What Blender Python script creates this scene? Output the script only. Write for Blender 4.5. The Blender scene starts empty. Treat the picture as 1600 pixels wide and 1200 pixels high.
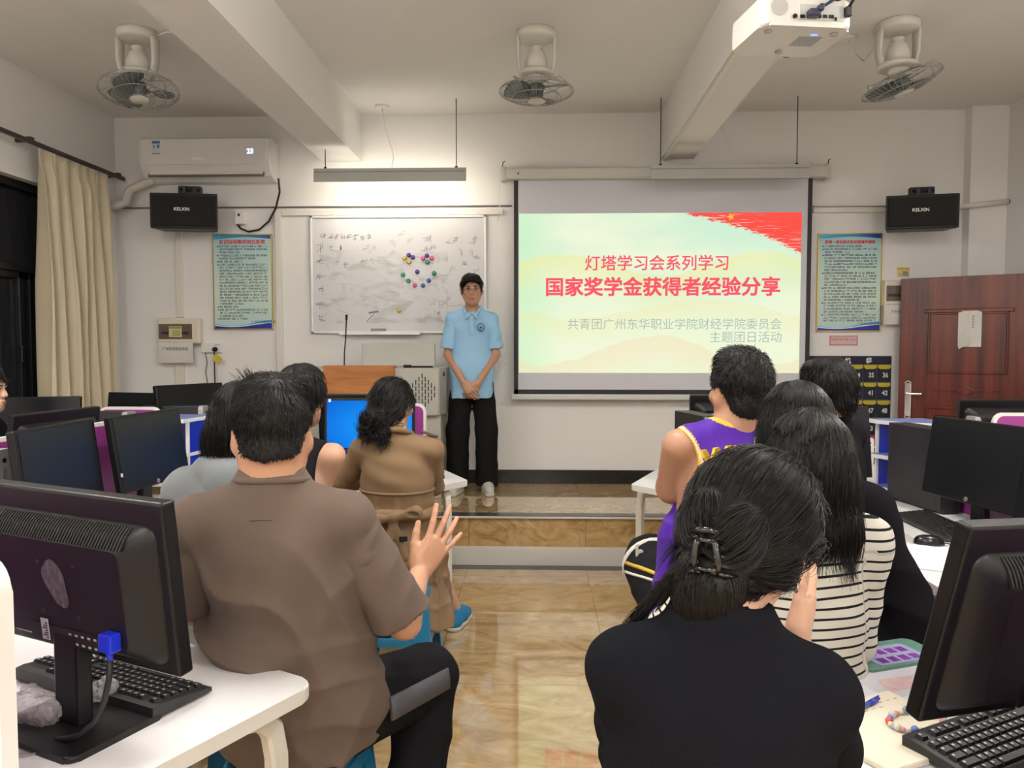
import bpy, bmesh, math, random
import numpy as np
from mathutils import Vector, Matrix, Euler

scene = bpy.context.scene
COL = scene.collection
PI = math.pi
random.seed(7)
RNG = np.random.default_rng(11)

# ------------------------------------------------------------------ camera
FPX = 1200.0                       # focal length in pixels of the 1600 x 1200 frame
CAM = np.array([0.0, 0.0, 1.5])    # the photographer stands in the aisle
PITCH = math.atan(60 / FPX)
YAW = math.atan(40 / FPX)
_fw = np.array([-math.sin(YAW) * math.cos(PITCH), math.cos(YAW) * math.cos(PITCH), -math.sin(PITCH)])
_rt = np.array([math.cos(YAW), math.sin(YAW), 0.0])
_up = np.cross(_rt, _fw)
cam_data = bpy.data.cameras.new('camera')
cam_data.sensor_width = 36
cam_data.lens = FPX / 1600 * 36
cam_data.clip_start = 0.02
cam = bpy.data.objects.new('camera', cam_data)
COL.objects.link(cam)
_m = Matrix.Identity(4)
for _i in range(3):
    _m[_i][0], _m[_i][1], _m[_i][2], _m[_i][3] = _rt[_i], _up[_i], -_fw[_i], CAM[_i]
cam.matrix_world = _m
scene.camera = cam

# ------------------------------------------------------------------ exposure and world (night outside)
scene.view_settings.view_transform = 'Standard'
scene.view_settings.look = 'None'
scene.view_settings.gamma = 1
scene.view_settings.use_curve_mapping = False
scene.view_settings.exposure = 0.14
world = bpy.data.worlds.new('night')
scene.world = world
world.use_nodes = True
world.node_tree.nodes['Background'].inputs[0].default_value = (0.010, 0.011, 0.016, 1)
world.node_tree.nodes['Background'].inputs[1].default_value = 1.0

def area_light(name, loc, sx, sy, power, color=(1, .95, .88), rot=(0, 0, 0), spread=PI):
    d = bpy.data.lights.new(name, 'AREA')
    d.shape = 'RECTANGLE'; d.size = sx; d.size_y = sy; d.energy = power; d.color = color
    d.spread = spread
    o = bpy.data.objects.new(name, d)
    o.location = loc; o.rotation_euler = rot
    COL.objects.link(o)
    return o

# the room's ceiling tubes: two between the beams, pairs in the side bays, all above or behind the view
TUBES = [(-2.45, 2.7), (0.0, 2.5), (2.3, 2.7), (-2.45, -0.4), (0.0, -0.9), (2.3, -0.4), (0.0, -3.2), (-2.45, -3.0), (2.3, -3.0)]
TUBE_Z = 3.16
for _x, _y in TUBES:
    area_light('tube_light', (_x, _y, TUBE_Z - .045), .22, 1.2, 30, (1, .965, .93))

# pixel -> point in the room, used to measure positions off the photograph
def ray(px, py):
    return _fw + _rt * (px - 800) / FPX - _up * (py - 600) / FPX
def atz(px, py, z):
    d = ray(px, py); return CAM + d * ((z - CAM[2]) / d[2])
def aty(px, py, y):
    d = ray(px, py); return CAM + d * ((y - CAM[1]) / d[1])
def atx(px, py, x):
    d = ray(px, py); return CAM + d * ((x - CAM[0]) / d[0])
# ------------------------------------------------------------------ materials
_mats = {}
def _new(name):
    m = bpy.data.materials.new(name); m.use_nodes = True
    nt = m.node_tree
    return m, nt, nt.nodes['Principled BSDF']
def mat(name, col, rough=.5, metal=0.0, spec=.5, bump=0.0, bscale=60.0, var=0.0, vscale=8.0, emit=None, estr=1.0,
        trans=0.0, alpha=1.0, sss=0.0, coat=0.0, sheen=0.0, stretch=None):
    if name in _mats: return _mats[name]
    m, nt, b = _new(name)
    b.inputs['Base Color'].default_value = (*col, 1)
    b.inputs['Roughness'].default_value = rough
    b.inputs['Metallic'].default_value = metal
    b.inputs['Specular IOR Level'].default_value = spec
    b.inputs['Transmission Weight'].default_value = trans
    b.inputs['Alpha'].default_value = alpha
    b.inputs['Coat Weight'].default_value = coat
    b.inputs['Sheen Weight'].default_value = sheen
    if sss:
        b.inputs['Subsurface Weight'].default_value = sss
        b.inputs['Subsurface Radius'].default_value = (.012, .005, .003)
        b.inputs['Subsurface Scale'].default_value = 1.0
    if emit:
        b.inputs['Emission Color'].default_value = (*emit, 1)
        b.inputs['Emission Strength'].default_value = estr
    L = nt.links
    tc = nt.nodes.new('ShaderNodeTexCoord')
    src = tc.outputs['Object']
    if stretch:
        mp = nt.nodes.new('ShaderNodeMapping'); mp.inputs['Scale'].default_value = stretch
        L.new(src, mp.inputs[0]); src = mp.outputs[0]
    if var:
        n = nt.nodes.new('ShaderNodeTexNoise'); n.inputs['Scale'].default_value = vscale; n.inputs['Detail'].default_value = 4
        L.new(src, n.inputs['Vector'])
        r = nt.nodes.new('ShaderNodeMixRGB'); r.blend_type = 'MIX'
        r.inputs[1].default_value = (*[c * (1 - var) for c in col], 1)
        r.inputs[2].default_value = (*[min(1, c * (1 + var)) for c in col], 1)
        L.new(n.outputs['Fac'], r.inputs[0]); L.new(r.outputs[0], b.inputs['Base Color'])
    if bump:
        n = nt.nodes.new('ShaderNodeTexNoise'); n.inputs['Scale'].default_value = bscale; n.inputs['Detail'].default_value = 3
        L.new(src, n.inputs['Vector'])
        bp = nt.nodes.new('ShaderNodeBump'); bp.inputs['Strength'].default_value = bump; bp.inputs['Distance'].default_value = .01
        L.new(n.outputs['Fac'], bp.inputs['Height']); L.new(bp.outputs[0], b.inputs['Normal'])
    _mats[name] = m
    return m

def emis(name, col, strength=1.0):
    if name in _mats: return _mats[name]
    m = bpy.data.materials.new(name); m.use_nodes = True
    nt = m.node_tree; nt.nodes.clear()
    e = nt.nodes.new('ShaderNodeEmission'); e.inputs[0].default_value = (*col, 1); e.inputs[1].default_value = strength
    o = nt.nodes.new('ShaderNodeOutputMaterial'); nt.links.new(e.outputs[0], o.inputs[0])
    _mats[name] = m
    return m

def srgb(r, g, b):
    f = lambda c: (c / 255 / 12.92) if c / 255 <= .04045 else ((c / 255 + .055) / 1.055) ** 2.4
    return (f(r), f(g), f(b))

# ------------------------------------------------------------------ mesh builder
class MB:
    def __init__(self):
        self.bm = bmesh.new(); self.mats = []; self.mi = 0
    def use(self, m):
        if m not in self.mats: self.mats.append(m)
        self.mi = self.mats.index(m); return self
    def _fin(self, faces, smooth=False):
        for f in faces:
            f.material_index = self.mi; f.smooth = smooth
    def box(self, c, s, rz=0, bev=0, seg=2, M=None):
        T = Matrix.Translation(c) @ Matrix.Rotation(rz, 4, 'Z') @ Matrix.Diagonal((*s, 1))
        if M is not None: T = M @ T
        r = bmesh.ops.create_cube(self.bm, size=1, matrix=T)
        self._fin({f for v in r['verts'] for f in v.link_faces})
        if bev:
            es = {e for v in r['verts'] for e in v.link_edges}
            bmesh.ops.bevel(self.bm, geom=list(es), offset=bev, segments=seg, profile=.5, affect='EDGES', clamp_overlap=True, material=-1)
        return self
    def boxr(self, lo, hi, bev=0, seg=2, M=None):
        return self.box([(a + b) / 2 for a, b in zip(lo, hi)], [abs(b - a) for a, b in zip(lo, hi)], 0, bev, seg, M)
    def poly(self, pts, smooth=False):
        vs = [self.bm.verts.new(p) for p in pts]
        f = self.bm.faces.new(vs); self._fin([f], smooth); return self
    def prism(self, pts2, z0, z1, M=None, bev=0, seg=2, smooth=False):
        """polygon in xy extruded along z"""
        a = [Vector((x, y, z0)) for x, y in pts2]; b = [Vector((x, y, z1)) for x, y in pts2]
        if M is not None: a = [M @ v for v in a]; b = [M @ v for v in b]
        va = [self.bm.verts.new(v) for v in a]; vb = [self.bm.verts.new(v) for v in b]
        n = len(va); fs = []
        fs.append(self.bm.faces.new(va[::-1])); fs.append(self.bm.faces.new(vb))
        side = []
        for i in range(n):
            f = self.bm.faces.new((va[i], va[(i + 1) % n], vb[(i + 1) % n], vb[i])); side.append(f)
        self._fin(fs); self._fin(side, smooth)
        if bev:
            es = set(fs[0].edges) | set(fs[1].edges)
            bmesh.ops.bevel(self.bm, geom=list(es), offset=bev, segments=seg, profile=.5, affect='EDGES', clamp_overlap=True, material=-1)
        return self
    def loft(self, rings, cap=True, smooth=True, closed=True):
        vr = [[self.bm.verts.new(p) for p in r] for r in rings]
        fs = []
        n = len(rings[0])
        for i in range(len(vr) - 1):
            for j in range(n if closed else n - 1):
                k = (j + 1) % n
                fs.append(self.bm.faces.new((vr[i][j], vr[i][k], vr[i + 1][k], vr[i + 1][j])))
        self._fin(fs, smooth)
        if cap and closed:
            self._fin([self.bm.faces.new(vr[0][::-1]), self.bm.faces.new(vr[-1])], False)
        return self
    def cyl(self, a, b, r, r2=None, n=16, cap=True, smooth=True):
        a, b = Vector(a), Vector(b); r2 = r if r2 is None else r2
        d = (b - a).normalized()
        t = Vector((0, 0, 1)) if abs(d.z) < .9 else Vector((1, 0, 0))
        u = d.cross(t).normalized(); v = d.cross(u)
        ring = lambda c, q: [c + (u * math.cos(2 * PI * i / n) - v * math.sin(2 * PI * i / n)) * q for i in range(n)]
        return self.loft([ring(a, r), ring(b, r2)], cap, smooth)
    def tube(self, pts, r, n=8, cap=True, closed=False):
        P = [Vector(p) for p in pts]; R = r if isinstance(r, (list, tuple)) else [r] * len(P)
        rings = []; u = None
        m = len(P)
        for i, p in enumerate(P):
            if closed: d = (P[(i + 1) % m] - P[i - 1]).normalized()
            else: d = (P[min(i + 1, m - 1)] - P[max(i - 1, 0)]).normalized()
            if u is None:
                t = Vector((0, 0, 1)) if abs(d.z) < .9 else Vector((1, 0, 0)); u = d.cross(t).normalized()
            else:
                u = (u - d * u.dot(d)).normalized()
            v = d.cross(u)
            rings.append([p + (u * math.cos(2 * PI * k / n) - v * math.sin(2 * PI * k / n)) * R[i] for k in range(n)])
        if closed: rings.append(rings[0]); return self._loftclosed(rings[:-1])
        return self.loft(rings, cap, True)
    def _loftclosed(self, rings):
        vr = [[self.bm.verts.new(p) for p in r] for r in rings]; fs = []; n = len(rings[0]); m = len(rings)
        for i in range(m):
            for j in range(n):
                k = (j + 1) % n; q = (i + 1) % m
                fs.append(self.bm.faces.new((vr[i][j], vr[i][k], vr[q][k], vr[q][j])))
        self._fin(fs, True); return self
    def lathe(self, prof, c=(0, 0, 0), n=24, M=None, smooth=True):
        """prof: list of (r, z)"""
        rings = []
        for r, z in prof:
            ring = [Vector((c[0] + r * math.cos(2 * PI * i / n), c[1] + r * math.sin(2 * PI * i / n), c[2] + z)) for i in range(n)]
            if M is not None: ring = [M @ v for v in ring]
            rings.append(ring)
        return self.loft(rings, True, smooth)
    def sphere(self, c, r, seg=16, ring=10, M=None):
        rr = r if isinstance(r, (list, tuple)) else (r, r, r)
        T = Matrix.Translation(c) @ Matrix.Diagonal((*rr, 1))
        if M is not None: T = M @ T
        q = bmesh.ops.create_uvsphere(self.bm, u_segments=seg, v_segments=ring, radius=1, matrix=T)
        self._fin({f for v in q['verts'] for f in v.link_faces}, True); return self
    def obj(self, name, m=None, parent=None, loc=None, rot=None):
        me = bpy.data.meshes.new(name)
        bmesh.ops.recalc_face_normals(self.bm, faces=self.bm.faces[:])
        self.bm.to_mesh(me); self.bm.free()
        if m is not None: me.materials.append(m)
        for q in self.mats: me.materials.append(q)
        o = bpy.data.objects.new(name, me); COL.objects.link(o)
        if parent is not None: o.parent = parent
        if loc is not None: o.location = loc
        if rot is not None: o.rotation_euler = rot
        return o

def np_mesh(name, V, Fq, material, parent=None, smooth=True, mi=None, extra=()):
    """fast mesh from arrays: V (n,3), Fq (m,4) or (m,3)"""
    me = bpy.data.meshes.new(name)
    k = Fq.shape[1]
    me.vertices.add(len(V)); me.vertices.foreach_set('co', np.ascontiguousarray(V, dtype=np.float32).ravel())
    me.loops.add(Fq.size); me.loops.foreach_set('vertex_index', np.ascontiguousarray(Fq, dtype=np.int32).ravel())
    me.polygons.add(len(Fq))
    me.polygons.foreach_set('loop_start', np.arange(0, Fq.size, k, dtype=np.int32))
    me.polygons.foreach_set('use_smooth', np.full(len(Fq), smooth, dtype=bool))
    me.materials.append(material)
    for e in extra: me.materials.append(e)
    if mi is not None: me.polygons.foreach_set('material_index', np.ascontiguousarray(mi, dtype=np.int32))
    me.update(calc_edges=True); me.validate()
    o = bpy.data.objects.new(name, me); COL.objects.link(o)
    if parent is not None: o.parent = parent
    return o

def tag(o, label=None, cat=None, group=None, kind=None):
    if label: o['label'] = label
    if cat: o['category'] = cat
    if group: o['group'] = group
    if kind: o['kind'] = kind
    return o
def thing(name, label, cat, loc=(0, 0, 0), rz=0, group=None):
    o = bpy.data.objects.new(name, None); o.empty_display_size = .1
    o.location = loc; o.rotation_euler = (0, 0, rz); COL.objects.link(o)
    return tag(o, label, cat, group)
def struct(o): o['kind'] = 'structure'; return o
def plabel(o, label): o['label'] = label; return o
def copy_tree(o, parent=None):
    c = o.copy(); COL.objects.link(c)
    if parent is not None: c.parent = parent
    for ch in list(o.children): copy_tree(ch, c)
    return c

# lettering: the font's outlines become flat meshes lying in x (right) / z (up), facing -y
def text_mesh(name, s, size, material, parent=None, loc=(0, 0, 0), rz=0, align='LEFT', bold=0.0, sx=1.0, spacing=1.0, depth=0.0, M=None, fat=0.0):
    cu = bpy.data.curves.new(name, 'FONT'); cu.body = s; cu.size = size; cu.align_x = align; cu.offset = bold
    cu.space_character = spacing; cu.extrude = depth; cu.resolution_u = 3
    t = bpy.data.objects.new(name, cu); COL.objects.link(t)
    bpy.context.view_layer.update()
    dg = bpy.context.evaluated_depsgraph_get()
    me = bpy.data.meshes.new_from_object(t.evaluated_get(dg))
    bpy.data.objects.remove(t); bpy.data.curves.remove(cu)
    T = Matrix.Rotation(PI / 2, 4, 'X') @ Matrix.Diagonal((sx, 1, 1, 1))
    if M is not None: T = M @ T
    if fat:                                   # heavier strokes: outline repeated at tiny shifts
        bm = bmesh.new()
        for k in range(9):
            bm.from_mesh(me); bm.verts.ensure_lookup_table(); n = len(me.vertices)
            for v in bm.verts[-n:]: v.co.x += fat * ((k % 3) - 1); v.co.y += fat * ((k // 3) - 1); v.co.z += k * 2e-5
        bm.to_mesh(me); bm.free()
    me.transform(T)
    me.materials.clear(); me.materials.append(material)
    o = bpy.data.objects.new(name, me); COL.objects.link(o)
    o.location = loc; o.rotation_euler = (0, 0, rz)
    if parent is not None: o.parent = parent
    return o
# ------------------------------------------------------------------ room materials
WALL = mat('wall_paint', (.78, .77, .75), .75, spec=.25, bump=.06, bscale=14, var=.02, vscale=1.5)
CEILM = mat('ceiling_paint', (.80, .785, .76), .85, spec=.2, var=.02, vscale=1.2)
TRUNK = mat('trunking_plastic', (.70, .68, .62), .45)
WHITEP = mat('white_plastic', (.78, .78, .75), .35)
CREAM = mat('cream_plastic', (.70, .65, .53), .4)
BLACKP = mat('black_plastic', (.010, .010, .011), .42, spec=.3, bump=.05, bscale=400)
BLACKG = mat('black_gloss', (.012, .012, .013), .22)
DARKM = mat('dark_metal', (.03, .03, .032), .4, metal=.6)
CHROME = mat('chrome', (.75, .74, .70), .18, metal=1)
ALU = mat('brushed_aluminium', (.62, .62, .62), .35, metal=.9)
RUBBER = mat('cable_rubber', (.012, .012, .014), .5)

def marble(name, tile=.8, ox=.33, oy=3.33, base=((.36, .215, .085), (.50, .345, .165), (.66, .51, .30)), rough=.045, joints=True, scale=1.7, axis='XY'):
    m, nt, b = _new(name); N = nt.nodes; L = nt.links
    g = N.new('ShaderNodeNewGeometry')
    sep = N.new('ShaderNodeSeparateXYZ'); L.new(g.outputs['Position'], sep.inputs[0])
    def math_(op, a, bb=None):
        q = N.new('ShaderNodeMath'); q.operation = op
        for i, v in enumerate((a, bb)):
            if v is None: continue
            if isinstance(v, (int, float)): q.inputs[i].default_value = v
            else: L.new(v, q.inputs[i])
        return q.outputs[0]
    tx = math_('DIVIDE', math_('SUBTRACT', sep.outputs[0], ox), tile)
    ty = math_('DIVIDE', math_('SUBTRACT', sep.outputs[1], oy), tile)
    ix = math_('FLOOR', tx); iy = math_('FLOOR', ty)
    # each tile is cut from another place in the slab
    off = N.new('ShaderNodeCombineXYZ'); L.new(math_('MULTIPLY', ix, 3.7), off.inputs[0]); L.new(math_('MULTIPLY', iy, 5.3), off.inputs[1]); L.new(math_('MULTIPLY', math_('ADD', ix, iy), 1.9), off.inputs[2])
    va = N.new('ShaderNodeVectorMath'); va.operation = 'ADD'; L.new(g.outputs['Position'], va.inputs[0]); L.new(off.outputs[0], va.inputs[1])
    mp = N.new('ShaderNodeMapping'); mp.inputs['Rotation'].default_value = (0, 0, .5); mp.inputs['Scale'].default_value = (1.35 * scale, 2.3 * scale, 2 * scale); L.new(va.outputs[0], mp.inputs[0])
    n1 = N.new('ShaderNodeTexNoise'); n1.inputs['Scale'].default_value = 1.6; n1.inputs['Detail'].default_value = 9; n1.inputs['Roughness'].default_value = .62; n1.inputs['Distortion'].default_value = 2.2
    L.new(mp.outputs[0], n1.inputs['Vector'])
    cr = N.new('ShaderNodeValToRGB'); el = cr.color_ramp.elements
    el[0].position = .30; el[0].color = (*base[0], 1); el[1].position = .74; el[1].color = (*base[2], 1)
    e = el.new(.47); e.color = (*base[1], 1)
    L.new(n1.outputs['Fac'], cr.inputs[0]); col = cr.outputs[0]
    if joints:
        fx = math_('FRACT', tx); fy = math_('FRACT', ty)
        w = .0022 / tile
        jx = math_('LESS_THAN', math_('ABSOLUTE', math_('SUBTRACT', fx, .5)), .5 - w)
        jy = math_('LESS_THAN', math_('ABSOLUTE', math_('SUBTRACT', fy, .5)), .5 - w)
        j = math_('MULTIPLY', jx, jy) if axis == 'XY' else jx
        mx = N.new('ShaderNodeMixRGB'); mx.inputs[1].default_value = (.22, .16, .09, 1); L.new(j, mx.inputs[0]); L.new(col, mx.inputs[2]); col = mx.outputs[0]
    L.new(col, b.inputs['Base Color']); b.inputs['Roughness'].default_value = rough
    if rough < .1: b.inputs['Coat Weight'].default_value = .9; b.inputs['Coat Roughness'].default_value = .03
    return m
FLOOR = marble('beige_marble_tiles')
RISER = marble('brown_marble_riser', base=((.25, .14, .045), (.44, .285, .115), (.62, .46, .25)), rough=.2, scale=2.2, axis='X')
STRIPW = mat('white_riser_tile', (.66, .645, .60), .3, var=.06, vscale=5)
STRIPG = mat('grey_stone_border', (.065, .063, .062), .22, var=.3, vscale=30)
GRANITE = mat('black_granite', (.018, .018, .018), .2, var=.9, vscale=120)

XL, XR, YB, YF, ZC = -3.56, 3.75, -4.2, 6.44, 3.41
PLAT_Y, PLAT_Z, PLAT_XR = 5.19, .34, 2.75
# ------------------------------------------------------------------ floor, platform, walls, ceiling
b = MB(); b.boxr((XL - .3, YB - .3, -.12), (XR + 1.5, YF + .3, 0)); struct(b.obj('floor', FLOOR))
b = MB(); b.boxr((XL, PLAT_Y + .012, 0), (PLAT_XR, YF, PLAT_Z - .004)); struct(b.obj('platform_base', RISER))
b = MB(); b.boxr((XL, PLAT_Y - .006, PLAT_Z - .004), (PLAT_XR, YF, PLAT_Z)); struct(b.obj('platform_floor', FLOOR))
b = MB(); b.boxr((XL, PLAT_Y - .008, PLAT_Z - .003), (PLAT_XR, PLAT_Y + .09, PLAT_Z + .0015)); struct(b.obj('trim_1', STRIPG))
b = MB(); b.boxr((XL, PLAT_Y - .012, PLAT_Z - .017), (PLAT_XR, PLAT_Y + .02, PLAT_Z - .0031), .002, 1); struct(b.obj('trim_2', STRIPW))
b = MB(); b.boxr((XL, PLAT_Y - .02, 0), (PLAT_XR, PLAT_Y + .02, .125), .003, 1); struct(b.obj('trim_3', STRIPW))
b = MB(); b.boxr((XL, PLAT_Y - .11, -.01), (PLAT_XR, PLAT_Y - .0205, .0015)); struct(b.obj('trim_4', STRIPG))
b = MB(); b.boxr((XL, YF, -.1), (XR + .3, YF + .25, ZC + .1)); struct(b.obj('wall_front', WALL))
b = MB(); b.boxr((XL - .3, YB - .25, -.1), (XR + .3, YB, ZC + .1)); struct(b.obj('wall_back', WALL))
b = MB(); b.boxr((XL - .3, YB - .2, ZC), (XR + 1.5, YF + .25, ZC + .15)); struct(b.obj('ceiling', CEILM))
WY0, WY1, WZ0, WZ1 = 2.2, 6.07, .9, 2.655          # window opening in the left wall
b = MB()
b.boxr((XL - .25, YB, -.1), (XL, WY0, ZC + .1)); b.boxr((XL - .25, WY1, -.1), (XL, YF, ZC + .1))
b.boxr((XL - .25, WY0, -.1), (XL, WY1, WZ0)); b.boxr((XL - .25, WY0, WZ1), (XL, WY1, ZC + .1))
struct(b.obj('wall_left', WALL))
DY0, DY1, DZ = 4.86, 5.80, 2.06                      # doorway in the right wall
b = MB()
b.boxr((XR, YB, -.1), (XR + .25, DY0, ZC + .1)); b.boxr((XR, DY1, -.1), (XR + .25, YF, ZC + .1)); b.boxr((XR, DY0, DZ), (XR + .25, DY1, ZC + .1))
struct(b.obj('wall_right', WALL))
b = MB(); b.boxr((3.46, YF - .10, 0), (XR, YF, ZC)); struct(b.obj('column_right', WALL))
for nm, x0, x1 in (('beam_left', -1.79, -1.464), ('beam_right', 1.008, 1.275)):
    b = MB(); b.boxr((x0, YB, 3.03), (x1, YF, ZC + .01)); struct(b.obj(nm, CEILM))
# black skirting on the platform and along the side walls
b = MB(); b.boxr((XL, YF - .018, PLAT_Z), (PLAT_XR, YF, PLAT_Z + .115), .003, 1); struct(b.obj('baseboard_front', GRANITE))
b = MB(); b.boxr((XL, YB, 0), (XL + .015, PLAT_Y - .11, .11), .003, 1); struct(b.obj('baseboard_left', GRANITE))
b = MB(); b.boxr((XR - .015, YB, 0), (XR, DY0 - .06, .11), .003, 1); struct(b.obj('baseboard_right', GRANITE))
# corridor beyond the doorway (dark)
b = MB(); b.boxr((XR + 1.3, 3.8, 0), (XR + 1.5, YF + .3, ZC)); struct(b.obj('wall_corridor', WALL))

# window: dark aluminium sliding frame, night behind the glass
WINF = mat('window_aluminium', (.022, .022, .024), .35, metal=.5)
GLASS = mat('window_glass', (.02, .021, .024), .03, spec=.6)
w = tag(bpy.data.objects.new('window_1', None), kind='structure'); COL.objects.link(w)
b = MB(); X0 = XL - .12
fr = .055
for (y0, y1, z0, z1) in ((WY0, WY1, WZ0, WZ0 + fr), (WY0, WY1, WZ1 - fr, WZ1), (WY0, WY0 + fr, WZ0, WZ1), (WY1 - fr, WY1, WZ0, WZ1), (WY0, WY1, 2.02, 2.075)):
    b.boxr((X0 - .05, y0, z0), (X0 + .05, y1, z1), .004, 1)
for yy in (3.49, 4.78):
    b.boxr((X0 - .04, yy - .03, WZ0), (X0 + .05, yy + .03, WZ1), .004, 1)
b.obj('window_frame', WINF, w)
for (y0, y1) in ((2.25, 3.49), (3.49, 4.78), (4.78, 6.02)):
    b = MB(); b.boxr((X0 - .01, y0 + .02, WZ0 + .03), (X0 - .002, y1 - .02, 2.04)); b.obj('pane', GLASS, w)
    b = MB(); b.boxr((X0 - .01, y0 + .02, 2.055), (X0 - .002, y1 - .02, WZ1 - .03)); b.obj('pane', GLASS, w)
b = MB()
for y0, y1 in ((4.81, 5.36), (5.42, 6.0)):
    for (a0, a1, z0, z1) in ((y0, y1, WZ0 + .06, WZ0 + .11), (y0, y1, 1.97, 2.02), (y0, y0 + .05, WZ0 + .06, 2.02), (y1 - .05, y1, WZ0 + .06, 2.02)):
        b.boxr((X0, a0, z0), (X0 + .035, a1, z1), .003, 1)
b.obj('sash', WINF, w)
b = MB(); b.boxr((X0 + .035, 5.285, 1.38), (X0 + .06, 5.31, 1.5), .005, 2); b.obj('latch', BLACKG, w)
# wall outside the window, coloured dark red to imitate a reflection in the glass
b = MB(); b.boxr((XL - 3.2, 2, -.5), (XL - 3.0, 10, 4)); struct(b.obj('wall_red_reflection', mat('reflection_dark_red', (.06, .018, .018), .8, var=.5, vscale=3)))

# door leaf, swung open into the room
DOORW = None
def door_wood():
    m, nt, bs = _new('mahogany_door'); N = nt.nodes; L = nt.links
    tc = N.new('ShaderNodeTexCoord'); mp = N.new('ShaderNodeMapping'); mp.inputs['Scale'].default_value = (9, 9, .55); L.new(tc.outputs['Object'], mp.inputs[0])
    n = N.new('ShaderNodeTexNoise'); n.inputs['Scale'].default_value = 1.5; n.inputs['Detail'].default_value = 6; n.inputs['Roughness'].default_value = .6; L.new(mp.outputs[0], n.inputs['Vector'])
    cr = N.new('ShaderNodeValToRGB'); e = cr.color_ramp.elements
    e[0].position = .35; e[0].color = (.055, .007, .004, 1); e[1].position = .68; e[1].color = (.20, .034, .016, 1)
    L.new(n.outputs['Fac'], cr.inputs[0]); L.new(cr.outputs[0], bs.inputs['Base Color'])
    bs.inputs['Roughness'].default_value = .28
    return m
DOORW = door_wood()
da = np.array([2.915, 6.30]); db = np.array([3.70, 5.79])
dlen = .90; dang = math.atan2(db[1] - da[1], db[0] - da[0])
d = tag(bpy.data.objects.new('door_1', None), kind='structure'); COL.objects.link(d)
d.location = (da[0], da[1], 0); d.rotation_euler = (0, 0, dang)
b = MB(); b.boxr((0, 0, .012), (dlen, .045, 2.035), .003, 1); b.obj('door_leaf', DOORW, d)
# raised panel mouldings on the side that faces us (local -y)
b = MB()
def mould(x0, x1, z0, z1, t=.018):
    for (a0, a1, c0, c1) in ((x0, x1, z0, z0 + t), (x0, x1, z1 - t, z1), (x0, x0 + t, z0, z1), (x1 - t, x1, z0, z1)):
        b.boxr((a0, -.010, c0), (a1, .002, c1), .005, 2)
mould(.20, .74, 1.28, 1.76); mould(.20, .74, .16, 1.02); mould(.26, .68, .22, .96, .01)
b.boxr((.17, -.016, 1.755), (.77, .002, 1.785), .006, 2)
b.boxr((.24, -.007, 1.145), (.70, .002, 1.155), .002, 1)
b.prism([(.40, 1.15), (.47, 1.19), (.54, 1.15), (.47, 1.11)], -.002, .012, Matrix(((1, 0, 0, 0), (0, 0, -1, 0), (0, 1, 0, 0), (0, 0, 0, 1))), .004)
b.obj('panel_moulding', DOORW, d)
b = MB()
b.boxr((.045, -.012, .93), (.095, .001, 1.20), .006, 2)
for i in range(5): b.sphere((.05 + i * .01, -.008, 1.205 + .012 * (2 - abs(i - 2)) / 2), .008, 10, 8)
for i in range(5): b.sphere((.05 + i * .01, -.008, .925 - .010 * (2 - abs(i - 2)) / 2), .007, 10, 8)
b.cyl((.07, 0, 1.115), (.07, -.045, 1.115), .011, n=14)
b.boxr((.058, -.056, 1.106), (.175, -.040, 1.124), .006, 3)
b.cyl((.07, -.005, 1.02), (.07, -.018, 1.02), .013, n=16)
b.obj('handle', CHROME, d)
b = MB()
b.boxr((XR - .03, DY0 - .06, 0), (XR + .03, DY0, DZ + .06), .006, 2); b.boxr((XR - .03, DY1, 0), (XR + .03, DY1 + .06, DZ + .06), .006, 2); b.boxr((XR - .03, DY0 - .06, DZ), (XR + .03, DY1 + .06, DZ + .06), .006, 2)
struct(b.obj('door_frame', DOORW))

# folded paper taped to the open door
Wd = Matrix.Translation(Vector((da[0], da[1], 0))) @ Matrix.Rotation(dang, 4, 'Z')
def on_door(px, py):
    """where the photo's point lies on the door's face (door coordinates x, z)"""
    r_ = Vector(ray(px, py)); n_ = Vector((math.sin(dang), -math.cos(dang), 0)); o_ = Vector((da[0], da[1], 0)); c_ = Vector(CAM)
    q_ = c_ + r_ * ((o_ - c_).dot(n_) / r_.dot(n_)); return (q_ - o_).dot(Vector((math.cos(dang), math.sin(dang), 0))), q_.z
k0 = on_door(1498, 486); k1 = on_door(1533, 546)
t = thing('taped_paper', 'folded white paper sheet taped to the open wooden door', 'paper', Wd @ Vector((k0[0], -.012, k1[1])), dang)
w_, h_ = k1[0] - k0[0], k0[1] - k1[1]
b = MB(); b.loft([[(0, -.001, z_), (w_ * .5, -.010 - .012 * math.sin(z_ / h_ * PI), z_), (w_, -.002, z_), (w_, -.0005, z_), (w_ * .5, -.008 - .012 * math.sin(z_ / h_ * PI), z_), (0, .0005, z_)] for z_ in np.linspace(.02, h_, 7)], True, False)
b.obj('sheet', mat('white_paper', (.66, .65, .61), .7), t)
b = MB(); b.prism([(w_ * .05, .0), (w_ * .62, .055), (w_ * .30, .14), (0.0, .10)], .016, .020, Matrix(((1, 0, 0, 0), (0, 0, -1, 0), (0, 1, 0, 0), (0, 0, 0, 1)))); b.obj('folded_corner', mat('white_paper_fold', (.58, .57, .52), .7), t)
b = MB()
for k_ in range(5): b.boxr((w_ * .60, -.0215, h_ * (.56 + .07 * k_)), (w_ * .68, -.0195, h_ * (.59 + .07 * k_)))
b.obj('faint_characters', mat('faint_ink', (.25, .25, .25), .6), t)
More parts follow.
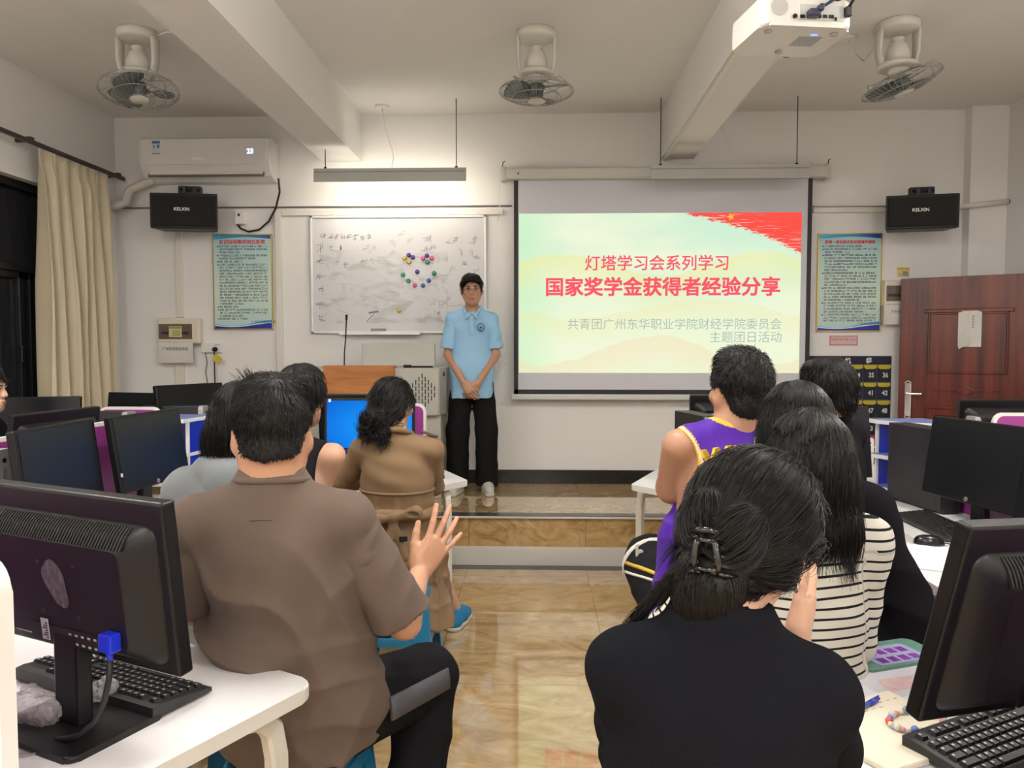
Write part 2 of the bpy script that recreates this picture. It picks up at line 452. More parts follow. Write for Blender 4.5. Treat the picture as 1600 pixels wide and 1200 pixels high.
# ------------------------------------------------------------------ ceiling lamps (above the frame) and what hangs on the front wall
YW = YF
LAMPW = mat('lamp_housing_white', (.75, .75, .73), .4)
TUBEM = emis('lit_tube', (1, .96, .92), 60.0)
_names = {0: 'left bay', 1: 'middle bay', 2: 'right bay'}
for i, (x, y) in enumerate(TUBES):
    lab = 'white fluorescent ceiling lamp hanging in the %s, %s' % (
        ('left', 'middle', 'right')[(x > -1) + (x > 1)] + ' bay', 'nearest the stage' if y > 1 else ('in the middle of the row' if y > -2 else 'at the back of the room'))
    t = thing('ceiling_lamp', lab, 'lamp', (x, y, TUBE_Z), 0, 'ceiling lamps over the desks')
    b = MB(); b.prism([(-.035, -.02), (-.03, .03), (.03, .03), (.035, -.02)], -.62, .62, Matrix.Rotation(PI / 2, 4, 'X'))
    b.cyl((0, -.4, .03), (0, -.4, ZC - TUBE_Z), .006, n=8); b.cyl((0, .4, .03), (0, .4, ZC - TUBE_Z), .006, n=8)
    b.obj('housing', LAMPW, t)
    for sx in (-.06, .06):
        b = MB(); b.cyl((sx, -.59, -.045), (sx, .59, -.045), .013, n=12); b.obj('tube', TUBEM, t)

# trunking runs
def trunk(name, lab, lo, hi):
    b = MB(); b.boxr(lo, hi, .004, 2); return tag(b.obj(name, TRUNK), lab, 'trunking')
b = MB(); b.boxr((-2.146, YW - .024, 2.585), (-.29, YW, 2.63), .004, 2)

o = tag(b.obj('cable_trunking', TRUNK), 'long horizontal white cable trunking on the wall just above the whiteboard', 'trunking')
b = MB(); b.boxr((-2.20, YW - .03, .455), (-2.148, YW, 2.63), .004, 2); tag(b.obj('cable_trunking', TRUNK), 'upright white cable trunking on the wall between blue poster and whiteboard', 'trunking')
b = MB(); b.boxr((-3.055, YW - .022, 1.74), (-2.995, YW, 2.50), .004, 2); tag(b.obj('cable_trunking', TRUNK), 'upright trunking running from left speaker down to the breaker box', 'trunking')
b = MB(); b.boxr((-3.075, YW - .022, .455), (-3.0, YW, 1.36), .004, 2); tag(b.obj('cable_trunking', TRUNK), 'upright trunking below the left breaker box', 'trunking')
b = MB(); b.boxr((-3.55, YW - .016, 2.652), (-.215, YW, 2.664), .003, 1); tag(b.obj('trunking_shadow', mat('shadow_grey_dark', (.13, .125, .12), .5)), 'thin dark strip standing in for the shadow line above the whiteboard trunking', 'cable')  # dark strip stands in for the shadow line along the top of the trunking
b = MB(); b.boxr((2.25, YW - .024, 2.585), (2.88, YW, 2.625), .004, 2); b.boxr((2.25, YW - .03, 2.636), (2.88, YW, 2.648), .002, 1)
tag(b.obj('cable_trunking', TRUNK), 'horizontal trunking between projection screen and right speaker', 'trunking')
b = MB(); b.use(TRUNK).cyl((3.30, 6.33, 2.60), (3.735, 6.30, 2.645), .021, n=14); b.use(BLACKP).cyl((3.735, 6.30, 2.645), (3.742, 6.30, 2.6455), .017, n=14)
tag(b.obj('conduit_pipe'), 'short white pipe sticking out across the right column beside the speaker', 'pipe')
b = MB(); b.boxr((1.02, 2.0, 3.006), (1.045, YW - .05, 3.03), .003, 1); tag(b.obj('cable_trunking', TRUNK), 'thin white trunking along the underside of the right ceiling beam', 'trunking')

# ---------------- air conditioner
def at_front(px, py, y): return aty(px, py, y)
p0 = aty(216, 215, 6.22); p1 = aty(418, 278, 6.22)
ax0, ax1, az1, az0 = p0[0], p1[0] + .02, p0[2], p1[2] - .005
t = thing('air_conditioner', 'white wall air conditioner with lit display, above the left speaker', 'air conditioner', ((ax0 + ax1) / 2, YW, az0))
hw = (ax1 - ax0) / 2; hh = az1 - az0
ACW = mat('ac_white', (.76, .755, .735), .3)
prof = [(0, 0), (-.10, .0), (-.155, .035), (-.20, .10), (-.215, .14), (-.22, .18), (-.215, hh - .02), (-.19, hh), (0, hh)]   # (y,z)
Mx = Matrix(((0, 0, 1, 0), (1, 0, 0, 0), (0, 1, 0, 0), (0, 0, 0, 1)))
b = MB(); b.prism(prof, -hw, hw, Mx, .010, 3); b.obj('body', ACW, t)
b = MB(); b.boxr((-hw + .02, -.224, .115), (hw - .045, -.212, hh - .012), .008, 3); b.obj('front_panel', ACW, t)
b = MB(); Mv = Matrix.Translation((0, -.155, .062)) @ Matrix.Rotation(-.60, 4, 'X')
b.box((0, -.022, 0), (2 * hw - .14, .008, .075), 0, .003, 2, Mv); b.obj('louver', ACW, t)
b = MB(); b.box((0, -.012, .0), (2 * hw - .12, .012, .10), 0, 0, 1, Mv)
for xx in (-.18, .14): b.box((xx, -.02, .04), (.10, .012, .012), 0, .002, 1, Mv)
b.obj('outlet_slot', mat('ac_slot', (.18, .18, .18), .5), t)
b = MB(); b.boxr((-hw + .115, -.2262, hh - .135), (-hw + .18, -.2245, hh - .03)); lb = b.obj('energy_label', mat('label_pale', (.62, .68, .72), .5), t)
b = MB(); b.boxr((-hw + .115, -.2275, hh - .05), (-hw + .18, -.2262, hh - .03)); b.boxr((-hw + .155, -.2275, hh - .085), (-hw + .175, -.2262, hh - .06)); b.boxr((-hw + .115, -.2275, hh - .135), (-hw + .18, -.2262, hh - .129)); b.boxr((-hw + .125, -.2275, hh - .085), (-hw + .135, -.2262, hh - .065)); b.obj('label_print', mat('label_blue', (.06, .16, .34), .5), t)
text_mesh('display_digits', '23', .055, emis('ac_led', (.62, .66, 1), 1.4), t, (hw - .185, -.2252, hh - .135), bold=.003)
text_mesh('maker_mark', 'Hisense', .03, mat('silver_print', (.9, .9, .9), .3), t, (-.10, -.2252, .155), bold=.002)
# pipe wrapped in tape, left of the unit to the window head
b = MB(); pts = []
for k in range(13):
    s = k / 12
    pts.append((ax0 + .06 - .60 * s * .0 - s * (ax0 + .06 - (XL + .03)), 6.34 - .12 * s, az0 + .02 - .235 * s + .06 * math.sin(PI * s) * (-1 if s > .5 else .4)))
b.tube(pts, [.034 + .003 * (k % 2) for k in range(13)], 14)
tag(b.obj('insulated_pipe', mat('pipe_wrap', (.55, .52, .46), .5, bump=.3, bscale=60)), 'taped insulation pipe from the air conditioner to the window', 'pipe')
# its power lead to the switch box
b = MB(); q = [aty(435, 279, 6.3), aty(437, 300, 6.35), aty(431, 325, 6.4), aty(420, 346, 6.4), aty(405, 359, 6.4), aty(388, 362, 6.4), aty(376, 357, 6.4), aty(371, 351, 6.41)]
b.tube(q, .0085, 8); tag(b.obj('power_cable', RUBBER), 'black cable looping from the air conditioner to its wall socket', 'cable')
q0 = aty(366, 328, 6.38); q1 = aty(382, 350, 6.38)
t = thing('air_conditioner_socket', 'small white socket box under the air conditioner, beside left speaker', 'socket', ((q0[0] + q1[0]) / 2, YW, q1[2]))
w2 = (q1[0] - q0[0]) / 2; hz = q0[2] - q1[2]
b = MB(); b.boxr((-w2, -.06, 0), (w2, 0, hz), .008, 3); b.obj('case', WHITEP, t)
b = MB(); b.boxr((-w2 * .35, -.064, hz * .55), (w2 * .1, -.058, hz * .75), .001, 1); b.obj('rocker_switch', mat('dark_grey', (.06, .06, .065), .4), t)

# ---------------- loudspeakers
def speaker(px0, py0, px1, py1, y, rz, label):
    a = aty(px0, py0, y); c = aty(px1, py1, y)
    x, z0, z1 = (a[0] + c[0]) / 2, c[2], a[2]
    t = thing('wall_speaker', label, 'speaker', (x, y, z0), rz, 'wall loudspeakers')
    w, h = .52, z1 - z0
    b = MB(); b.prism([(-w / 2, 0), (w / 2, 0), (w / 2 - .05, .19), (-w / 2 + .05, .19)], 0, h, None, .008, 2); b.obj('cabinet', BLACKP, t)
    b = MB(); b.boxr((-w / 2 + .015, -.014, .02), (w / 2 - .015, .002, h - .02), .006, 2); b.obj('grille', mat('speaker_cloth', (.010, .010, .011), .8, bump=.5, bscale=500), t)
    text_mesh('maker_mark', 'KELXIN', .036, mat('silver_print', (.9, .9, .9), .3), t, (-.075, -.0155, h * .5), fat=.0006)
    b = MB(); b.boxr((-.05, .03, h), (.09, .14, h + .014), .003, 1); b.boxr((-.03, .06, h + .012), (.0, .10, h + .07), .003, 1); b.boxr((.05, .06, h + .012), (.08, .10, h + .055), .003, 1)
    b.cyl((-.05, .08, h + .045), (.10, .08, h + .045), .012, n=12); b.boxr((-.02, .08, h + .025), (.06, .30, h + .062), .004, 1); b.boxr((-.07, .09, h + .0), (.11, .15, h + .075), .006, 1)
    b.obj('bracket', DARKM, t)
    return t
speaker(241, 302, 334, 357, 6.13, .16, 'black wall speaker under the air conditioner, left of the stage')
speaker(1390, 304, 1492, 357, 6.08, -.20, 'black wall speaker above the open door, right of the screen')

# ---------------- posters
def poster_mat(name):
    m, nt, bs = _new(name); N = nt.nodes; L = nt.links
    tc = N.new('ShaderNodeTexCoord'); sp = N.new('ShaderNodeSeparateXYZ'); L.new(tc.outputs['Generated'], sp.inputs[0])
    # blue bands with curved edges at the head and the foot (printed)
    def mth(op, a, c=None, cl=False):
        q = N.new('ShaderNodeMath'); q.operation = op; q.use_clamp = cl
        for i, v in enumerate((a, c)):
            if v is None: continue
            if isinstance(v, (int, float)): q.inputs[i].default_value = v
            else: L.new(v, q.inputs[i])
        return q.outputs[0]
    X, Z = sp.outputs[0], sp.outputs[2]
    def mix(f, a, c):
        q = N.new('ShaderNodeMixRGB'); L.new(f, q.inputs[0])
        for i, v in ((1, a), (2, c)):
            if isinstance(v, tuple): q.inputs[i].default_value = (*v, 1)
            else: L.new(v, q.inputs[i])
        return q.outputs[0]
    body = mix(mth('POWER', mth('ABSOLUTE', mth('SUBTRACT', Z, .40)), 1.4), srgb(205, 226, 214), srgb(70, 170, 200))
    wv = mth('MULTIPLY', mth('SINE', mth('ADD', mth('MULTIPLY', X, 4.2), .3)), .022)
    foot = mth('LESS_THAN', mth('ADD', Z, wv), .042)
    foot2 = mth('LESS_THAN', mth('ADD', Z, mth('MULTIPLY', wv, 1.5)), .066)
    wh = mth('LESS_THAN', mth('ADD', Z, wv), .052)
    c = mix(foot2, body, srgb(70, 170, 220)); c = mix(wh, c, srgb(225, 235, 235)); c = mix(foot, c, srgb(20, 45, 150))
    wt = mth('MULTIPLY', mth('SINE', mth('ADD', mth('MULTIPLY', X, 5), 2.0)), .012)
    top = mth('GREATER_THAN', mth('ADD', Z, wt), .962)
    c = mix(top, c, mix(X, srgb(60, 175, 215), srgb(25, 60, 160)))
    L.new(c, bs.inputs['Base Color']); bs.inputs['Roughness'].default_value = .3
    return m
PMAT = poster_mat('blue_notice_print')
GOLD = mat('gold_edging', (.55, .40, .12), .3, metal=.8)
INK = mat('dark_ink', (.02, .03, .05), .6)
REDINK = mat('red_ink', srgb(215, 40, 45), .5)
def poster(px0, py0, px1, py1, title, label, seed, rows, gold_side):
    a = aty(px0, py0, YW - .01); c = aty(px1, py1, YW - .01)
    w, h = c[0] - a[0], a[2] - c[2]
    t = thing('notice_board', label, 'poster', (a[0], YW, c[2]), 0, 'blue printed notices')
    b = MB(); b.boxr((0, -.014, 0), (w, 0, h)); b.obj('print_sheet', PMAT, t)
    b = MB(); b.boxr((-.006, -.018, -.005), (.003, 0, h + .005)); b.boxr((w - .003, -.018, -.005), (w + .006, 0, h + .005)); b.boxr((-.006, -.018, h - .002), (w + .006, 0, h + .006)); b.boxr((-.006, -.018, -.006), (w + .006, 0, .002))
    b.obj('edging', GOLD, t)
    n = len(title); sz = (w * .80) / n
    text_mesh('heading', title, sz * 1.0, REDINK, t, (w * .5, -.0155, h * .905), align='CENTER', fat=.0009)
    rr = random.Random(seed); b = MB()
    z = h * .868; k = 0; ln = 0
    dz = h * .80 / rows
    for r in range(rows):
        x = w * .10; end = w * (.93 if rr.random() < .62 else rr.uniform(.35, .8))
        if ln == 0: b.poly([(w * .065, -.0152, z), (w * .09, -.0152, z), (w * .09, -.0152, z + dz * .36), (w * .065, -.0152, z + dz * .36)])
        ln = 1 if end > w * .9 else 0
        while x < end:                       # illegibly small print: rows of word-sized strokes
            l = rr.uniform(.006, .035)
            x2 = min(x + l, end)
            for f0, f1 in ((0, .13), (.24, .36), (.46, .56)):
                if rr.random() < .9: b.poly([(x, -.0152, z + dz * f0), (x2, -.0152, z + dz * f0), (x2, -.0152, z + dz * f1), (x, -.0152, z + dz * f1)])
            x = x2 + rr.choice((.003, .003, .012))
        z -= dz
    b.obj('small_print', INK, t)
    text_mesh('signature', '广州东华职业学院', .026, INK, t, (w * .64, -.0155, h * .063))
    b = MB()
    b.obj('x') if False else b.bm.free()
    return t
poster(333, 367, 426, 514, '实训指导教师岗位职责', 'tall blue notice with red heading left of the whiteboard', 3, 25, 'R')
poster(1279, 366, 1374, 517, '财税一体化综合实训室操作规范', 'tall blue notice with red heading right of the projection screen', 5, 26, 'L')

# small hygiene sign under the right poster
a = aty(1296, 524, YW - .005); c = aty(1340, 540, YW - .005); w, h = c[0] - a[0], a[2] - c[2]
t = thing('wall_sign', 'small white sign with red border under the right notice', 'sign', (a[0], YW, c[2]))
b = MB(); b.boxr((0, -.006, 0), (w, 0, h)); b.obj('plate', mat('sign_white', (.62, .55, .55), .4), t)
b = MB()
for lo, hi in (((.004, -.0075, .004), (w - .004, -.0055, .009)), ((.004, -.0075, h - .009), (w - .004, -.0055, h - .004)), ((.004, -.0075, .004), (.009, -.0055, h - .004)), ((w - .009, -.0075, .004), (w - .004, -.0055, h - .004))): b.boxr(lo, hi)
b.obj('border', REDINK, t)
text_mesh('lettering', '请保持环境卫生', .029, REDINK, t, (w * .5, -.0068, h * .48), align='CENTER')
text_mesh('lettering', 'Please keep the environment clean', .0115, REDINK, t, (w * .5, -.0068, h * .2), align='CENTER')

# yellow electrical warning sticker above the right breaker box
a = aty(1402, 418, YW - .004); c = aty(1421, 433, YW - .004); w, h = c[0] - a[0], a[2] - c[2]
t = thing('warning_sticker', 'small yellow warning sticker on the wall above the door', 'sticker', (a[0], YW, c[2]))
b = MB(); b.boxr((0, -.003, 0), (w, 0, h)); b.obj('label', mat('sticker_pale', (.62, .55, .33), .5), t)
b = MB(); b.boxr((0, -.0042, h * .74), (w, -.0028, h)); b.prism([(w * .12, h * .2), (w * .34, h * .2), (w * .23, h * .48)], .0028, .0042, Matrix(((1, 0, 0, 0), (0, 0, -1, 0), (0, 1, 0, 0), (0, 0, 0, 1)))); b.obj('yellow_band', mat('sticker_yellow', (.62, .42, .03), .5), t)
b = MB()
for k in range(4): b.boxr((w * .42, -.0042, h * (.16 + .12 * k)), (w * (.93 - .07 * (k % 2)), -.0028, h * (.22 + .12 * k)))
b.obj('small_print', INK, t)

# ---------------- breaker boxes
def breaker(px0, py0, px1, py1, label, sticker):
    a = aty(px0, py0, YW - .08); c = aty(px1, py1, YW - .08); w, h = c[0] - a[0], a[2] - c[2]
    t = thing('breaker_box', label, 'breaker box', (a[0], YW, c[2]))
    b = MB(); b.boxr((0, -.08, 0), (w, 0, h), .012, 3); b.boxr((.012, -.088, .012), (w - .05 * (w > .25), -.078, h - .012), .008, 2); b.obj('case', CREAM, t)
    b = MB(); b.boxr((w * .05, -.093, h * .18), (w * .84, -.086, h * .77), .004, 2); b.obj('smoked_window', mat('smoked_window', (.14, .11, .09), .15), t)
    b = MB()
    for k in range(12):
        if sticker and 4 <= k <= 6: continue
        b.boxr((w * (.13 + .053 * k), -.0945, h * .36), (w * (.165 + .053 * k), -.0925, h * .46), .001, 1)
    b.obj('breaker_switches', BLACKP, t)
    if sticker:
        b = MB(); b.boxr((w * .30, -.096, h * .26), (w * .60, -.093, h * .68)); b.obj('sticker', mat('sticker_pale', (.62, .55, .33), .5), t)
        b = MB(); b.boxr((w * .31, -.0972, h * .58), (w * .59, -.0958, h * .66))
        for k in range(3): b.boxr((w * .38, -.0972, h * (.32 + .08 * k)), (w * .57, -.0958, h * (.36 + .08 * k)))
        b.obj('sticker_print', mat('sticker_green', (.25, .30, .05), .5), t)
    return t
breaker(245, 497, 312, 537, 'cream breaker box with smoked window left of the stage', True)
breaker(1383, 437, 1420, 478, 'cream breaker box half hidden behind the open door', False)
# paper flap taped beneath each box
def flap(px0, py0, px1, py1, label, txt):
    a = aty(px0, py0, YW - .07); c = aty(px1, py1, YW - .07); w, h = c[0] - a[0], a[2] - c[2]
    t = thing('paper_notice', label, 'paper', (a[0], YW, c[2]))
    n = 8; b = MB()
    top = [(0, -.076, h), (w, -.076, h)]
    rows = []
    for k in range(n + 1):
        s = k / n
        rows.append([(0, -.078 - .012 * math.sin(s * PI), h * (1 - s)), (w * .5, -.082 - .010 * math.sin(s * PI), h * (1 - s)), (w, -.078 - .014 * math.sin(s * PI), h * (1 - s))])
    fr = []
    for r in rows: fr.append(r + [(x, y + .002, z) for x, y, z in r[::-1]])
    b.loft(fr, True, False); b.obj('sheet', mat('white_paper', (.66, .65, .61), .7), t)
    text_mesh('lettering', txt, .030, INK, t, (w * .5, -.0945, h * .58), align='CENTER', sx=.9)
    return t
flap(249, 533, 303, 567, 'white paper flap with a printed line under the left breaker box', '广州东华职业学院')
flap(1380, 477, 1420, 507, 'white paper flap under the breaker box behind the door', '广州东华')

# double wall socket with plug and leads
a = aty(314, 536, YW - .03); c = aty(346, 551, YW - .03); w, h = c[0] - a[0], a[2] - c[2]
t = thing('wall_socket', 'white double wall socket beside the breaker box with black plug', 'socket', (a[0], YW, c[2]))
b = MB(); b.boxr((0, -.03, 0), (w * .66, 0, h), .005, 2); b.obj('faceplate', WHITEP, t)
b = MB(); b.boxr((w * .66 + .002, -.03, 0), (w, 0, h), .005, 2); b.obj('faceplate', WHITEP, t)
b = MB(); b.boxr((w * .72, -.0315, h * .78), (w * .78, -.029, h * .84)); b.boxr((w * .84, -.0315, h * .78), (w * .90, -.029, h * .84)); b.obj('slots', BLACKP, t)
t2 = thing('power_plug', 'black round plug with yellow tag in the wall socket', 'plug', (a[0] + w * .72, YW - .031, c[2] + h * .35))
b = MB(); b.cyl((0, 0, 0), (0, -.035, 0), .021, .017, 16); b.sphere((0, -.035, 0), (.017, .008, .017), 14, 8); b.obj('plug_body', BLACKP, t2)
b = MB(); pts = [(0, -.03, -.01), (0, -.03, -.05), (-.004, -.02, -.2), (.002, -.02, -.45), (-.01, -.02, -.75), (-.03, -.02, -.95)]
b.tube(pts, .006, 8); b.obj('lead', RUBBER, t2)
b = MB(); b.prism([(-.01, 0), (.05, -.005), (.075, .02), (.03, .055), (0, .05)], 0, .003, Matrix.Translation((0, -.038, -.10)) @ Matrix.Rotation(PI / 2, 4, 'X')); b.obj('yellow_tag', mat('tag_yellow', (.62, .50, .03), .4), t2)
b = MB(); b.tube([(a[0] + .03, YW - .02, c[2]), (a[0] + .045, YW - .02, c[2] - .08), (a[0] + .03, YW - .02, c[2] - .16), (a[0] + .05, YW - .02, c[2] - .3), (a[0] + .0, YW - .02, c[2] - .5), (a[0] + .02, YW - .02, c[2] - .72)], .0035, 6)
tag(b.obj('thin_cable', mat('grey_cable', (.12, .12, .12), .5)), 'thin grey lead hanging from the wall socket left of the plug', 'cable')

# ---------------- curtain and rail
b = MB()
rx = XL + .10
b.boxr((rx - .012, 2.0, 2.875), (rx + .012, 6.39, 2.905), .003, 1)
for yy in (2.6, 3.9, 5.2, 6.3): b.boxr((XL, yy - .015, 2.885), (rx + .01, yy + .015, 2.915), .003, 1); b.boxr((rx - .018, yy - .02, 2.895), (rx + .018, yy + .02, 2.92), .002, 1)
o = b.obj('curtain_rail', mat('rail_brown', (.075, .055, .05), .35, metal=.5)); tag(o, 'dark brown curtain rail along the left wall above the window', 'rail')
CURT = mat('curtain_cloth', (.60, .52, .36), .55, sheen=.3, bump=.25, bscale=90, var=.06, vscale=3, stretch=(6, 6, .4))
ny, nz = 260, 26; y0, y1 = 5.24, 6.10; V = []; 
for j in range(nz + 1):
    s = j / nz; z = 2.86 - s * 2.36
    for i in range(ny + 1):
        u = i / ny
        ph = u * 6.4 * 2 * PI + .9 * math.sin(u * 9 + 1) + .35 * math.sin(3 * s + u * 20)
        amp = .032 + .044 * min(1, s * 2.5) + .012 * math.sin(u * 31)
        x = rx + .015 + amp * (math.sin(ph) + .3 * math.sin(2 * ph + 1 + s * 1.5)) + .012 * math.sin(s * 5 + u * 13)
        if s < .045: x = rx + .012 + .016 * math.sin(ph) + .006 * math.sin(ph * 3)
        spread = 1 - .05 * math.sin(s * PI * .9)
        y = (y0 + y1) / 2 + (u - .5) * (y1 - y0) * spread + .010 * math.cos(ph) + .02 * s * math.sin(u * 3)
        V.append((x, y, z))
V = np.array(V); idx = np.arange((nz + 1) * (ny + 1)).reshape(nz + 1, ny + 1)
Fq = np.stack([idx[:-1, :-1], idx[:-1, 1:], idx[1:, 1:], idx[1:, :-1]], -1).reshape(-1, 4)
o = np_mesh('curtain', V, Fq, CURT); tag(o, 'cream floor-length curtain gathered at the right end of the window', 'curtain')
o.modifiers.new('thick', 'SOLIDIFY').thickness = .003

# ---------------- whiteboard
a = aty(484, 337, YW - .03); c = aty(760, 521, YW - .03); w, h = c[0] - a[0], a[2] - c[2]
t = thing('whiteboard', 'large whiteboard with faint writing behind the standing presenter', 'whiteboard', (a[0], YW - .002, c[2]))
WB = mat('whiteboard_enamel', (.60, .605, .615), .22, var=.05, vscale=2.5)
b = MB(); b.boxr((.01, -.022, .01), (w - .01, -.004, h - .01)); b.obj('writing_surface', WB, t)
b = MB(); f = .022
for lo, hi in (((0, -.034, 0), (w, 0, f)), ((0, -.034, h - f), (w, 0, h)), ((0, -.034, 0), (f, 0, h)), ((w - f, -.034, 0), (w, 0, h))): b.boxr(lo, hi, .004, 2)
b.obj('frame', mat('frame_silver', (.66, .66, .66), .35, metal=.4), t)
b = MB(); b.boxr((w * .17, -.085, -.012), (w * .63, -.02, .006), .005, 2); b.boxr((w * .17, -.088, -.012), (w * .63, -.083, .018), .002, 1); b.obj('tray', mat('frame_silver', (.66, .66, .66), .35, metal=.4), t)
for fx in (.125, .955):
    b = MB(); b.boxr((w * fx - .02, -.02, h - .004), (w * fx + .02, 0, h + .03), .003, 1); b.cyl((w * fx, -.018, h + .016), (w * fx, -.028, h + .016), .01, n=10); b.obj('hanger', ALU, t)
# faint marker strokes; pixel-free: written in board coordinates from the photo's layout
def board_xy(px, py):
    q = aty(px, py, YW - .024); return q[0] - a[0], q[2] - c[2]
MARK = mat('worn_marker', (.17, .18, .19), .5); MARK2 = mat('faded_marker', (.36, .365, .37), .5)
b = MB(); b2 = MB(); rr = random.Random(12)
def stroke(mb, pts, wd):
    P = [Vector((x, -.0226, z)) for x, z in pts]
    for p, q in zip(P[:-1], P[1:]):
        dd = (q - p); 
        if dd.length < 1e-5: continue
        nrm = Vector((-dd.z, 0, dd.x)).normalized() * wd / 2
        mb.poly([p - nrm, q - nrm, q + nrm, p + nrm])
def glyph(px, py, s, mb, wd=.0035, n=5):
    x, z = board_xy(px, py)
    for k in range(n):
        kind = rr.random()
        x0 = x + rr.uniform(-.4, .4) * s; z0 = z + rr.uniform(-.4, .4) * s
        if kind < .45: stroke(mb, [(x0 - s * .35, z0), (x0 + s * .3, z0 + s * .06)], wd)
        elif kind < .75: stroke(mb, [(x0, z0 + s * .4), (x0 + s * .02, z0 - s * .4)], wd)
        else: stroke(mb, [(x0, z0 + s * .2), (x0 - s * .15, z0 - s * .1), (x0 - s * .35, z0 - s * .3)], wd)
glyph_spots = [(506 + 10 * k, 369 + 0.3 * k, .045) for k in range(8)] + [(500, 387, .06), (501, 409, .06), (502, 432, .07), (501, 453, .06), (500, 477, .06), (503, 499, .06)]
for x, y, s in glyph_spots: glyph(x, y, s, b, .0034, 6)
for x, y, s in ((520, 388, .05), (532, 387, .04), (573, 386, .05), (583, 387, .04), (525, 410, .05), (540, 414, .05), (568, 407, .05), (583, 408, .05), (614, 380, .06), (628, 365, .05), (642, 375, .05), (669, 372, .07), (664, 389, .05), (676, 388, .05), (702, 380, .05), (714, 376, .06), (740, 376, .06), (721, 394, .05), (737, 396, .05), (746, 403, .05), (727, 412, .04), (708, 420, .05), (745, 425, .05), (694, 440, .05), (678, 472, .06), (690, 475, .06), (703, 466, .05), (684, 490, .05), (702, 490, .06), (688, 500, .05)):
    glyph(x, y, s, b if rr.random() < .35 else b2, .0032, 6)
for k in range(26):
    x, z = board_xy(rr.uniform(500, 720), rr.uniform(395, 500)); an = rr.uniform(-.5, .9); l = rr.uniform(.03, .16)
    stroke(b2, [(x, z), (x + l * .5 * math.cos(an), z + l * .5 * math.sin(an)), (x + l * math.cos(an), z + l * math.sin(an) * .8)], rr.uniform(.0015, .004))
x, z = board_xy(576, 489); stroke(b, [(x, z), (x + .045, z + .008), (x + .085, z + .012)], .014)
x, z = board_xy(585, 490); stroke(b, [(x, z), (x - .07, z - .07)], .006)
b.obj('marker_writing', MARK, t); b2.obj('faded_writing', MARK2, t)
# wiped grey smears
sm, nt, bs = _new('eraser_smear'); bs.inputs['Base Color'].default_value = (.5, .51, .52, 1); bs.inputs['Roughness'].default_value = .4
tc = nt.nodes.new('ShaderNodeTexCoord'); mp = nt.nodes.new('ShaderNodeMapping'); mp.inputs['Scale'].default_value = (2.2, 1, 5); mp.inputs['Rotation'].default_value = (0, .3, 0); nt.links.new(tc.outputs['Object'], mp.inputs[0])
nn = nt.nodes.new('ShaderNodeTexNoise'); nn.inputs['Scale'].default_value = 2.4; nn.inputs['Detail'].default_value = 8; nn.inputs['Distortion'].default_value = .8; nt.links.new(mp.outputs[0], nn.inputs['Vector'])
cr = nt.nodes.new('ShaderNodeValToRGB'); cr.color_ramp.elements[0].position = .50; cr.color_ramp.elements[0].color = (0, 0, 0, 1); cr.color_ramp.elements[1].position = .72; cr.color_ramp.elements[1].color = (.30, .30, .30, 1)
nt.links.new(nn.outputs['Fac'], cr.inputs[0]); nt.links.new(cr.outputs[0], bs.inputs['Alpha'])
x0, z0 = board_xy(500, 505); x1, z1 = board_xy(700, 390)
b = MB(); b.poly([(x0, -.0223, z0), (x1, -.0223, z0), (x1, -.0223, z1), (x0, -.0223, z1)]); b.obj('eraser_smears', sm, t)
# magnets
mag_col = {'yellow': (.62, .45, .06), 'purple': (.085, .04, .30), 'pink': (.72, .10, .22), 'green': (.03, .27, .18), 'blue': (.03, .11, .38)}
mags = [('yellow', 729, 333, 'left of the left flower'), ('yellow', 757, 358, 'at the foot of the left flower'), ('yellow', 695, 660, 'alone low on the board'),
        ('purple', 755, 314, 'at the top of the left flower'), ('purple', 780, 328, 'right of the left flower'), ('purple', 868, 318, 'at the top of the right flower'), ('purple', 808, 418, 'as the nose of the smiling face'),
        ('pink', 844, 335, 'left of the right flower'), ('pink', 900, 333, 'right of the right flower'), ('pink', 793, 503, 'at the bottom of the smile'),
        ('green', 871, 358, 'at the foot of the right flower'), ('green', 718, 438, 'at the left tip of the smile'), ('green', 752, 475, 'second from the left along the smile'), ('green', 913, 427, 'at the right tip of the smile'),
        ('blue', 880, 473, 'second from the right along the smile'), ('blue', 843, 504, 'third from the right along the smile')]
for cn, qx, qy, where in mags:
    q = aty(450 + qx / 4, 320 + qy / 4, YW - .03)
    b = MB(); b.lathe([(.012, 0), (.018, .002), (.019, .006), (.012, .009), (.010, .013), (.015, .018), (.015, .021), (.010, .023)], n=16, M=Matrix.Rotation(PI / 2, 4, 'X'))
    o = b.obj('magnet', mat('magnet_' + cn, mag_col[cn], .3), loc=(q[0], YW - .0242, q[2]))
    tag(o, '%s round magnet on the whiteboard, %s' % (cn, where), 'magnet', 'coloured magnets on the whiteboard')
# eraser
q = aty(591, 520, YW - .06)
b = MB(); b.use(mat('eraser_grey', (.30, .30, .30), .8)).boxr((-.06, -.032, 0), (.06, .022, .034), .006, 2)
o = b.obj('board_eraser', loc=(q[0], YW - .052, c[2] + .0075)); tag(o, 'grey board eraser lying in the whiteboard tray', 'eraser')

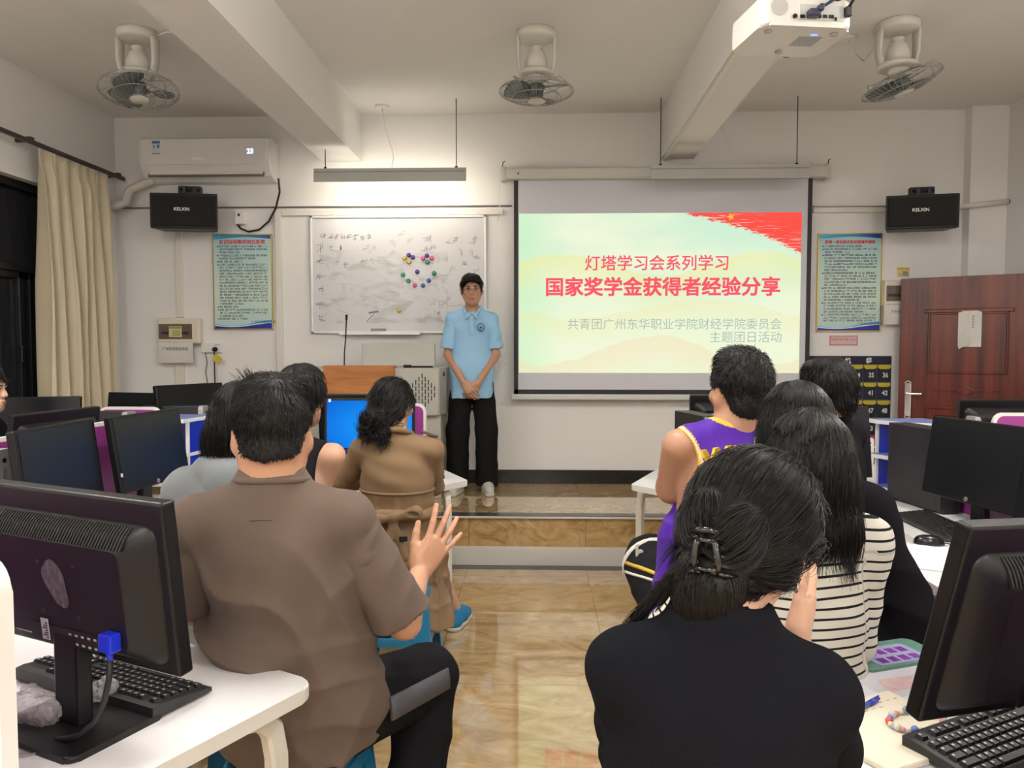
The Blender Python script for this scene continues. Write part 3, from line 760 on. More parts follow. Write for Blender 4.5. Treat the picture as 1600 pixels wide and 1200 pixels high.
# ---------------- board lamps (linear pendants)
def pendant(px0, px1, py0, y, lit, label):
    a = aty(px0, py0, y); c = aty(px1, py0, y)
    w = c[0] - a[0]; z1 = a[2]
    t = thing('board_lamp', label, 'lamp', ((a[0] + c[0]) / 2, y, z1))
    GREY = mat('lamp_grey', (.42, .42, .39), .4)
    Mx = Matrix(((0, 0, 1, 0), (1, 0, 0, 0), (0, 1, 0, 0), (0, 0, 0, 1)))
    # L-shaped reflector: shields the room, open to the wall and below
    b = MB(); b.prism([(-.03, 0), (-.012, 0), (-.012, -.006), (-.022, -.006), (-.03, -.03), (-.04, -.105), (-.046, -.105), (-.038, -.03), (-.036, 0)], -w / 2, w / 2, Mx); b.obj('reflector', GREY, t)
    b = MB(); b.boxr((-w / 2, -.040, -.031), (w / 2, -.034, -.024)); b.obj('seam', mat('seam_grey', (.25, .25, .24), .5), t)
    b = MB(); b.cyl((-w / 2 + .03, .01, -.035), (w / 2 - .03, .01, -.035), .013, n=12); b.obj('tube', emis('lit_board_tube', (1, .93, .80), 9) if lit else mat('tube_off', (.7, .7, .68), .2), t)
    for sx in ((-1, 1)):
        b = MB(); b.cyl((sx * (w / 2 - .08), .01, 0), (sx * (w / 2 - .08), .01, (ZC if not (a[0] + (sx + 1) * w / 2 < -1.2) or not lit else 3.03) - z1), .0035, n=8)
        b.cyl((sx * (w / 2 - .08), .01, -.002), (sx * (w / 2 - .08), .01, .02), .012, n=10); b.obj('suspension_wire', DARKM, t)
    if lit:
        area_light('board_lamp_light', ((a[0] + c[0]) / 2, y + .02, z1 - .055), w - .08, .05, 5.5, (1, .90, .74), (1.0, 0, 0))
    return t, a, c, z1
pendant(492, 729, 265, 6.02, True, 'lit grey linear lamp hanging above the whiteboard')
pendant(1016, 1262, 260, 6.05, False, 'unlit grey linear lamp hanging above the projection screen')
b = MB(); q = aty(597, 178, 6.2); b.cyl((q[0], 6.2, ZC), (q[0], 6.2, ZC - .016), .06, .05, 20)
pts = [(q[0], 6.2, ZC - .014)] + [tuple(aty(*p, 6.12)) for p in ((603, 205), (612, 232), (615, 245), (612, 262))] + [(aty(611, 266, 6.04)[0], 6.03, aty(611, 266, 6.03)[2])]
b.tube(pts, .004, 6); tag(b.obj('lamp_flex', WHITEP), 'white flex with ceiling rose feeding the lamp above the whiteboard', 'cable')
b = MB(); b.tube([aty(1126, 195, 6.2), aty(1134, 215, 6.15), aty(1143, 240, 6.1), aty(1141, 258, 6.06)], .0035, 6)
tag(b.obj('lamp_flex', WHITEP), 'thin white flex hanging down to the lamp above the projection screen', 'cable')

# ---------------- projection screen with the slide on it
ys = YW - .11
A = aty(785, 268, ys); B_ = aty(1293, 287, ys)
t = thing('projection_screen', 'pulled-down projection screen showing a slide with pink Chinese headings', 'screen', (A[0], ys, 0))
def sx(px, py, yy=ys): q = aty(px, py, yy); return q[0] - A[0], q[2]
Wc = B_[0] - A[0]; zc = (A[2] + B_[2]) / 2 + .03
b = MB(); b.boxr((0, -.05, zc - .045), (Wc, .05, zc + .05), .018, 4); b.boxr((-.012, -.055, zc - .055), (.03, .055, zc + .06), .01, 2); b.boxr((Wc - .03, -.055, zc - .055), (Wc + .012, .055, zc + .06), .01, 2)
b.obj('housing', mat('screen_housing', (.56, .56, .50), .4), t)
b = MB()
for xx in (.0, Wc): b.boxr((xx - .01, -.01, zc + .05), (xx + .01, .10, zc + .07), .003, 1); b.tube([(xx, 0, zc + .06), (xx + .005, 0, zc + .10), (xx + .02, 0, zc + .11)], .004, 6)
b.obj('hook', DARKM, t)
b = MB(); b.sphere((.13, -.052, zc), .007, 10, 8); b.obj('sensor_eye', BLACKG, t)
l0, zt_ = sx(803, 289); l1, _ = sx(1270, 289); zb = sx(800, 618)[1]; lb0 = l0 - .0; lb1 = l1 - .005
FAB = mat('screen_fabric', (.60, .61, .66), .7)
BORD = mat('screen_border_black', (.015, .015, .018), .6)
bw = .035
b = MB(); b.boxr((l0 + bw, .004, zb + .05), (l1 - bw, .008, zc - .03)); b.obj('fabric', FAB, t)
b = MB()
for lo, hi in (((l0, .003, zb), (l0 + bw, .009, zc - .03)), ((l1 - bw, .003, zb), (l1, .009, zc - .03)), ((l0, .003, zb + .012), (l1, .009, zb + .05))): b.boxr(lo, hi)
b.obj('black_border', BORD, t)
b = MB(); b.boxr((l0 - .02, -.012, zb - .035), (l1 + .02, .022, zb + .012), .010, 3); b.obj('weight_bar', mat('weight_bar', (.62, .62, .60), .35), t)
b = MB(); b.tube([(-.02, .0, zc - .04), (-.03, .02, zc - .12), (-.025, .05, zc - .25), (-.045, .08, zc - .36)], .004, 6); b.obj('lead', WHITEP, t)
# slide
q0 = sx(811, 334); q1 = sx(1254, 583); q2 = sx(1253, 333)
S0, S1, Z1, Z0 = q0[0], q2[0], q0[1], q1[1]
SW, SH = S1 - S0, Z1 - Z0
sm, nt, bs = _new('projected_slide'); N = nt.nodes; L = nt.links; N.remove(bs)
tc = N.new('ShaderNodeTexCoord'); sp = N.new('ShaderNodeSeparateXYZ'); L.new(tc.outputs['Generated'], sp.inputs[0])
X, Z = sp.outputs[0], sp.outputs[2]
def M_(op, a, c=None, clamp=False):
    q = N.new('ShaderNodeMath'); q.operation = op; q.use_clamp = clamp
    for i, v in enumerate((a, c)):
        if v is None: continue
        if isinstance(v, (int, float)): q.inputs[i].default_value = v
        else: L.new(v, q.inputs[i])
    return q.outputs[0]
def mixc(f, a, c):
    q = N.new('ShaderNodeMixRGB')
    if isinstance(f, (int, float)): q.inputs[0].default_value = f
    else: L.new(f, q.inputs[0])
    for i, v in ((1, a), (2, c)):
        if isinstance(v, tuple): q.inputs[i].default_value = (*v, 1)
        else: L.new(v, q.inputs[i])
    return q.outputs[0]
def sstep(v, e0, e1):
    q = N.new('ShaderNodeMapRange'); q.interpolation_type = 'SMOOTHSTEP'; L.new(v, q.inputs[0]); q.inputs[1].default_value = e0; q.inputs[2].default_value = e1; return q.outputs[0]
def noise(sx_, sz_, scale, det=3, seed=0):
    cb = N.new('ShaderNodeCombineXYZ'); L.new(M_('MULTIPLY', X, sx_), cb.inputs[0]); L.new(M_('MULTIPLY', Z, sz_), cb.inputs[1]); cb.inputs[2].default_value = seed
    n = N.new('ShaderNodeTexNoise'); n.inputs['Scale'].default_value = scale; n.inputs['Detail'].default_value = det; L.new(cb.outputs[0], n.inputs['Vector']); return n.outputs['Fac']
base = mixc(sstep(Z, .15, .95), srgb(238, 246, 214), srgb(207, 238, 212))
base = mixc(sstep(noise(1, 1.4, 2.2, 2, 4), .35, .7), base, srgb(240, 246, 216))
base = mixc(M_('MULTIPLY', sstep(X, .18, 0.0), .5), base, srgb(190, 240, 190))
# pale hills: ridge heights as functions of x
def hill(color, z0, amp, f, ph, depth, strength):
    global base
    ridge = M_('ADD', M_('MULTIPLY', M_('SINE', M_('ADD', M_('MULTIPLY', X, f), ph)), amp), M_('ADD', z0, M_('MULTIPLY', noise(1, 0, 9, 3, ph), .10)))
    below = M_('SUBTRACT', ridge, Z)
    f1 = M_('MULTIPLY', sstep(below, 0, .012), sstep(below, depth, 0))
    base = mixc(M_('MULTIPLY', f1, strength), base, color)
hill(srgb(238, 234, 150), .64, .07, 9, .2, .30, .50)
hill(srgb(240, 232, 170), .36, .06, 7, 3.2, .22, .38)
hill(srgb(244, 222, 180), .10, .09, 8, 3.9, .30, .5)
# the red brush-stroke flag in the upper right corner
tt = M_('DIVIDE', M_('SUBTRACT', X, .575), .425)
edge = M_('SUBTRACT', 1.0, M_('ADD', M_('MULTIPLY', tt, .17), M_('MULTIPLY', M_('POWER', M_('MAXIMUM', tt, 0.0), 3.0), .09)))
edge = M_('ADD', edge, M_('MULTIPLY', M_('SUBTRACT', noise(16, 30, 3.2, 5, 2), .5), .09))
fl = sstep(M_('SUBTRACT', Z, edge), -.004, .012)
fl = M_('MULTIPLY', fl, sstep(X, .56, .60))
streak = sstep(noise(6, 60, 2.4, 4, 8), .56, .64)
near = sstep(M_('SUBTRACT', Z, edge), .16, .02)
red = mixc(M_('MULTIPLY', streak, M_('MULTIPLY', near, .7)), srgb(250, 85, 75), srgb(248, 215, 200))
base = mixc(fl, base, red)
em = N.new('ShaderNodeEmission'); L.new(base, em.inputs[0]); em.inputs[1].default_value = .93
L.new(em.outputs[0], N['Material Output'].inputs[0])
SLIDE = sm
b = MB(); b.boxr((S0, .0015, Z0), (S1, .0035, Z1)); o = b.obj('projected_slide', SLIDE, t)
PINK = emis('slide_pink', srgb(247, 92, 108), .93); GREYT = emis('slide_grey', srgb(172, 190, 182), .93); STAR = emis('slide_star', srgb(252, 196, 60), .93)
def line(txt, x0px, x1px, basepy, m, fat, name='slide_heading'):
    x0, z = sx(x0px, basepy); x1, _ = sx(x1px, basepy)
    o = text_mesh(name, txt, .1, m, t, (0, 0, 0), fat=fat)
    xs = [v.co.x for v in o.data.vertices]; s = (x1 - x0) / (max(xs) - min(xs)); mn = min(xs)
    o.data.transform(Matrix.Translation((-mn, 0, 0))); o.scale = (s, 1, s)
    zs = [v.co.z for v in o.data.vertices]
    o.location = (x0, .0005, z - min(zs) * s)
line('灯塔学习会系列学习', 914, 1138, 423, PINK, .0012)
line('国家奖学金获得者经验分享', 853, 1219, 463, PINK, .0026)
line('共青团广州东华职业学院财经学院委员会', 887, 1221, 515, GREYT, .0)
line('主题团日活动', 1109, 1221, 535, GREYT, .0)
b = MB(); q = sx(1142, 339)
st = [(q[0] + (.034 if k % 2 == 0 else .014) * math.cos(PI / 2 + k * PI / 5 + .25), q[1] + (.034 if k % 2 == 0 else .014) * math.sin(PI / 2 + k * PI / 5 + .25)) for k in range(10)]
b.poly([(x, .001, z) for x, z in st]); b.obj('slide_star', STAR, t)

# ---------------- numbered phone pocket chart
yb = YW - .02
a = aty(1262, 556, yb); c = aty(1391, 690, yb); w, h = c[0] - a[0], a[2] - c[2]
t = thing('phone_pocket_chart', 'navy hanging phone pocket chart with yellow tabs and numbers beside the door', 'pocket chart', (a[0], YW, c[2]))
NAVY = mat('navy_nylon', (.010, .012, .028), .7, bump=.3, bscale=200); YEL = mat('pocket_yellow', (.50, .40, .02), .6); CLEAR = mat('pocket_binding', (.06, .09, .13), .4); NUM = mat('pocket_number', (.72, .72, .70), .5)
b = MB(); b.boxr((0, -.012, 0), (w, -.002, h), .003, 1); b.obj('backing', mat('chart_edge', (.05, .08, .13), .6), t)
b = MB(); b.boxr((.004, -.016, h * .905), (w - .004, -.011, h - .006), .002, 1); b.obj('title_band', NAVY, t)
for s_, px in (('手', 1292), ('机', 1325), ('袋', 1358)):
    q = aty(px, 567, yb); text_mesh('title', s_, .050, NUM, t, (q[0] - a[0], -.0175, q[2] - c[2]), align='CENTER', bold=.0015)
cw = .1135; ch = .147
for r in range(4):
    for k in range(6):
        num = 31 + r * 6 + k
        x1 = w - .01 - (5 - k) * cw; x0 = x1 - cw + .008
        zt2 = h * .895 - r * ch; zz = zt2 - ch + .012
        b = MB(); b.use(NAVY).boxr((x0, -.022, zz), (x1, -.011, zt2 - .030), .004, 1)
        p = b.obj('pocket', parent=t)
        b = MB(); b.prism([(x0 + .002, zt2), (x0 + .002, zt2 - .022), (x0 + .02, zt2 - .034), (x1 - .02, zt2 - .034), (x1 - .002, zt2 - .022), (x1 - .002, zt2)], .011, .025, Matrix(((1, 0, 0, 0), (0, 0, -1, 0), (0, 1, 0, 0), (0, 0, 0, 1)))); b.obj('yellow_tab', YEL, p)
        text_mesh('number', str(num), .055, NUM, p, ((x0 + x1) / 2 + .008, -.0232, zz + .033), align='CENTER', bold=.0012, sx=.85)
# ------------------------------------------------------------------ computer desks
DESKW = mat('desk_laminate', (.80, .80, .80), .32, spec=.5)
EDGEW = mat('desk_edge_cream', (.68, .66, .60), .4)
LEGW = mat('desk_leg_cream', (.68, .655, .58), .35)
BOARD = mat('modesty_board', (.40, .36, .28), .6)
PURPLE = mat('purple_panel', (.32, .045, .26), .35)
PEDGE = mat('partition_edge', (.80, .77, .74), .35)
DZT = .75
def roundpoly(pts, r, n=6):
    out = []; m = len(pts)
    for i in range(m):
        p0, p, p1 = Vector(pts[i - 1]), Vector(pts[i]), Vector(pts[(i + 1) % m])
        a = (p0 - p).normalized(); c = (p1 - p).normalized()
        ang = a.angle(c); d = min(r / math.tan(ang / 2), (p0 - p).length * .45, (p1 - p).length * .45); rr_ = d * math.tan(ang / 2)
        ctr = p + (a + c).normalized() * (rr_ / math.sin(ang / 2))
        s = p + a * d - ctr; e = p + c * d - ctr
        for k in range(n + 1):
            t_ = k / n; v = (s * (1 - t_) + e * t_); v = v.normalized() * rr_ + ctr; out.append((v.x, v.y))
    return out
def uleg(t, x, y, ang, w=.46):
    """flat-bar U leg with rounded shoulders, spanning w along direction ang, under the top"""
    ca, sa = math.cos(ang), math.sin(ang); zt = DZT - .032
    for s in (-1, 1):
        b = MB(); path = []
        px = s * w / 2
        path = [(px, .0), (px, zt - .12), (px - s * .012, zt - .055), (px - s * .045, zt - .018), (px - s * .10, zt - .003)]
        rings = []
        for k, (u, z) in enumerate(path):
            q0 = path[max(k - 1, 0)]; q1 = path[min(k + 1, len(path) - 1)]
            d = Vector((q1[0] - q0[0], q1[1] - q0[1])).normalized(); nrm = Vector((-d.y, d.x))
            ring = []
            for du, dv in ((-.024, -.017), (.024, -.017), (.024, .017), (-.024, .017)):
                uu, zz = u + nrm.x * du, z + nrm.y * du
                ring.append((x + uu * ca - dv * sa, y + uu * sa + dv * ca, max(zz, 0)))
            rings.append(ring)
        b.loft(rings, True, False); o = b.obj('leg', LEGW, t)
        o.modifiers.new('bev', 'BEVEL').width = .006
def desk(poly, legs, label, r=.05, boards=()):
    t = thing('computer_desk', label, 'desk', (0, 0, 0), 0, 'white computer desks')
    b = MB(); b.use(EDGEW).prism(roundpoly(poly, r), DZT - .032, DZT, None, .004, 2)
    o = b.obj('desktop', parent=t); o.data.materials.append(DESKW)
    for p in o.data.polygons:
        if p.normal.z > .9: p.material_index = 1
    for x, y, a, w in legs: uleg(t, x, y, a, w)
    for (x0, y0, x1, y1) in boards:
        d = math.hypot(x1 - x0, y1 - y0); a = math.atan2(y1 - y0, x1 - x0)
        b = MB(); b.box(((x0 + x1) / 2, (y0 + y1) / 2, .50), (d, .016, .42), a, .002, 1); b.obj('modesty_panel', BOARD, t)
    return t
def rect(c, a, L, D, side=1):
    """corner c, user edge along angle a for L, depth D at a +- 90 degrees"""
    u = Vector((math.cos(a), math.sin(a))); v = Vector((math.cos(a + side * PI / 2), math.sin(a + side * PI / 2))); c = Vector(c)
    return [tuple(c), tuple(c + u * L), tuple(c + u * L + v * D), tuple(c + v * D)], u, v
def partition(x0, y0, x1, y1, label, zt=1.155):
    d = math.hypot(x1 - x0, y1 - y0); a = math.atan2(y1 - y0, x1 - x0)
    t = thing('desk_divider', label, 'divider', (x0, y0, DZT), a, 'purple desk dividers')
    h = zt - DZT
    Mx = Matrix.Rotation(PI / 2, 4, 'X')
    outl = roundpoly([(0, 0), (d, 0), (d, h), (0, h)], .05)
    inn = roundpoly([(.016, .004), (d - .016, .004), (d - .016, h - .016), (.016, h - .016)], .036)
    b = MB(); b.prism(outl, -.0125, .0125, Mx, .004, 2); b.obj('white_edging', PEDGE, t)
    b = MB(); b.prism(inn, -.0138, .0138, Mx); b.obj('panel', PURPLE, t)
    return t
A1 = math.radians(151.7)
pl, u1, v1 = rect((-.488, 1.665), A1, 1.0, 1.2, 1)
c1 = Vector((-.488, 1.665))
lg = lambda c, u, v, a, b_: (c + u * a + v * b_)
def legpos(c, u, v, a, b_, ang): q = c + u * a + v * b_; return (q.x, q.y, ang, .46)
av = math.atan2(v1.y, v1.x)
desk(pl, [legpos(c1, u1, v1, .06, .30, av), legpos(c1, u1, v1, .06, .88, av), legpos(c1, u1, v1, .94, .30, av), legpos(c1, u1, v1, .94, .88, av)], 'nearest white computer desk at lower left, behind the man in brown')
q = c1 + v1 * .6 + u1 * .085; q2 = q + u1 * .98
partition(q.x, q.y, q2.x, q2.y, 'purple partition with white rounded edge at lower left corner of the photo')
A6 = math.radians(28.3)
pr_, u6, v6 = rect((.42, 1.575), A6, 1.55, 1.2, -1); c6 = Vector((.42, 1.575)); a6 = math.atan2(v6.y, v6.x)
desk(pr_, [legpos(c6, u6, v6, .06, .30, a6), legpos(c6, u6, v6, .06, .88, a6), legpos(c6, u6, v6, 1.48, .30, a6)], 'nearest white computer desk at lower right with the cream notebook')
q = c6 + v6 * .6; q2 = q + u6 * 1.45
partition(q.x, q.y, q2.x, q2.y, 'purple partition on the nearest right-hand desk')
desk([(-.385, 4.235), (-.56, 4.02), (-.98, 3.90), (-1.95, 3.90), (-1.95, 4.98), (-.75, 4.98)], [(-.56, 4.30, 2.0, .34), (-1.2, 4.12, 0, .46), (-1.8, 4.12, 0, .3)], 'white computer desk in front of the woman in the trench coat', .03, [(-1.85, 4.56, -.70, 4.56)])
partition(-1.22, 4.56, -.665, 4.56, 'purple partition behind the lit blue monitor')
desk([(.505, 4.14), (.66, 3.96), (1.12, 3.90), (2.30, 3.90), (2.30, 4.98), (.86, 4.98)], [(.665, 4.22, -1.0, .30), (1.5, 4.12, 0, .46), (2.1, 4.12, 0, .3)], 'white computer desk beside the boy in the purple jersey', .03, [(.95, 4.56, 2.2, 4.56)])
partition(.905, 4.52, 1.30, 4.52, 'purple partition behind the tower beside the boy in the jersey', 1.10)
desk([(-2.72, 2.32), (-1.22, 2.32), (-1.22, 3.76), (-2.72, 3.76)], [(-1.30, 2.62, PI / 2, .4), (-1.30, 3.5, PI / 2, .46), (-2.6, 2.62, PI / 2, .4), (-2.6, 3.5, PI / 2, .46)], 'white computer desk under the two angled monitors on the left')
partition(-2.06, 2.36, -1.94, 3.72, 'purple partition running behind the two angled left monitors')
desk([(1.245, 2.32), (2.12, 2.32), (2.12, 3.86), (.86, 3.86), (.86, 3.36), (1.245, 3.28)], [(1.315, 2.62, PI / 2, .28), (1.315, 3.05, PI / 2, .3), (2.05, 2.7, PI / 2, .46), (2.05, 3.4, PI / 2, .46)], 'white computer desk on the right with black monitor and open book', .04, [(1.40, 2.36, 1.40, 3.2)])
partition(1.97, 2.4, 1.90, 3.74, 'purple partition showing between the two right-hand monitors')
desk([(-3.3, 4.16), (-2.02, 4.16), (-2.02, 5.02), (-3.3, 5.02)], [(-3.1, 4.25, PI / 2, .4), (-2.15, 4.25, PI / 2, .4), (-2.15, 4.75, PI / 2, .4)], 'white computer desk under the curtain at the far left')
partition(-2.62, 4.50, -2.235, 4.48, 'purple partition with white rounded end near the curtain', 1.135)
desk([(2.02 + .3, 3.95), (3.5, 3.95), (3.5, 4.75), (2.02 + .3, 4.75)], [(2.45, 4.3, PI / 2, .4), (3.4, 4.3, PI / 2, .4)], 'white computer desk in front of the open wooden door')
partition(2.34, 4.02, 2.98, 4.02, 'short purple partition before the wooden door')

# ------------------------------------------------------------------ monitors
MONB = mat('monitor_black', (.0085, .008, .0095), .36, spec=.32, bump=.04, bscale=500)
SCRB = mat('screen_dark', (.010, .011, .013), .30, spec=.3)
LOGO = mat('logo_silver', (.62, .62, .62), .3, metal=.7)
PORT = mat('port_icon', (.45, .45, .45), .5)
MW, MH = .52, .335
def monitor(x, y, rz, label, zb=.865, tilt=8, roll=0, lit=None, detail=False, logo=True, w=MW, h=MH):
    t = thing('computer_monitor', label, 'monitor', (x, y, DZT), rz, 'black desktop monitors')
    z0 = zb - DZT
    T = Matrix.Translation((0, 0, z0 + h * .5)) @ Matrix.Rotation(math.radians(roll), 4, 'Y') @ Matrix.Rotation(math.radians(-tilt), 4, 'X') @ Matrix.Translation((0, 0, -h * .5))
    # housing: bezel frame, thin rim, swelling back (local screen side = -y)
    b = MB(); b.box((0, .010, h / 2), (w, .032, h), 0, .006, 3, T)
    def ring(ww, hh, yy, rr_, cz): return [T @ Vector((p[0], yy, p[1] + cz)) for p in roundpoly([(-ww / 2, -hh / 2), (ww / 2, -hh / 2), (ww / 2, hh / 2), (-ww / 2, hh / 2)], rr_, 5)]
    cz = h * .46
    b.loft([ring(w * .93, h * .84, .020, .03, cz), ring(w * .90, h * .80, .030, .03, cz), ring(w * .80, h * .70, .050, .03, cz), ring(w * .70, h * .60, .064, .02, cz - .005), ring(w * .69, h * .59, .066, .02, cz - .005)], True, True)
    b.obj('housing', MONB, t)
    b = MB(); b.boxr((-w / 2 + .016, -.0078, .034), (w / 2 - .016, -.0055, h - .016), 0, 1, T)
    if lit: b.obj('display', lit, t)
    else: b.obj('display', SCRB, t)
    if logo:
        b = MB(); b.cyl(T @ Vector((0, -.006, .017)), T @ Vector((0, -.0085, .017)), .0095, n=20); lo = b.obj('maker_badge', LOGO, t)
        text_mesh('badge_letters', 'hp', .014, MONB, lo, (0, 0, 0), align='CENTER', M=T @ Matrix.Translation((0, -.0092, .0128)))
    b = MB(); b.boxr((-.036, .022, .012), (.036, .056, z0 + h * .22), .006, 2); b.obj('stand_neck', MONB, t)
    b = MB(); b.prism(roundpoly([(-.13, -.07), (.13, -.07), (.13, .14), (-.13, .14)], .02), 0, .013, None, .004, 2); b.obj('stand_base', MONB, t)
    if detail:
        # slatted vent along the top of the swelling back
        b = MB()
        for k in range(46):
            xx = -w * .36 + k * w * .72 / 45
            P = [Vector((xx, .0315, cz + h * .395)), Vector((xx, .045, cz + h * .365)), Vector((xx, .056, cz + h * .325)), Vector((xx + .001, .0645, cz + h * .288))]
            rings = []
            for p in P: rings.append([T @ (p + Vector((dx, dy + .0008, dy * .6))) for dx, dy in ((-.0022, -.003), (.0022, -.003), (.0022, .0012), (-.0022, .0012))])
            b.loft(rings, True, False)
        b.obj('vent_slats', mat('vent_dark', (.004, .004, .005), .6), t)
        for sx_ in (-1, 1):
            for zz in (-.05, .05):
                b = MB(); c_ = Vector((sx_ * .052, .0655, cz + zz)); b.lathe([(.0, 0), (.004, 0), (.0045, .0012), (.002, .0014), (.0, .0014)], n=10, M=T @ Matrix.Translation(c_) @ Matrix.Rotation(-PI / 2, 4, 'X')); b.obj('screw', DARKM, t)
        # dull round cover sticker over the arm mount
        b = MB(); pts = []
        for k in range(22):
            a_ = 2 * PI * k / 22; r_ = 1 + .10 * math.sin(3 * a_ + 1) + .05 * math.sin(5 * a_)
            pts.append((.030 * r_ * math.cos(a_) + .014 * math.sin(a_), .046 * r_ * math.sin(a_)))
        b.prism([(x_ + .006, z_ + cz + .012) for x_, z_ in pts], -.0685, -.066, T @ Matrix(((1, 0, 0, 0), (0, 0, -1, 0), (0, 1, 0, 0), (0, 0, 0, 1)))); b.obj('torn_sticker', mat('sticker_film', (.085, .075, .085), .3, var=.5, vscale=60, bump=.5, bscale=80), t)
        b = MB(); b.boxr((-.10, .066, cz - h * .34), (.10, .0675, cz - h * .235), 0, 1, T); pb = b.obj('port_recess', mat('recess_black', (.006, .006, .007), .5), t)
        b = MB()
        for k in range(5):
            for r_ in range(2): b.boxr((-.095 + .018 * k, .067, cz - h * .27 - r_ * .018), (-.088 + .018 * k, .0684, cz - h * .258 - r_ * .018), 0, 1, T)
        b.obj('port_icons', PORT, t)
        b = MB(); b.boxr((.042, .068, cz - h * .33), (.064, .0692, cz - h * .20), 0, 1, T); sl = b.obj('serial_label', mat('label_white', (.6, .6, .6), .5), t)
        b = MB()
        for k in range(7): b.boxr((.045, .069, cz - h * .32 + .005 * k), (.045 + .006 + .009 * ((k * 5) % 3) / 2, .0697, cz - h * .32 + .005 * k + .0025), 0, 1, T)
        b.obj('label_print', INK, sl)
    return t
# plain desktop picture (blue)
bm_, nt, bs = _new('lit_desktop'); N = nt.nodes; L = nt.links; N.remove(bs)
tc = N.new('ShaderNodeTexCoord'); gr = N.new('ShaderNodeTexGradient'); gr.gradient_type = 'SPHERICAL'
mp = N.new('ShaderNodeMapping'); mp.inputs['Location'].default_value = (-.55, 0, -.45); mp.inputs['Scale'].default_value = (.85, 0, .95); L.new(tc.outputs['Generated'], mp.inputs[0]); L.new(mp.outputs[0], gr.inputs[0])
cr = N.new('ShaderNodeValToRGB'); cr.color_ramp.elements[0].color = (*srgb(0, 60, 190), 1); cr.color_ramp.elements[1].color = (*srgb(30, 150, 245), 1); cr.color_ramp.elements[1].position = .9; L.new(gr.outputs[0], cr.inputs[0])
em = N.new('ShaderNodeEmission'); L.new(cr.outputs[0], em.inputs[0]); em.inputs[1].default_value = 1.0; L.new(em.outputs[0], N['Material Output'].inputs[0])
LIT = bm_
rad = math.radians
m1 = monitor(-.895, 1.485, rad(156.4), 'large black monitor seen from behind at lower left', zb=.885, tilt=6, detail=True, logo=False)
m2 = monitor(.885, 1.355, rad(202), 'large black monitor seen from behind at lower right', zb=.862, tilt=12, roll=-3, h=.352, detail=True, logo=False)
monitor(-1.83, 2.88, rad(92), 'dark monitor on the left desk, left of the purple gap', tilt=7)
monitor(-1.76, 3.43, rad(84), 'dark monitor with pale sticker, right of the purple gap on the left desk', tilt=9)
monitor(-2.28, 3.52, rad(260), 'monitor seen from behind between curtain and angled left monitors', logo=False)
monitor(-2.97, 4.42, rad(14), 'far left dark monitor beneath the curtain', w=.50)
monitor(-2.57, 4.82, rad(-14), 'small dark monitor top in front of the white wall corner left', w=.46, logo=False)
monitor(-2.22, 4.86, rad(62), 'greyish upright monitor below the wall socket', zb=.92, w=.50)
monitor(1.745, 3.12, rad(-79), 'black monitor on the right desk facing the girls, with tower beside it', tilt=8)
monitor(1.70, 2.42, rad(-79), 'black monitor cut by the right edge of the photo', tilt=8)
monitor(2.64, 4.44, rad(180), 'monitor back in front of the open wooden door', logo=False)
mb_ = monitor(-.965, 4.37, rad(2), 'monitor lit with a bright blue desktop beside the trench coat woman', tilt=5, lit=LIT)
monitor(-1.12, 4.80, rad(180), 'monitor back peeking over the lit blue monitor', logo=False)
monitor(1.31, 3.62, rad(8), 'black monitor behind the dark haired girls, below the pocket chart', zb=.88, logo=False)
monitor(1.20, 4.80, rad(180), 'monitor hidden behind the head of the boy in the jersey', logo=False)
# icons on the blue desktop
b = MB(); b.boxr((-.235, -.0125, .135), (-.222, -.0115, .150)) ; b.bm.free()
# pale sticker on the bezel of the left monitor
b = MB(); b.boxr((-.006, -.002, -.008), (.006, 0, .008)); 
ms = [o for o in bpy.data.objects if o.get('label', '').startswith('dark monitor with pale')][0]
o = b.obj('pale_sticker', mat('label_white', (.6, .6, .6), .5), ms, (-.251, -.0235, .20), (rad(-9), .15, 0))
# taskbar and icons on lit monitor
b = MB(); b.boxr((-.243, -.0012, 0), (.243, 0, .012)); o = b.obj('taskbar', emis('taskbar_dark', (.01, .03, .08), 1), mb_, (0, -.0200, .152), (rad(-5), 0, 0))
b = MB()
for k in range(4): b.boxr((-.232 + .02 * k, -.002, .0015), (-.222 + .02 * k, -.0012, .0105))
b.obj('taskbar_icons', emis('icon_white', (.8, .85, .9), 1), o)
b = MB(); b.boxr((-.236, -.0015, .275), (-.222, 0, .292)); o = b.obj('desktop_icon', emis('icon_white', (.8, .85, .9), 1), mb_, (0, .0035, .152), (rad(-5), 0, 0))
o.location = (0, -.0200, .152)

# VGA lead with blue plug and plastic bags on the near left monitor
def local(t, x, y, z):
    return Vector((t.location.x + x * math.cos(t.rotation_euler.z) - y * math.sin(t.rotation_euler.z), t.location.y + x * math.sin(t.rotation_euler.z) + y * math.cos(t.rotation_euler.z), t.location.z + z))
T1 = lambda x, y, z: tuple(local(m1, x, y, z))
t = thing('video_cable', 'black video cable with bright blue plug behind the near left monitor', 'cable', T1(-.150, .070, .200), m1.rotation_euler.z)
BLUEP = mat('vga_blue', (.01, .03, .62), .35)
b = MB(); b.boxr((-.017, -.012, -.012), (.017, .012, .022), .003, 2); b.cyl((0, 0, -.012), (0, 0, -.03), .007, .005, 10); b.obj('blue_plug', BLUEP, t)
b = MB(); b.tube([(0, 0, -.028), (-.002, .004, -.06), (.004, .01, -.10), (.02, .02, -.14), (.045, .03, -.165), (.08, .03, -.18), (.12, .03, -.19)], .0055, 8); b.obj('lead', RUBBER, t)
b = MB(); b.tube([T1(.165, .09, .215), T1(.163, .10, .18), T1(.172, .11, .12), T1(.185, .12, .05), T1(.19, .13, .01)], .0055, 8)
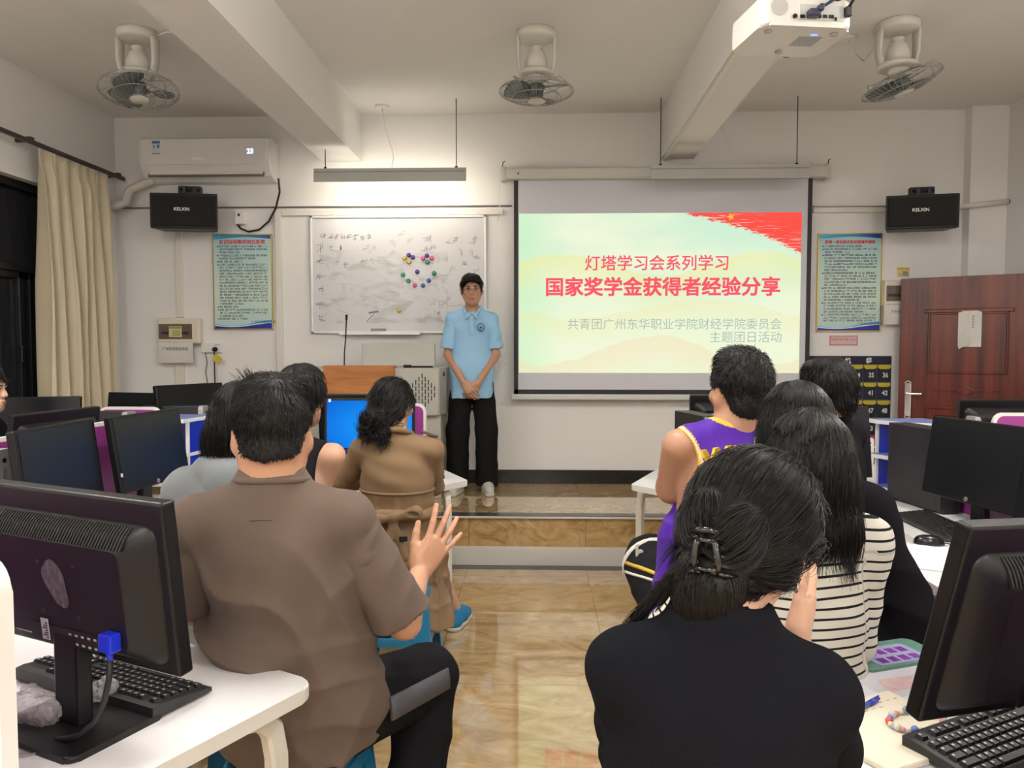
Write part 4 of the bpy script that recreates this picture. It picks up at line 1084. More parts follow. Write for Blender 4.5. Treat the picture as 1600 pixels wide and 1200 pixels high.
b.use(mat('label_white', (.6, .6, .6), .5)).tube([T1(.1645, .1005, .175), T1(.1695, .107, .135)], .007, 8)
o = b.obj('power_cable', RUBBER); tag(o, 'black power lead with white wrap hanging behind the near left monitor', 'cable')
PLAST = mat('clear_film', (.75, .72, .76), .25, trans=.0, alpha=.42, spec=.7, bump=1.0, bscale=40)

t = thing('plastic_cover', 'round clear plastic lid lying on the near left desk by the divider', 'plastic cover', tuple(atz(48, 1163, DZT)))
b = MB(); b.lathe([(.0, .0), (.048, .0), (.052, .003), (.050, .005), (.044, .003), (.0, .003)], n=36); b.obj('disc', mat('clear_lid', (.80, .78, .76), .15, alpha=.35), t)
# ------------------------------------------------------------------ keyboards and mice
KEYM = mat('keycap_black', (.018, .018, .019), .42); KEYL = mat('key_legend', (.55, .55, .55), .5); KBB = mat('keyboard_black', (.016, .016, .017), .4, bump=.05, bscale=300)
def keyboard(x, y, rz, label, legends=False, z=DZT):
    t = thing('computer_keyboard', label, 'keyboard', (x, y, z), rz, 'black computer keyboards')
    Wk, Dk = .445, .150
    prof = [(-Dk / 2, .004), (Dk / 2, .004), (Dk / 2, .030), (Dk / 2 - .02, .031), (-Dk / 2 + .01, .017), (-Dk / 2, .013)]
    b = MB(); b.prism(prof, -Wk / 2, Wk / 2, Matrix(((0, 0, 1, 0), (1, 0, 0, 0), (0, 1, 0, 0), (0, 0, 0, 1))), .003, 2)
    for sx_ in (-1, 1):
        b.boxr((sx_ * .18 - .02, .045, 0), (sx_ * .18 + .02, .06, .006)); b.boxr((sx_ * .18 - .02, -.065, 0), (sx_ * .18 + .02, -.05, .006))
    b.obj('case', KBB, t)
    sl = math.atan2(.031 - .017, Dk - .03)
    kb = MB(); lg_ = MB()
    def key(cx, cy, w_, d_):
        zc_ = .0170 + (cy + Dk / 2 - .01) * math.tan(sl)
        Mk = Matrix.Translation((cx, cy, zc_)) @ Matrix.Rotation(sl, 4, 'X')
        r0 = [Mk @ Vector(p) for p in ((-w_ / 2, -d_ / 2, 0), (w_ / 2, -d_ / 2, 0), (w_ / 2, d_ / 2, 0), (-w_ / 2, d_ / 2, 0))]
        f = .0022; r1 = [Mk @ Vector(p) for p in ((-w_ / 2 + f, -d_ / 2 + f, .0065), (w_ / 2 - f, -d_ / 2 + f, .0065), (w_ / 2 - f, d_ / 2 - f * .6, .0065), (-w_ / 2 + f, d_ / 2 - f * .6, .0065))]
        kb.loft([r0, r1], True, False)
        if legends:
            lg_.poly([Mk @ Vector(p) for p in ((-w_ / 2 + .004, .0005, .0068), (-w_ / 2 + .0085, .0005, .0068), (-w_ / 2 + .0085, .005, .0068), (-w_ / 2 + .004, .005, .0068))])
    ks = .019; kd = .0168
    y0 = -Dk / 2 + .022
    rows = [(0, [1.25, 1.25, 1.25, 6.25, 1.25, 1.25, 1.25, 1.25]), (1, [2.25] + [1] * 10 + [2.75]), (2, [1.75] + [1] * 11 + [2.25]), (3, [1.5] + [1] * 12 + [1.5]), (4, [1] * 13 + [2]), (5.25, [1, -.9] + [1] * 4 + [-.5] + [1] * 4 + [-.5] + [1] * 4)]
    for r_, ws in rows:
        xx = -Wk / 2 + .014; cy = y0 + r_ * .0198
        for w_ in ws:
            if w_ > 0: key(xx + w_ * ks / 2, cy, w_ * ks - .0016, kd)
            xx += abs(w_) * ks
    for gx, cols_, rws in ((.290, 3, ((0, (0, 1, 2)), (1, (1,)), (3, (0, 1, 2)), (4, (0, 1, 2)), (5.25, (0, 1, 2)))), (.3535, 4, ((0, (0, 1, 2)), (1, (0, 1, 2, 3)), (2, (0, 1, 2)), (3, (0, 1, 2, 3)), (4, (0, 1, 2, 3))))):
        for r_, cs in rws:
            for c_ in cs: key(-Wk / 2 + .014 + gx + (c_ + .5) * ks, y0 + r_ * .0198, ks - .0016, kd)
    kb.obj('key_bed', KEYM, t)
    if legends: lg_.obj('key_legends', KEYL, t)
    else: lg_.bm.free()
    return t
keyboard(-.935, 1.625, rad(156), 'black keyboard on the near left desk beneath the big monitor', True)
keyboard(.905, 1.45, rad(28.5), 'black keyboard at the lower right corner beneath the big monitor', True)
keyboard(1.635, 3.17, rad(-90), 'black keyboard before the right-hand monitor with tower')
keyboard(-1.02, 4.12, rad(3), 'black keyboard below the lit blue monitor')
keyboard(-1.46, 3.42, rad(86), 'black keyboard on the left desk behind the long haired girl')
def mouse(x, y, rz, label):
    t = thing('computer_mouse', label, 'mouse', (x, y, DZT), rz, 'black computer mice')
    b = MB(); rings = []
    for k in range(9):
        s = k / 8; z = .034 * math.sin(PI / 2 * s) ; f = math.cos(PI / 2 * s * .97) ** .6
        rings.append([(.030 * f * math.cos(2 * PI * i / 20) * (1 - .1 * math.sin(2 * PI * i / 20)), .055 * f * math.sin(2 * PI * i / 20) - .006 * s, z + .002) for i in range(20)])
    b.loft(rings, True, True); b.obj('shell', BLACKG, t)
    b = MB(); b.cyl((-.004, .028, .028), (.004, .028, .028), .007, n=12); b.obj('scroll_wheel', RUBBER, t)
    b = MB(); b.tube([(0, .05, .010), (.01, .09, .004), (.04, .14, .003), (.06, .2, .003)], .0022, 6); b.obj('lead', RUBBER, t)
q = atz(1452, 847, .76); mouse(q[0], q[1], rad(-100), 'black mouse on the right desk beside the open book')
q = atz(686, 744, .76); mouse(q[0], q[1], rad(20), 'black mouse at the elbow of the woman in the trench coat')

# ------------------------------------------------------------------ computer towers
TOWB = mat('tower_black', (.018, .018, .020), .45, bump=.05, bscale=300); SILV = mat('tower_silver', (.42, .42, .44), .35, metal=.3)
def tower(x, y, rz, label, silver=True, strip=False, z=DZT, h=.375):
    t = thing('computer_tower', label, 'computer', (x, y, z), rz, 'computer towers')
    b = MB(); b.boxr((-.05, -.17, .008), (.05, .18, h), .004, 2)
    for sx_ in (-.035, .035):
        for sy_ in (-.13, .14): b.cyl((sx_, sy_, 0), (sx_, sy_, .01), .012, n=10)
    b.obj('case', TOWB, t)
    b = MB(); b.prism(roundpoly([(-.05, .004), (.05, .004), (.05, h), (-.05, h)], .016), .17, .20, Matrix.Rotation(PI / 2, 4, 'X'), .004, 2); b.obj('front_panel', SILV if silver else TOWB, t)
    if strip:
        b = MB(); b.boxr((-.049, -.2022, .006), (-.022, -.198, h - .006), .002, 1); b.obj('silver_strip', SILV, t)
    b = MB(); b.boxr((-.012, -.2025, h - .13), (.012, -.199, h - .07), .001, 1); b.obj('port_panel', mat('port_grey', (.2, .2, .21), .4), t)
    b = MB(); b.cyl((0, -.199, h - .04), (0, -.203, h - .04), .009, n=16); b.obj('power_button', BLACKG, t)
    return t
tw = tower(-2.13, 2.70, rad(90), 'tower with pale front panel at left edge before the purple partition')
q = aty(9, 699, 2.62); b = MB(); rings = []
for k in range(9):
    s = k / 8; rings.append([(-2.28 + .26 * s, 2.60 + .02 * math.sin(k), 1.127), (-2.28 + .26 * s, 2.72 + .03 * math.sin(2 * k), 1.127), (-2.28 + .26 * s, 2.72, 1.135 + .025 * math.sin(PI * s) + .012 * math.sin(4 * s)), (-2.28 + .26 * s, 2.62, 1.135 + .03 * math.sin(PI * s))])
b.loft(rings, True, True); tag(b.obj('yellow_cloth', mat('yellow_cloth', (.60, .42, .03), .6)), 'crumpled yellow cloth lying on the tower at the left edge', 'cloth')
tower(-2.52, 4.30, rad(90), 'tower with grey front in front of the curtain')
tower(-2.28, 4.72, rad(95), 'farther tower with grey front below the wall socket')
tower(-1.45, 4.44, rad(178), 'black tower left of the lit blue monitor', silver=False)
tw2 = tower(.885, 4.30, rad(14), 'black tower with grey stripe beside the boy in the purple jersey', silver=False, strip=True)
tower(1.80, 3.64, rad(10), 'black tower standing between blue shelf and right-hand monitor', silver=False)
tower(2.50, 4.14, rad(-92), 'tower with silver front before the wooden door, right side')
# ------------------------------------------------------------------ blue end shelf units
BLUE = mat('shelf_blue', (.004, .028, .42), .35); BLUET = mat('shelf_blue_top', (.17, .22, .52), .3); SHW = mat('shelf_white_edge', (.80, .80, .78), .35)
def shelf(x, y, rz, label):
    t = thing('desk_end_shelf', label, 'shelf', (x, y, DZT), rz, 'blue end shelf units')
    def plate(z, nm):
        pts = [(.0, .0)] + [(-.30 * math.cos(a_) , -.30 * math.sin(a_)) for a_ in np.linspace(0, PI / 2, 14)]
        b = MB(); b.use(SHW).prism(pts, z, z + .020, None, .002, 1); o = b.obj(nm, parent=t); o.data.materials.append(BLUET)
        for p in o.data.polygons:
            if abs(p.normal.z) > .9: p.material_index = 1
    plate(0, 'bottom_shelf'); plate(.165, 'middle_shelf'); plate(.345, 'top_shelf')
    b = MB(); b.use(BLUE).boxr((-.25, -.012, .02), (-.012, 0, .165)); b.boxr((-.25, -.012, .185), (-.012, 0, .345)); b.use(SHW).boxr((-.262, -.014, .02), (-.25, .002, .165)); b.boxr((-.262, -.014, .185), (-.25, .002, .345)); b.obj('back_panel', parent=t)
    b = MB(); b.use(BLUE).boxr((-.012, -.25, .02), (0, -.012, .165)); b.boxr((-.012, -.25, .185), (0, -.012, .345)); b.use(SHW).boxr((-.014, -.262, .02), (.002, -.25, .165)); b.boxr((-.014, -.262, .185), (.002, -.25, .345)); b.obj('side_panel', parent=t)
    for zz in (.06, .12):
        b = MB(); b.lathe([(.0, 0), (.007, 0), (.007, .002), (.004, .002), (.0035, .0008), (0, .0008)], n=14, M=Matrix.Translation((-.09, -.0122, zz)) @ Matrix.Rotation(PI / 2, 4, 'X')); b.obj('screw_cap', ALU, t)
    return t
shelf(2.045, 4.14, rad(8), 'blue curved end shelf with white edges on the right desk')
shelf(-1.80, 4.22, rad(-8), 'blue end shelf behind the angled left monitors')

# ------------------------------------------------------------------ power strip, drink carton, loose cable, plastic bag on the right desk
q = atz(1357, 726, .75)
t = thing('power_strip', 'white power strip standing on end right of the dark haired girls', 'power strip', (q[0], q[1], DZT), rad(-10))
b = MB(); b.prism(roundpoly([(-.025, 0), (.025, 0), (.025, .17), (-.025, .17)], .012), -.02, .02, Matrix.Rotation(PI / 2, 4, 'X'), .004, 2); b.obj('case', mat('strip_white', (.70, .68, .62), .4), t)
b = MB()
for k in range(5): b.boxr((-.008, -.0215, .03 + .026 * k), (.008, -.0195, .040 + .026 * k)); 
b.obj('outlets', BLACKP, t)
q = atz(1372, 727, .75)
t = thing('drink_carton', 'dark red drink carton with white band behind the blue shelf', 'carton', (q[0] + .05, q[1] + .10, DZT), rad(-6))
RED = mat('carton_red', (.17, .008, .014), .35)
b = MB(); b.boxr((-.10, -.06, 0), (.10, .06, .15), .006, 2); b.obj('box', RED, t)
b = MB(); b.boxr((-.101, -.061, .105), (.101, .061, .113)); b.obj('white_band', WHITEP, t)
b = MB(); b.boxr((-.09, -.0612, .035), (.02, -.0598, .098)); b.obj('dark_picture', mat('carton_dark', (.02, .012, .012), .4), t)
text_mesh('lettering', '牛奶', .036, WHITEP, t, (-.035, -.0622, .048))
b = MB(); b.cyl((-.09, -.02, .158), (.09, -.02, .158), .022, n=16); b.obj('rolled_top', RED, t)
q = atz(1402, 765, .755); b = MB(); pts = []
for k in range(40):
    a_ = k / 39 * 4.5 * PI; pts.append((q[0] + .05 * math.cos(a_) + .03 * math.sin(a_ * .5), q[1] + .035 * math.sin(a_), DZT + .005 + .001 * k / 4))
pts += [(q[0] + .14, q[1] + .01, DZT + .01)]
b.tube(pts, .0032, 6); tag(b.obj('coiled_lead', RUBBER), 'small coiled black lead on the right desk before the blue shelf', 'cable')
# open exercise book on the right desk
def open_book(c, rz, w, d, label):
    t = thing('open_book', label, 'book', (c[0], c[1], DZT + .001), rz)
    for s, nm in ((-1, 'left_pages'), (1, 'right_pages')):
        rings = []
        for k in range(10):
            u = k / 9; x = s * w / 2 * u; zt = .004 + .022 * math.sin(PI * min(1, u * 1.15)) ** .8 * (1 - .55 * u)
            rings.append([(x, -d / 2, 0), (x, d / 2, 0), (x, d / 2, zt), (x, -d / 2, zt)])
        b = MB(); b.loft(rings, True, False); b.obj(nm, mat('book_paper', (.72, .72, .78), .7), t)
    return t
q = atz(1435, 866, .76); open_book(q, rad(62), .34, .24, 'open exercise book at the corner of the right desk')
q = atz(1400, 838, .76); b = MB(); b.prism(roundpoly([(-.09, -.11), (.09, -.11), (.09, .11), (-.09, .11)], .01), 0, .003); o = b.obj('mouse_mat', mat('mat_grey', (.50, .49, .46), .7), loc=(q[0] - .02, q[1] + .02, DZT + .0005), rot=(0, 0, rad(-3))); tag(o, 'pale grey mouse mat on the right desk by the girls', 'mouse mat')
# phone with lavender case on the far left desk
q = aty(650, 660, 4.22)
t = thing('smartphone', 'phone in lavender case propped up before the trench coat woman', 'phone', (q[0], 4.22, DZT + .10), rad(-14))
Mx = Matrix.Rotation(rad(90 - 12), 4, 'X')
b = MB(); b.prism(roundpoly([(-.045, 0), (.045, 0), (.045, .155), (-.045, .155)], .014), -.006, .006, Mx, .003, 2); b.obj('case', mat('phone_case_white', (.72, .70, .74), .3), t)
b = MB(); b.prism(roundpoly([(-.038, .006), (.038, .006), (.038, .149), (-.038, .149)], .01), .0062, .0072, Mx); b.obj('case_print', mat('phone_lavender', (.20, .15, .40), .4, var=.5, vscale=40), t)
b = MB(); b.boxr((-.05, .0, -.10), (.05, .05, .0), .005, 2); b.obj('phone_rest', mat('rest_pink', (.6, .25, .30), .4), t)

# ------------------------------------------------------------------ things on the near right desk
t = thing('notebook', 'open cream notebook with blue pen lying on it, near right desk', 'notebook', (.60, 1.435, DZT + .0008), rad(26))
CRM = mat('cream_paper', (.80, .75, .60), .65)
b = MB(); b.boxr((-.04, -.11, 0), (.225, .115, .012), .002, 1); b.obj('page_block', CRM, t)
b = MB()
for k in range(12): b.boxr((-.03 + .021 * k, .080, .012), (-.022 + .021 * k, .0825, .0126))
for k in range(6): b.boxr((.03 + .022 * k, .064, .012), (.042 + .022 * k, .066, .0126))
b.obj('faint_printing', mat('faint_print', (.45, .42, .36), .7), t)
c_ = atz(1345, 1108, .765)
t = thing('ballpoint_pen', 'clear blue ballpoint pen lying across the cream notebook', 'pen', (c_[0], c_[1], DZT + .0128), rad(38))
b = MB(); b.cyl((-.055, 0, .0055), (.03, 0, .0055), .0052, n=12); b.obj('barrel', mat('pen_blue_clear', (.12, .20, .55), .15), t)
b = MB(); b.cyl((.03, 0, .0055), (.058, 0, .0055), .0058, n=12); b.boxr((.03, -.001, .010), (.068, .001, .0125)); b.cyl((.058, 0, .0055), (.07, 0, .0055), .003, n=8); b.obj('clip_end', mat('pen_blue', (.03, .06, .50), .3), t)
b = MB(); b.cyl((-.055, 0, .0055), (-.072, 0, .0055), .0048, .0015, 10); b.obj('tip', ALU, t)
# bead bracelet
c_ = atz(1432, 1130, .762); t = thing('bead_bracelet', 'pastel bead bracelet lying on the cream notebook', 'bracelet', (c_[0], c_[1], DZT + .0128), rad(25))
cols = [(.72, .35, .38), (.80, .72, .45), (.15, .25, .62), (.80, .75, .60), (.75, .10, .14), (.80, .70, .72), (.35, .42, .60), (.80, .55, .50)]
for k in range(28):
    a_ = 2 * PI * k / 28; r_ = .0055 if k % 3 else .0075
    b = MB(); b.sphere((.062 * math.cos(a_), .036 * math.sin(a_), r_), r_, 10, 8); b.obj('bead', mat('bead_%d' % (k * 5 % 8), cols[k * 5 % 8], .2), t)
# transparent sleeve with printed sheet, white sheet, tablet
c_ = atz(1415, 1062, .752); o = None
t = thing('document_sleeve', 'clear plastic sleeve with pale pink print beyond the notebook', 'sleeve', (c_[0], c_[1], DZT + .0006), rad(24))
b = MB(); b.boxr((-.11, -.06, 0), (.11, .07, .002), .0005, 1); b.obj('sheet', mat('sleeve_pale', (.66, .67, .74), .18), t)
b = MB(); b.prism([(-.09, -.035), (.02, -.035), (.03, .01), (-.06, .02)], .002, .0026); b.obj('pink_print', mat('sleeve_pink', (.70, .50, .52), .3, var=.3, vscale=40), t)
c_ = atz(1398, 1033, .752)
t = thing('tablet_computer', 'green and purple patterned tablet at the far edge of the near right desk', 'tablet', (c_[0] + .005, c_[1] + .01, DZT + .0008), rad(20))
b = MB(); b.prism(roundpoly([(-.12, -.045), (.12, -.045), (.12, .085), (-.12, .085)], .018), 0, .009, None, .002, 2); b.obj('case', mat('tablet_green', (.12, .26, .20), .35), t)
b = MB(); b.prism(roundpoly([(-.075, -.035), (.075, -.035), (.075, .06), (-.075, .06)], .012), .009, .0096); b.obj('picture_field', mat('tablet_lilac', (.34, .36, .55), .3), t)
b = MB()
for i_ in range(4):
    for j_ in range(2): b.boxr((-.06 + .032 * i_, -.025 + .042 * j_, .0096), (-.038 + .032 * i_, .0 + .042 * j_, .0102))
b.obj('picture_tiles', mat('tablet_purple', (.20, .04, .30), .3, var=.6, vscale=30), t)
c_ = atz(1372, 1075, .752); b = MB(); b.boxr((-.10, -.07, 0), (.10, .07, .0015)); o = b.obj('paper_sheet', mat('sheet_blueish', (.68, .71, .78), .6), loc=(c_[0], c_[1], DZT + .0004), rot=(0, 0, rad(24))); tag(o, 'pale blue sheet of paper between notebook and plastic sleeve', 'paper')

# ------------------------------------------------------------------ stools
STB = mat('stool_blue', (.02, .22, .42), .35)
def stool(x, y, rz, label, h=.46, m=None):
    t = thing('plastic_stool', label, 'stool', (x, y, 0), rz, 'plastic stools')
    b = MB(); b.prism(roundpoly([(-.15, -.15), (.15, -.15), (.15, .15), (-.15, .15)], .05), h - .022, h, None, .008, 3); b.prism(roundpoly([(-.155, -.155), (.155, -.155), (.155, .155), (-.155, .155)], .05), h - .07, h - .022, None, .004, 2); b.obj('seat', m or STB, t)
    for sx_ in (-1, 1):
        for sy_ in (-1, 1):
            b = MB(); tp = [(sx_ * .15, sy_ * .15), (sx_ * .075, sy_ * .15), (sx_ * .135, sy_ * .135), (sx_ * .15, sy_ * .075)]
            bt = [(sx_ * .185, sy_ * .185), (sx_ * .135, sy_ * .185), (sx_ * .17, sy_ * .17), (sx_ * .185, sy_ * .135)]
            b.loft([[(x_, y_, 0) for x_, y_ in bt], [(x_, y_, h - .05) for x_, y_ in tp]], True, False); b.obj('leg', m or STB, t)
    b = MB()
    for a_ in range(4):
        b.box((.158 * math.cos(a_ * PI / 2), .158 * math.sin(a_ * PI / 2), h * .45), (.008, .30, .04), a_ * PI / 2, .002, 1)
    b.obj('rails', m or STB, t)
    return t
# ------------------------------------------------------------------ black office chair at the right edge
t = thing('office_chair', 'black office chair back at the right edge before the door', 'chair', (2.42, 3.36, 0), rad(150))
FABB = mat('chair_black', (.012, .012, .014), .7, bump=.2, bscale=200)
b = MB(); b.prism(roundpoly([(-.23, .72), (.23, .72), (.21, 1.17), (-.21, 1.17)], .10), -.03, .03, Matrix.Translation((0, .22, 0)) @ Matrix.Rotation(PI / 2, 4, 'X'), .02, 3); b.obj('backrest', FABB, t)
b = MB(); b.prism(roundpoly([(-.24, -.24), (.24, -.24), (.24, .20), (-.24, .20)], .08), .44, .50, None, .02, 3); b.obj('seat', FABB, t)
b = MB(); b.cyl((0, 0, .10), (0, 0, .44), .025, n=14); b.tube([(0, .15, .45), (0, .25, .5), (0, .27, .75)], .018, 8); b.obj('column', BLACKP, t)
for k in range(5):
    a_ = 2 * PI * k / 5
    b = MB(); b.tube([(0, 0, .11), (.15 * math.cos(a_), .15 * math.sin(a_), .09), (.28 * math.cos(a_), .28 * math.sin(a_), .06)], [.025, .02, .015], 8); l_ = b.obj('base_arm', BLACKP, t)
    b = MB(); b.cyl((.28 * math.cos(a_) - .01 * math.sin(a_), .28 * math.sin(a_) + .01 * math.cos(a_), .028), (.28 * math.cos(a_) + .01 * math.sin(a_), .28 * math.sin(a_) - .01 * math.cos(a_), .028), .027, n=14); b.obj('castor', BLACKP, l_)

# ------------------------------------------------------------------ lectern on the platform
yl = 5.72
def LX(px): return aty(px, 600, yl)[0]
def LZ(py): return aty(600, py, yl)[2]
t = thing('lectern', 'grey steel lectern with wooden front and perforated side beside presenter', 'lectern', (0, yl, PLAT_Z))
STEEL = mat('lectern_grey', (.44, .43, .38), .45); OAK = None
m, nt, bs = _new('lectern_wood'); N = nt.nodes; L = nt.links
tc = N.new('ShaderNodeTexCoord'); mp = N.new('ShaderNodeMapping'); mp.inputs['Scale'].default_value = (.9, 3, 7); L.new(tc.outputs['Object'], mp.inputs[0])
wv = N.new('ShaderNodeTexNoise'); wv.inputs['Scale'].default_value = 2.5; wv.inputs['Detail'].default_value = 8; wv.inputs['Distortion'].default_value = 1.2; L.new(mp.outputs[0], wv.inputs['Vector'])
cr = N.new('ShaderNodeValToRGB'); cr.color_ramp.elements[0].position = .35; cr.color_ramp.elements[0].color = (.34, .115, .025, 1); cr.color_ramp.elements[1].position = .7; cr.color_ramp.elements[1].color = (.52, .205, .055, 1)
L.new(wv.outputs['Fac'], cr.inputs[0]); L.new(cr.outputs[0], bs.inputs['Base Color']); bs.inputs['Roughness'].default_value = .35
OAK = m
xl, xw0, xw1, xr = LX(444), LX(506), LX(617), LX(686)
zt_ = LZ(575) - PLAT_Z; zb_ = LZ(649) - PLAT_Z
b = MB(); b.prism(roundpoly([(xl, 0), (xr, 0), (xr + .03, .20), (xr + .03, .52), (xl, .52)], .03), zb_, zt_, None, .006, 2); b.obj('upper_cabinet', STEEL, t)
b = MB(); b.boxr((xl + .02, .05, 0), (xr + .005, .5, zb_), .004, 1); b.obj('base_cabinet', STEEL, t)
b = MB(); b.cyl((xr - .02, .052, zb_ * .55), (xr - .02, .042, zb_ * .55), .008, n=12); b.obj('lock', DARKM, t)
b = MB(); b.boxr((xw0, -.03, .0), (xw1, .06, LZ(571) - PLAT_Z), .004, 2); b.obj('front_panel', OAK, t)
b = MB()                                                                     # staggered slots of the loudspeaker grille
for k in range(9):
    xx = LX(640) + k * .0235; n_ = 5 - abs(k - 4)
    for j in range(n_ + 1):
        zz = (LZ(612) - PLAT_Z) + (j - n_ / 2) * .047
        b.boxr((xx - .0035, -.002, zz - .018), (xx + .0035, .004, zz + .018))
b.obj('speaker_slots', BLACKP, t)
b = MB(); 
for k in range(4): b.box((xr + .022, .10 + .02 * k, zt_ - .05), (.004, .008, .03))
b.obj('side_vents', BLACKP, t)
Ml = Matrix.Translation((0, .30, zt_)) @ Matrix.Rotation(rad(-14), 4, 'X')
b = MB(); b.prism([(LX(553), 0), (LX(672), 0), (LX(670), .19), (LX(550), .19)], -.025, .012, Ml @ Matrix.Rotation(PI / 2, 4, 'X'), .006, 2)
b.obj('monitor_lid', mat('lid_grey', (.40, .40, .35), .4), t)
b = MB(); b.boxr((LX(628), .06, zt_), (LX(640), .10, zt_ + .022), .004, 1); b.boxr((LX(640), .07, zt_), (LX(674), .09, zt_ + .014), .003, 1)
o = b.obj('microphone_handset', BLACKP, loc=(0, yl, PLAT_Z + .0005)); tag(o, 'black handset lying on top of the lectern', 'handset')
t = thing('gooseneck_microphone', 'slim black gooseneck microphone standing on the lectern', 'microphone', (LX(533), yl + .10, PLAT_Z + zt_))
b = MB(); b.cyl((0, 0, 0), (0, 0, .012), .03, n=16); b.obj('foot', BLACKP, t)
b = MB(); h_ = LZ(500) - PLAT_Z - zt_; b.tube([(0, 0, .01), (.002, 0, h_ * .3), (.012, 0, h_ * .6), (.02, 0, h_)], .005, 8); b.obj('gooseneck', BLACKP, t)
b = MB(); b.cyl((.02, 0, h_), (.022, 0, h_ + .045), .008, .011, 12); b.obj('capsule', BLACKP, t)

# ------------------------------------------------------------------ orbit fans on the ceiling
FANW = mat('fan_white', (.72, .71, .66), .35); WIRE = mat('fan_wire', (.42, .42, .40), .3, metal=.7); BLADE = mat('fan_blade', (.12, .145, .15), .2)
def fan(x, y, tilt, az, label, spin):
    t = thing('orbit_fan', label, 'fan', (x, y, ZC), 0, 'ceiling orbit fans')
    b = MB(); b.lathe([(.0, 0), (.115, 0), (.12, -.012), (.118, -.045), (.10, -.055), (.0, -.055)], n=32); b.obj('ceiling_plate', FANW, t)
    for s in (-1, 1):
        b = MB(); rings = []
        for k in range(9):
            z = -.04 - k * .028; w_ = .045 - .002 * k
            xx = s * (.110 - .006 * max(0, k - 5)); rings.append([(xx - .009, -w_, z), (xx + .007, -w_, z), (xx + .011, 0, z), (xx + .007, w_, z), (xx - .009, w_, z)])
        b.loft(rings, True, True); b.obj('yoke_arm', FANW, t)
    b = MB(); b.lathe([(0, -.24), (.10, -.24), (.112, -.25), (.112, -.268), (.09, -.275), (0, -.275)], n=28); b.obj('yoke_ring', FANW, t)
    b = MB(); b.lathe([(0, -.09), (.035, -.09), (.04, -.10), (.03, -.115), (.05, -.13), (.066, -.18), (.07, -.235), (0, -.235)], n=24); b.obj('motor_housing', FANW, t)
    head = bpy.data.objects.new('fan_head', None); COL.objects.link(head); head.parent = t; head.location = (0, 0, -.27); head.rotation_euler = Euler((rad(tilt) * math.cos(rad(az)), rad(tilt) * math.sin(rad(az)), 0))
    b = MB(); b.lathe([(0, .01), (.058, .01), (.062, -.01), (.055, -.035), (.035, -.045), (0, -.045)], n=24); b.obj('swivel_cup', FANW, head)
    b = MB(); R_ = .225
    for rr_, z in ((R_, -.085), (R_ + .002, -.095), (.15, -.052), (.15, -.128), (.06, -.145), (.075, -.045)):
        pts = [(rr_ * math.cos(2 * PI * k / 40), rr_ * math.sin(2 * PI * k / 40), z) for k in range(40)]
        b.tube(pts, .0028, 6, closed=True)
    for k in range(40):
        a_ = 2 * PI * k / 40; c_, s_ = math.cos(a_), math.sin(a_)
        low = [(.055, -.147), (.12, -.141), (.18, -.122), (R_, -.090)]
        b.tube([(r_ * c_, r_ * s_, z) for r_, z in low], .0012, 4)
    for k in range(8):
        a_ = 2 * PI * k / 8; c_, s_ = math.cos(a_), math.sin(a_); c2, s2 = math.cos(a_ + .22), math.sin(a_ + .22)
        b.tube([(.06 * c_, .06 * s_, -.035), (.15 * c_, .15 * s_, -.048), (.195 * c_, .195 * s_, -.045), (R_ * c2, R_ * s2, -.085)], .0026, 5)
    b.obj('wire_guard', WIRE, head)
    b = MB(); b.lathe([(0, -.148), (.055, -.148), (.052, -.153), (0, -.156)], n=24); b.obj('centre_badge', mat('fan_badge', (.62, .60, .52), .4), head)
    b = MB(); b.lathe([(0, -.05), (.04, -.05), (.045, -.08), (.04, -.125), (0, -.13)], n=20); b.obj('hub', BLADE, head)
    for k in range(3):
        a0 = 2 * PI * k / 3 + spin; rings = []
        for i_ in range(9):
            s = i_ / 8; r_ = .035 + .165 * s; half = .30 + .42 * math.sin(PI * min(1, s * .8 + .12)); row = []
            for j_ in range(9):
                v_ = j_ / 8 * 2 - 1; a_ = a0 + v_ * half + .25 * s; z = -.09 + .032 * v_ * (1 - .35 * s)
                row.append((r_ * math.cos(a_), r_ * math.sin(a_), z))
            rings.append(row + [(p[0], p[1], p[2] - .003) for p in row[::-1]])
        b = MB(); b.loft(rings, True, True); b.obj('blade', BLADE, head)
    return t
fan(-2.44, 4.70, 12, 215, 'ceiling fan in the left bay above the air conditioner', .4)
fan(-.01, 4.78, 1, 180, 'ceiling fan in the middle bay above the stage', 1.2)
fan(2.13, 4.72, 17, 265, 'tilted ceiling fan in the right bay above the door', .1)
b = MB(); q = atz(1325, 58, ZC); b.cyl((q[0], q[1], ZC), (q[0], q[1], ZC - .02), .05, n=16); b.tube([(q[0], q[1], ZC - .02), (q[0] + .04, q[1], ZC - .10), (q[0] + .12, q[1] + .05, ZC - .13), (2.03, 4.70, ZC - .10)], .006, 6)
tag(b.obj('fan_flex', WHITEP), 'white flex between ceiling rose and the right fan', 'cable')
b = MB(); b.tube([(-2.33, 4.70, ZC - .03), (-2.25, 4.68, ZC - .015), (-2.12, 4.66, ZC - .008)], .006, 6); tag(b.obj('fan_flex', WHITEP), 'short white flex beside the left fan', 'cable')

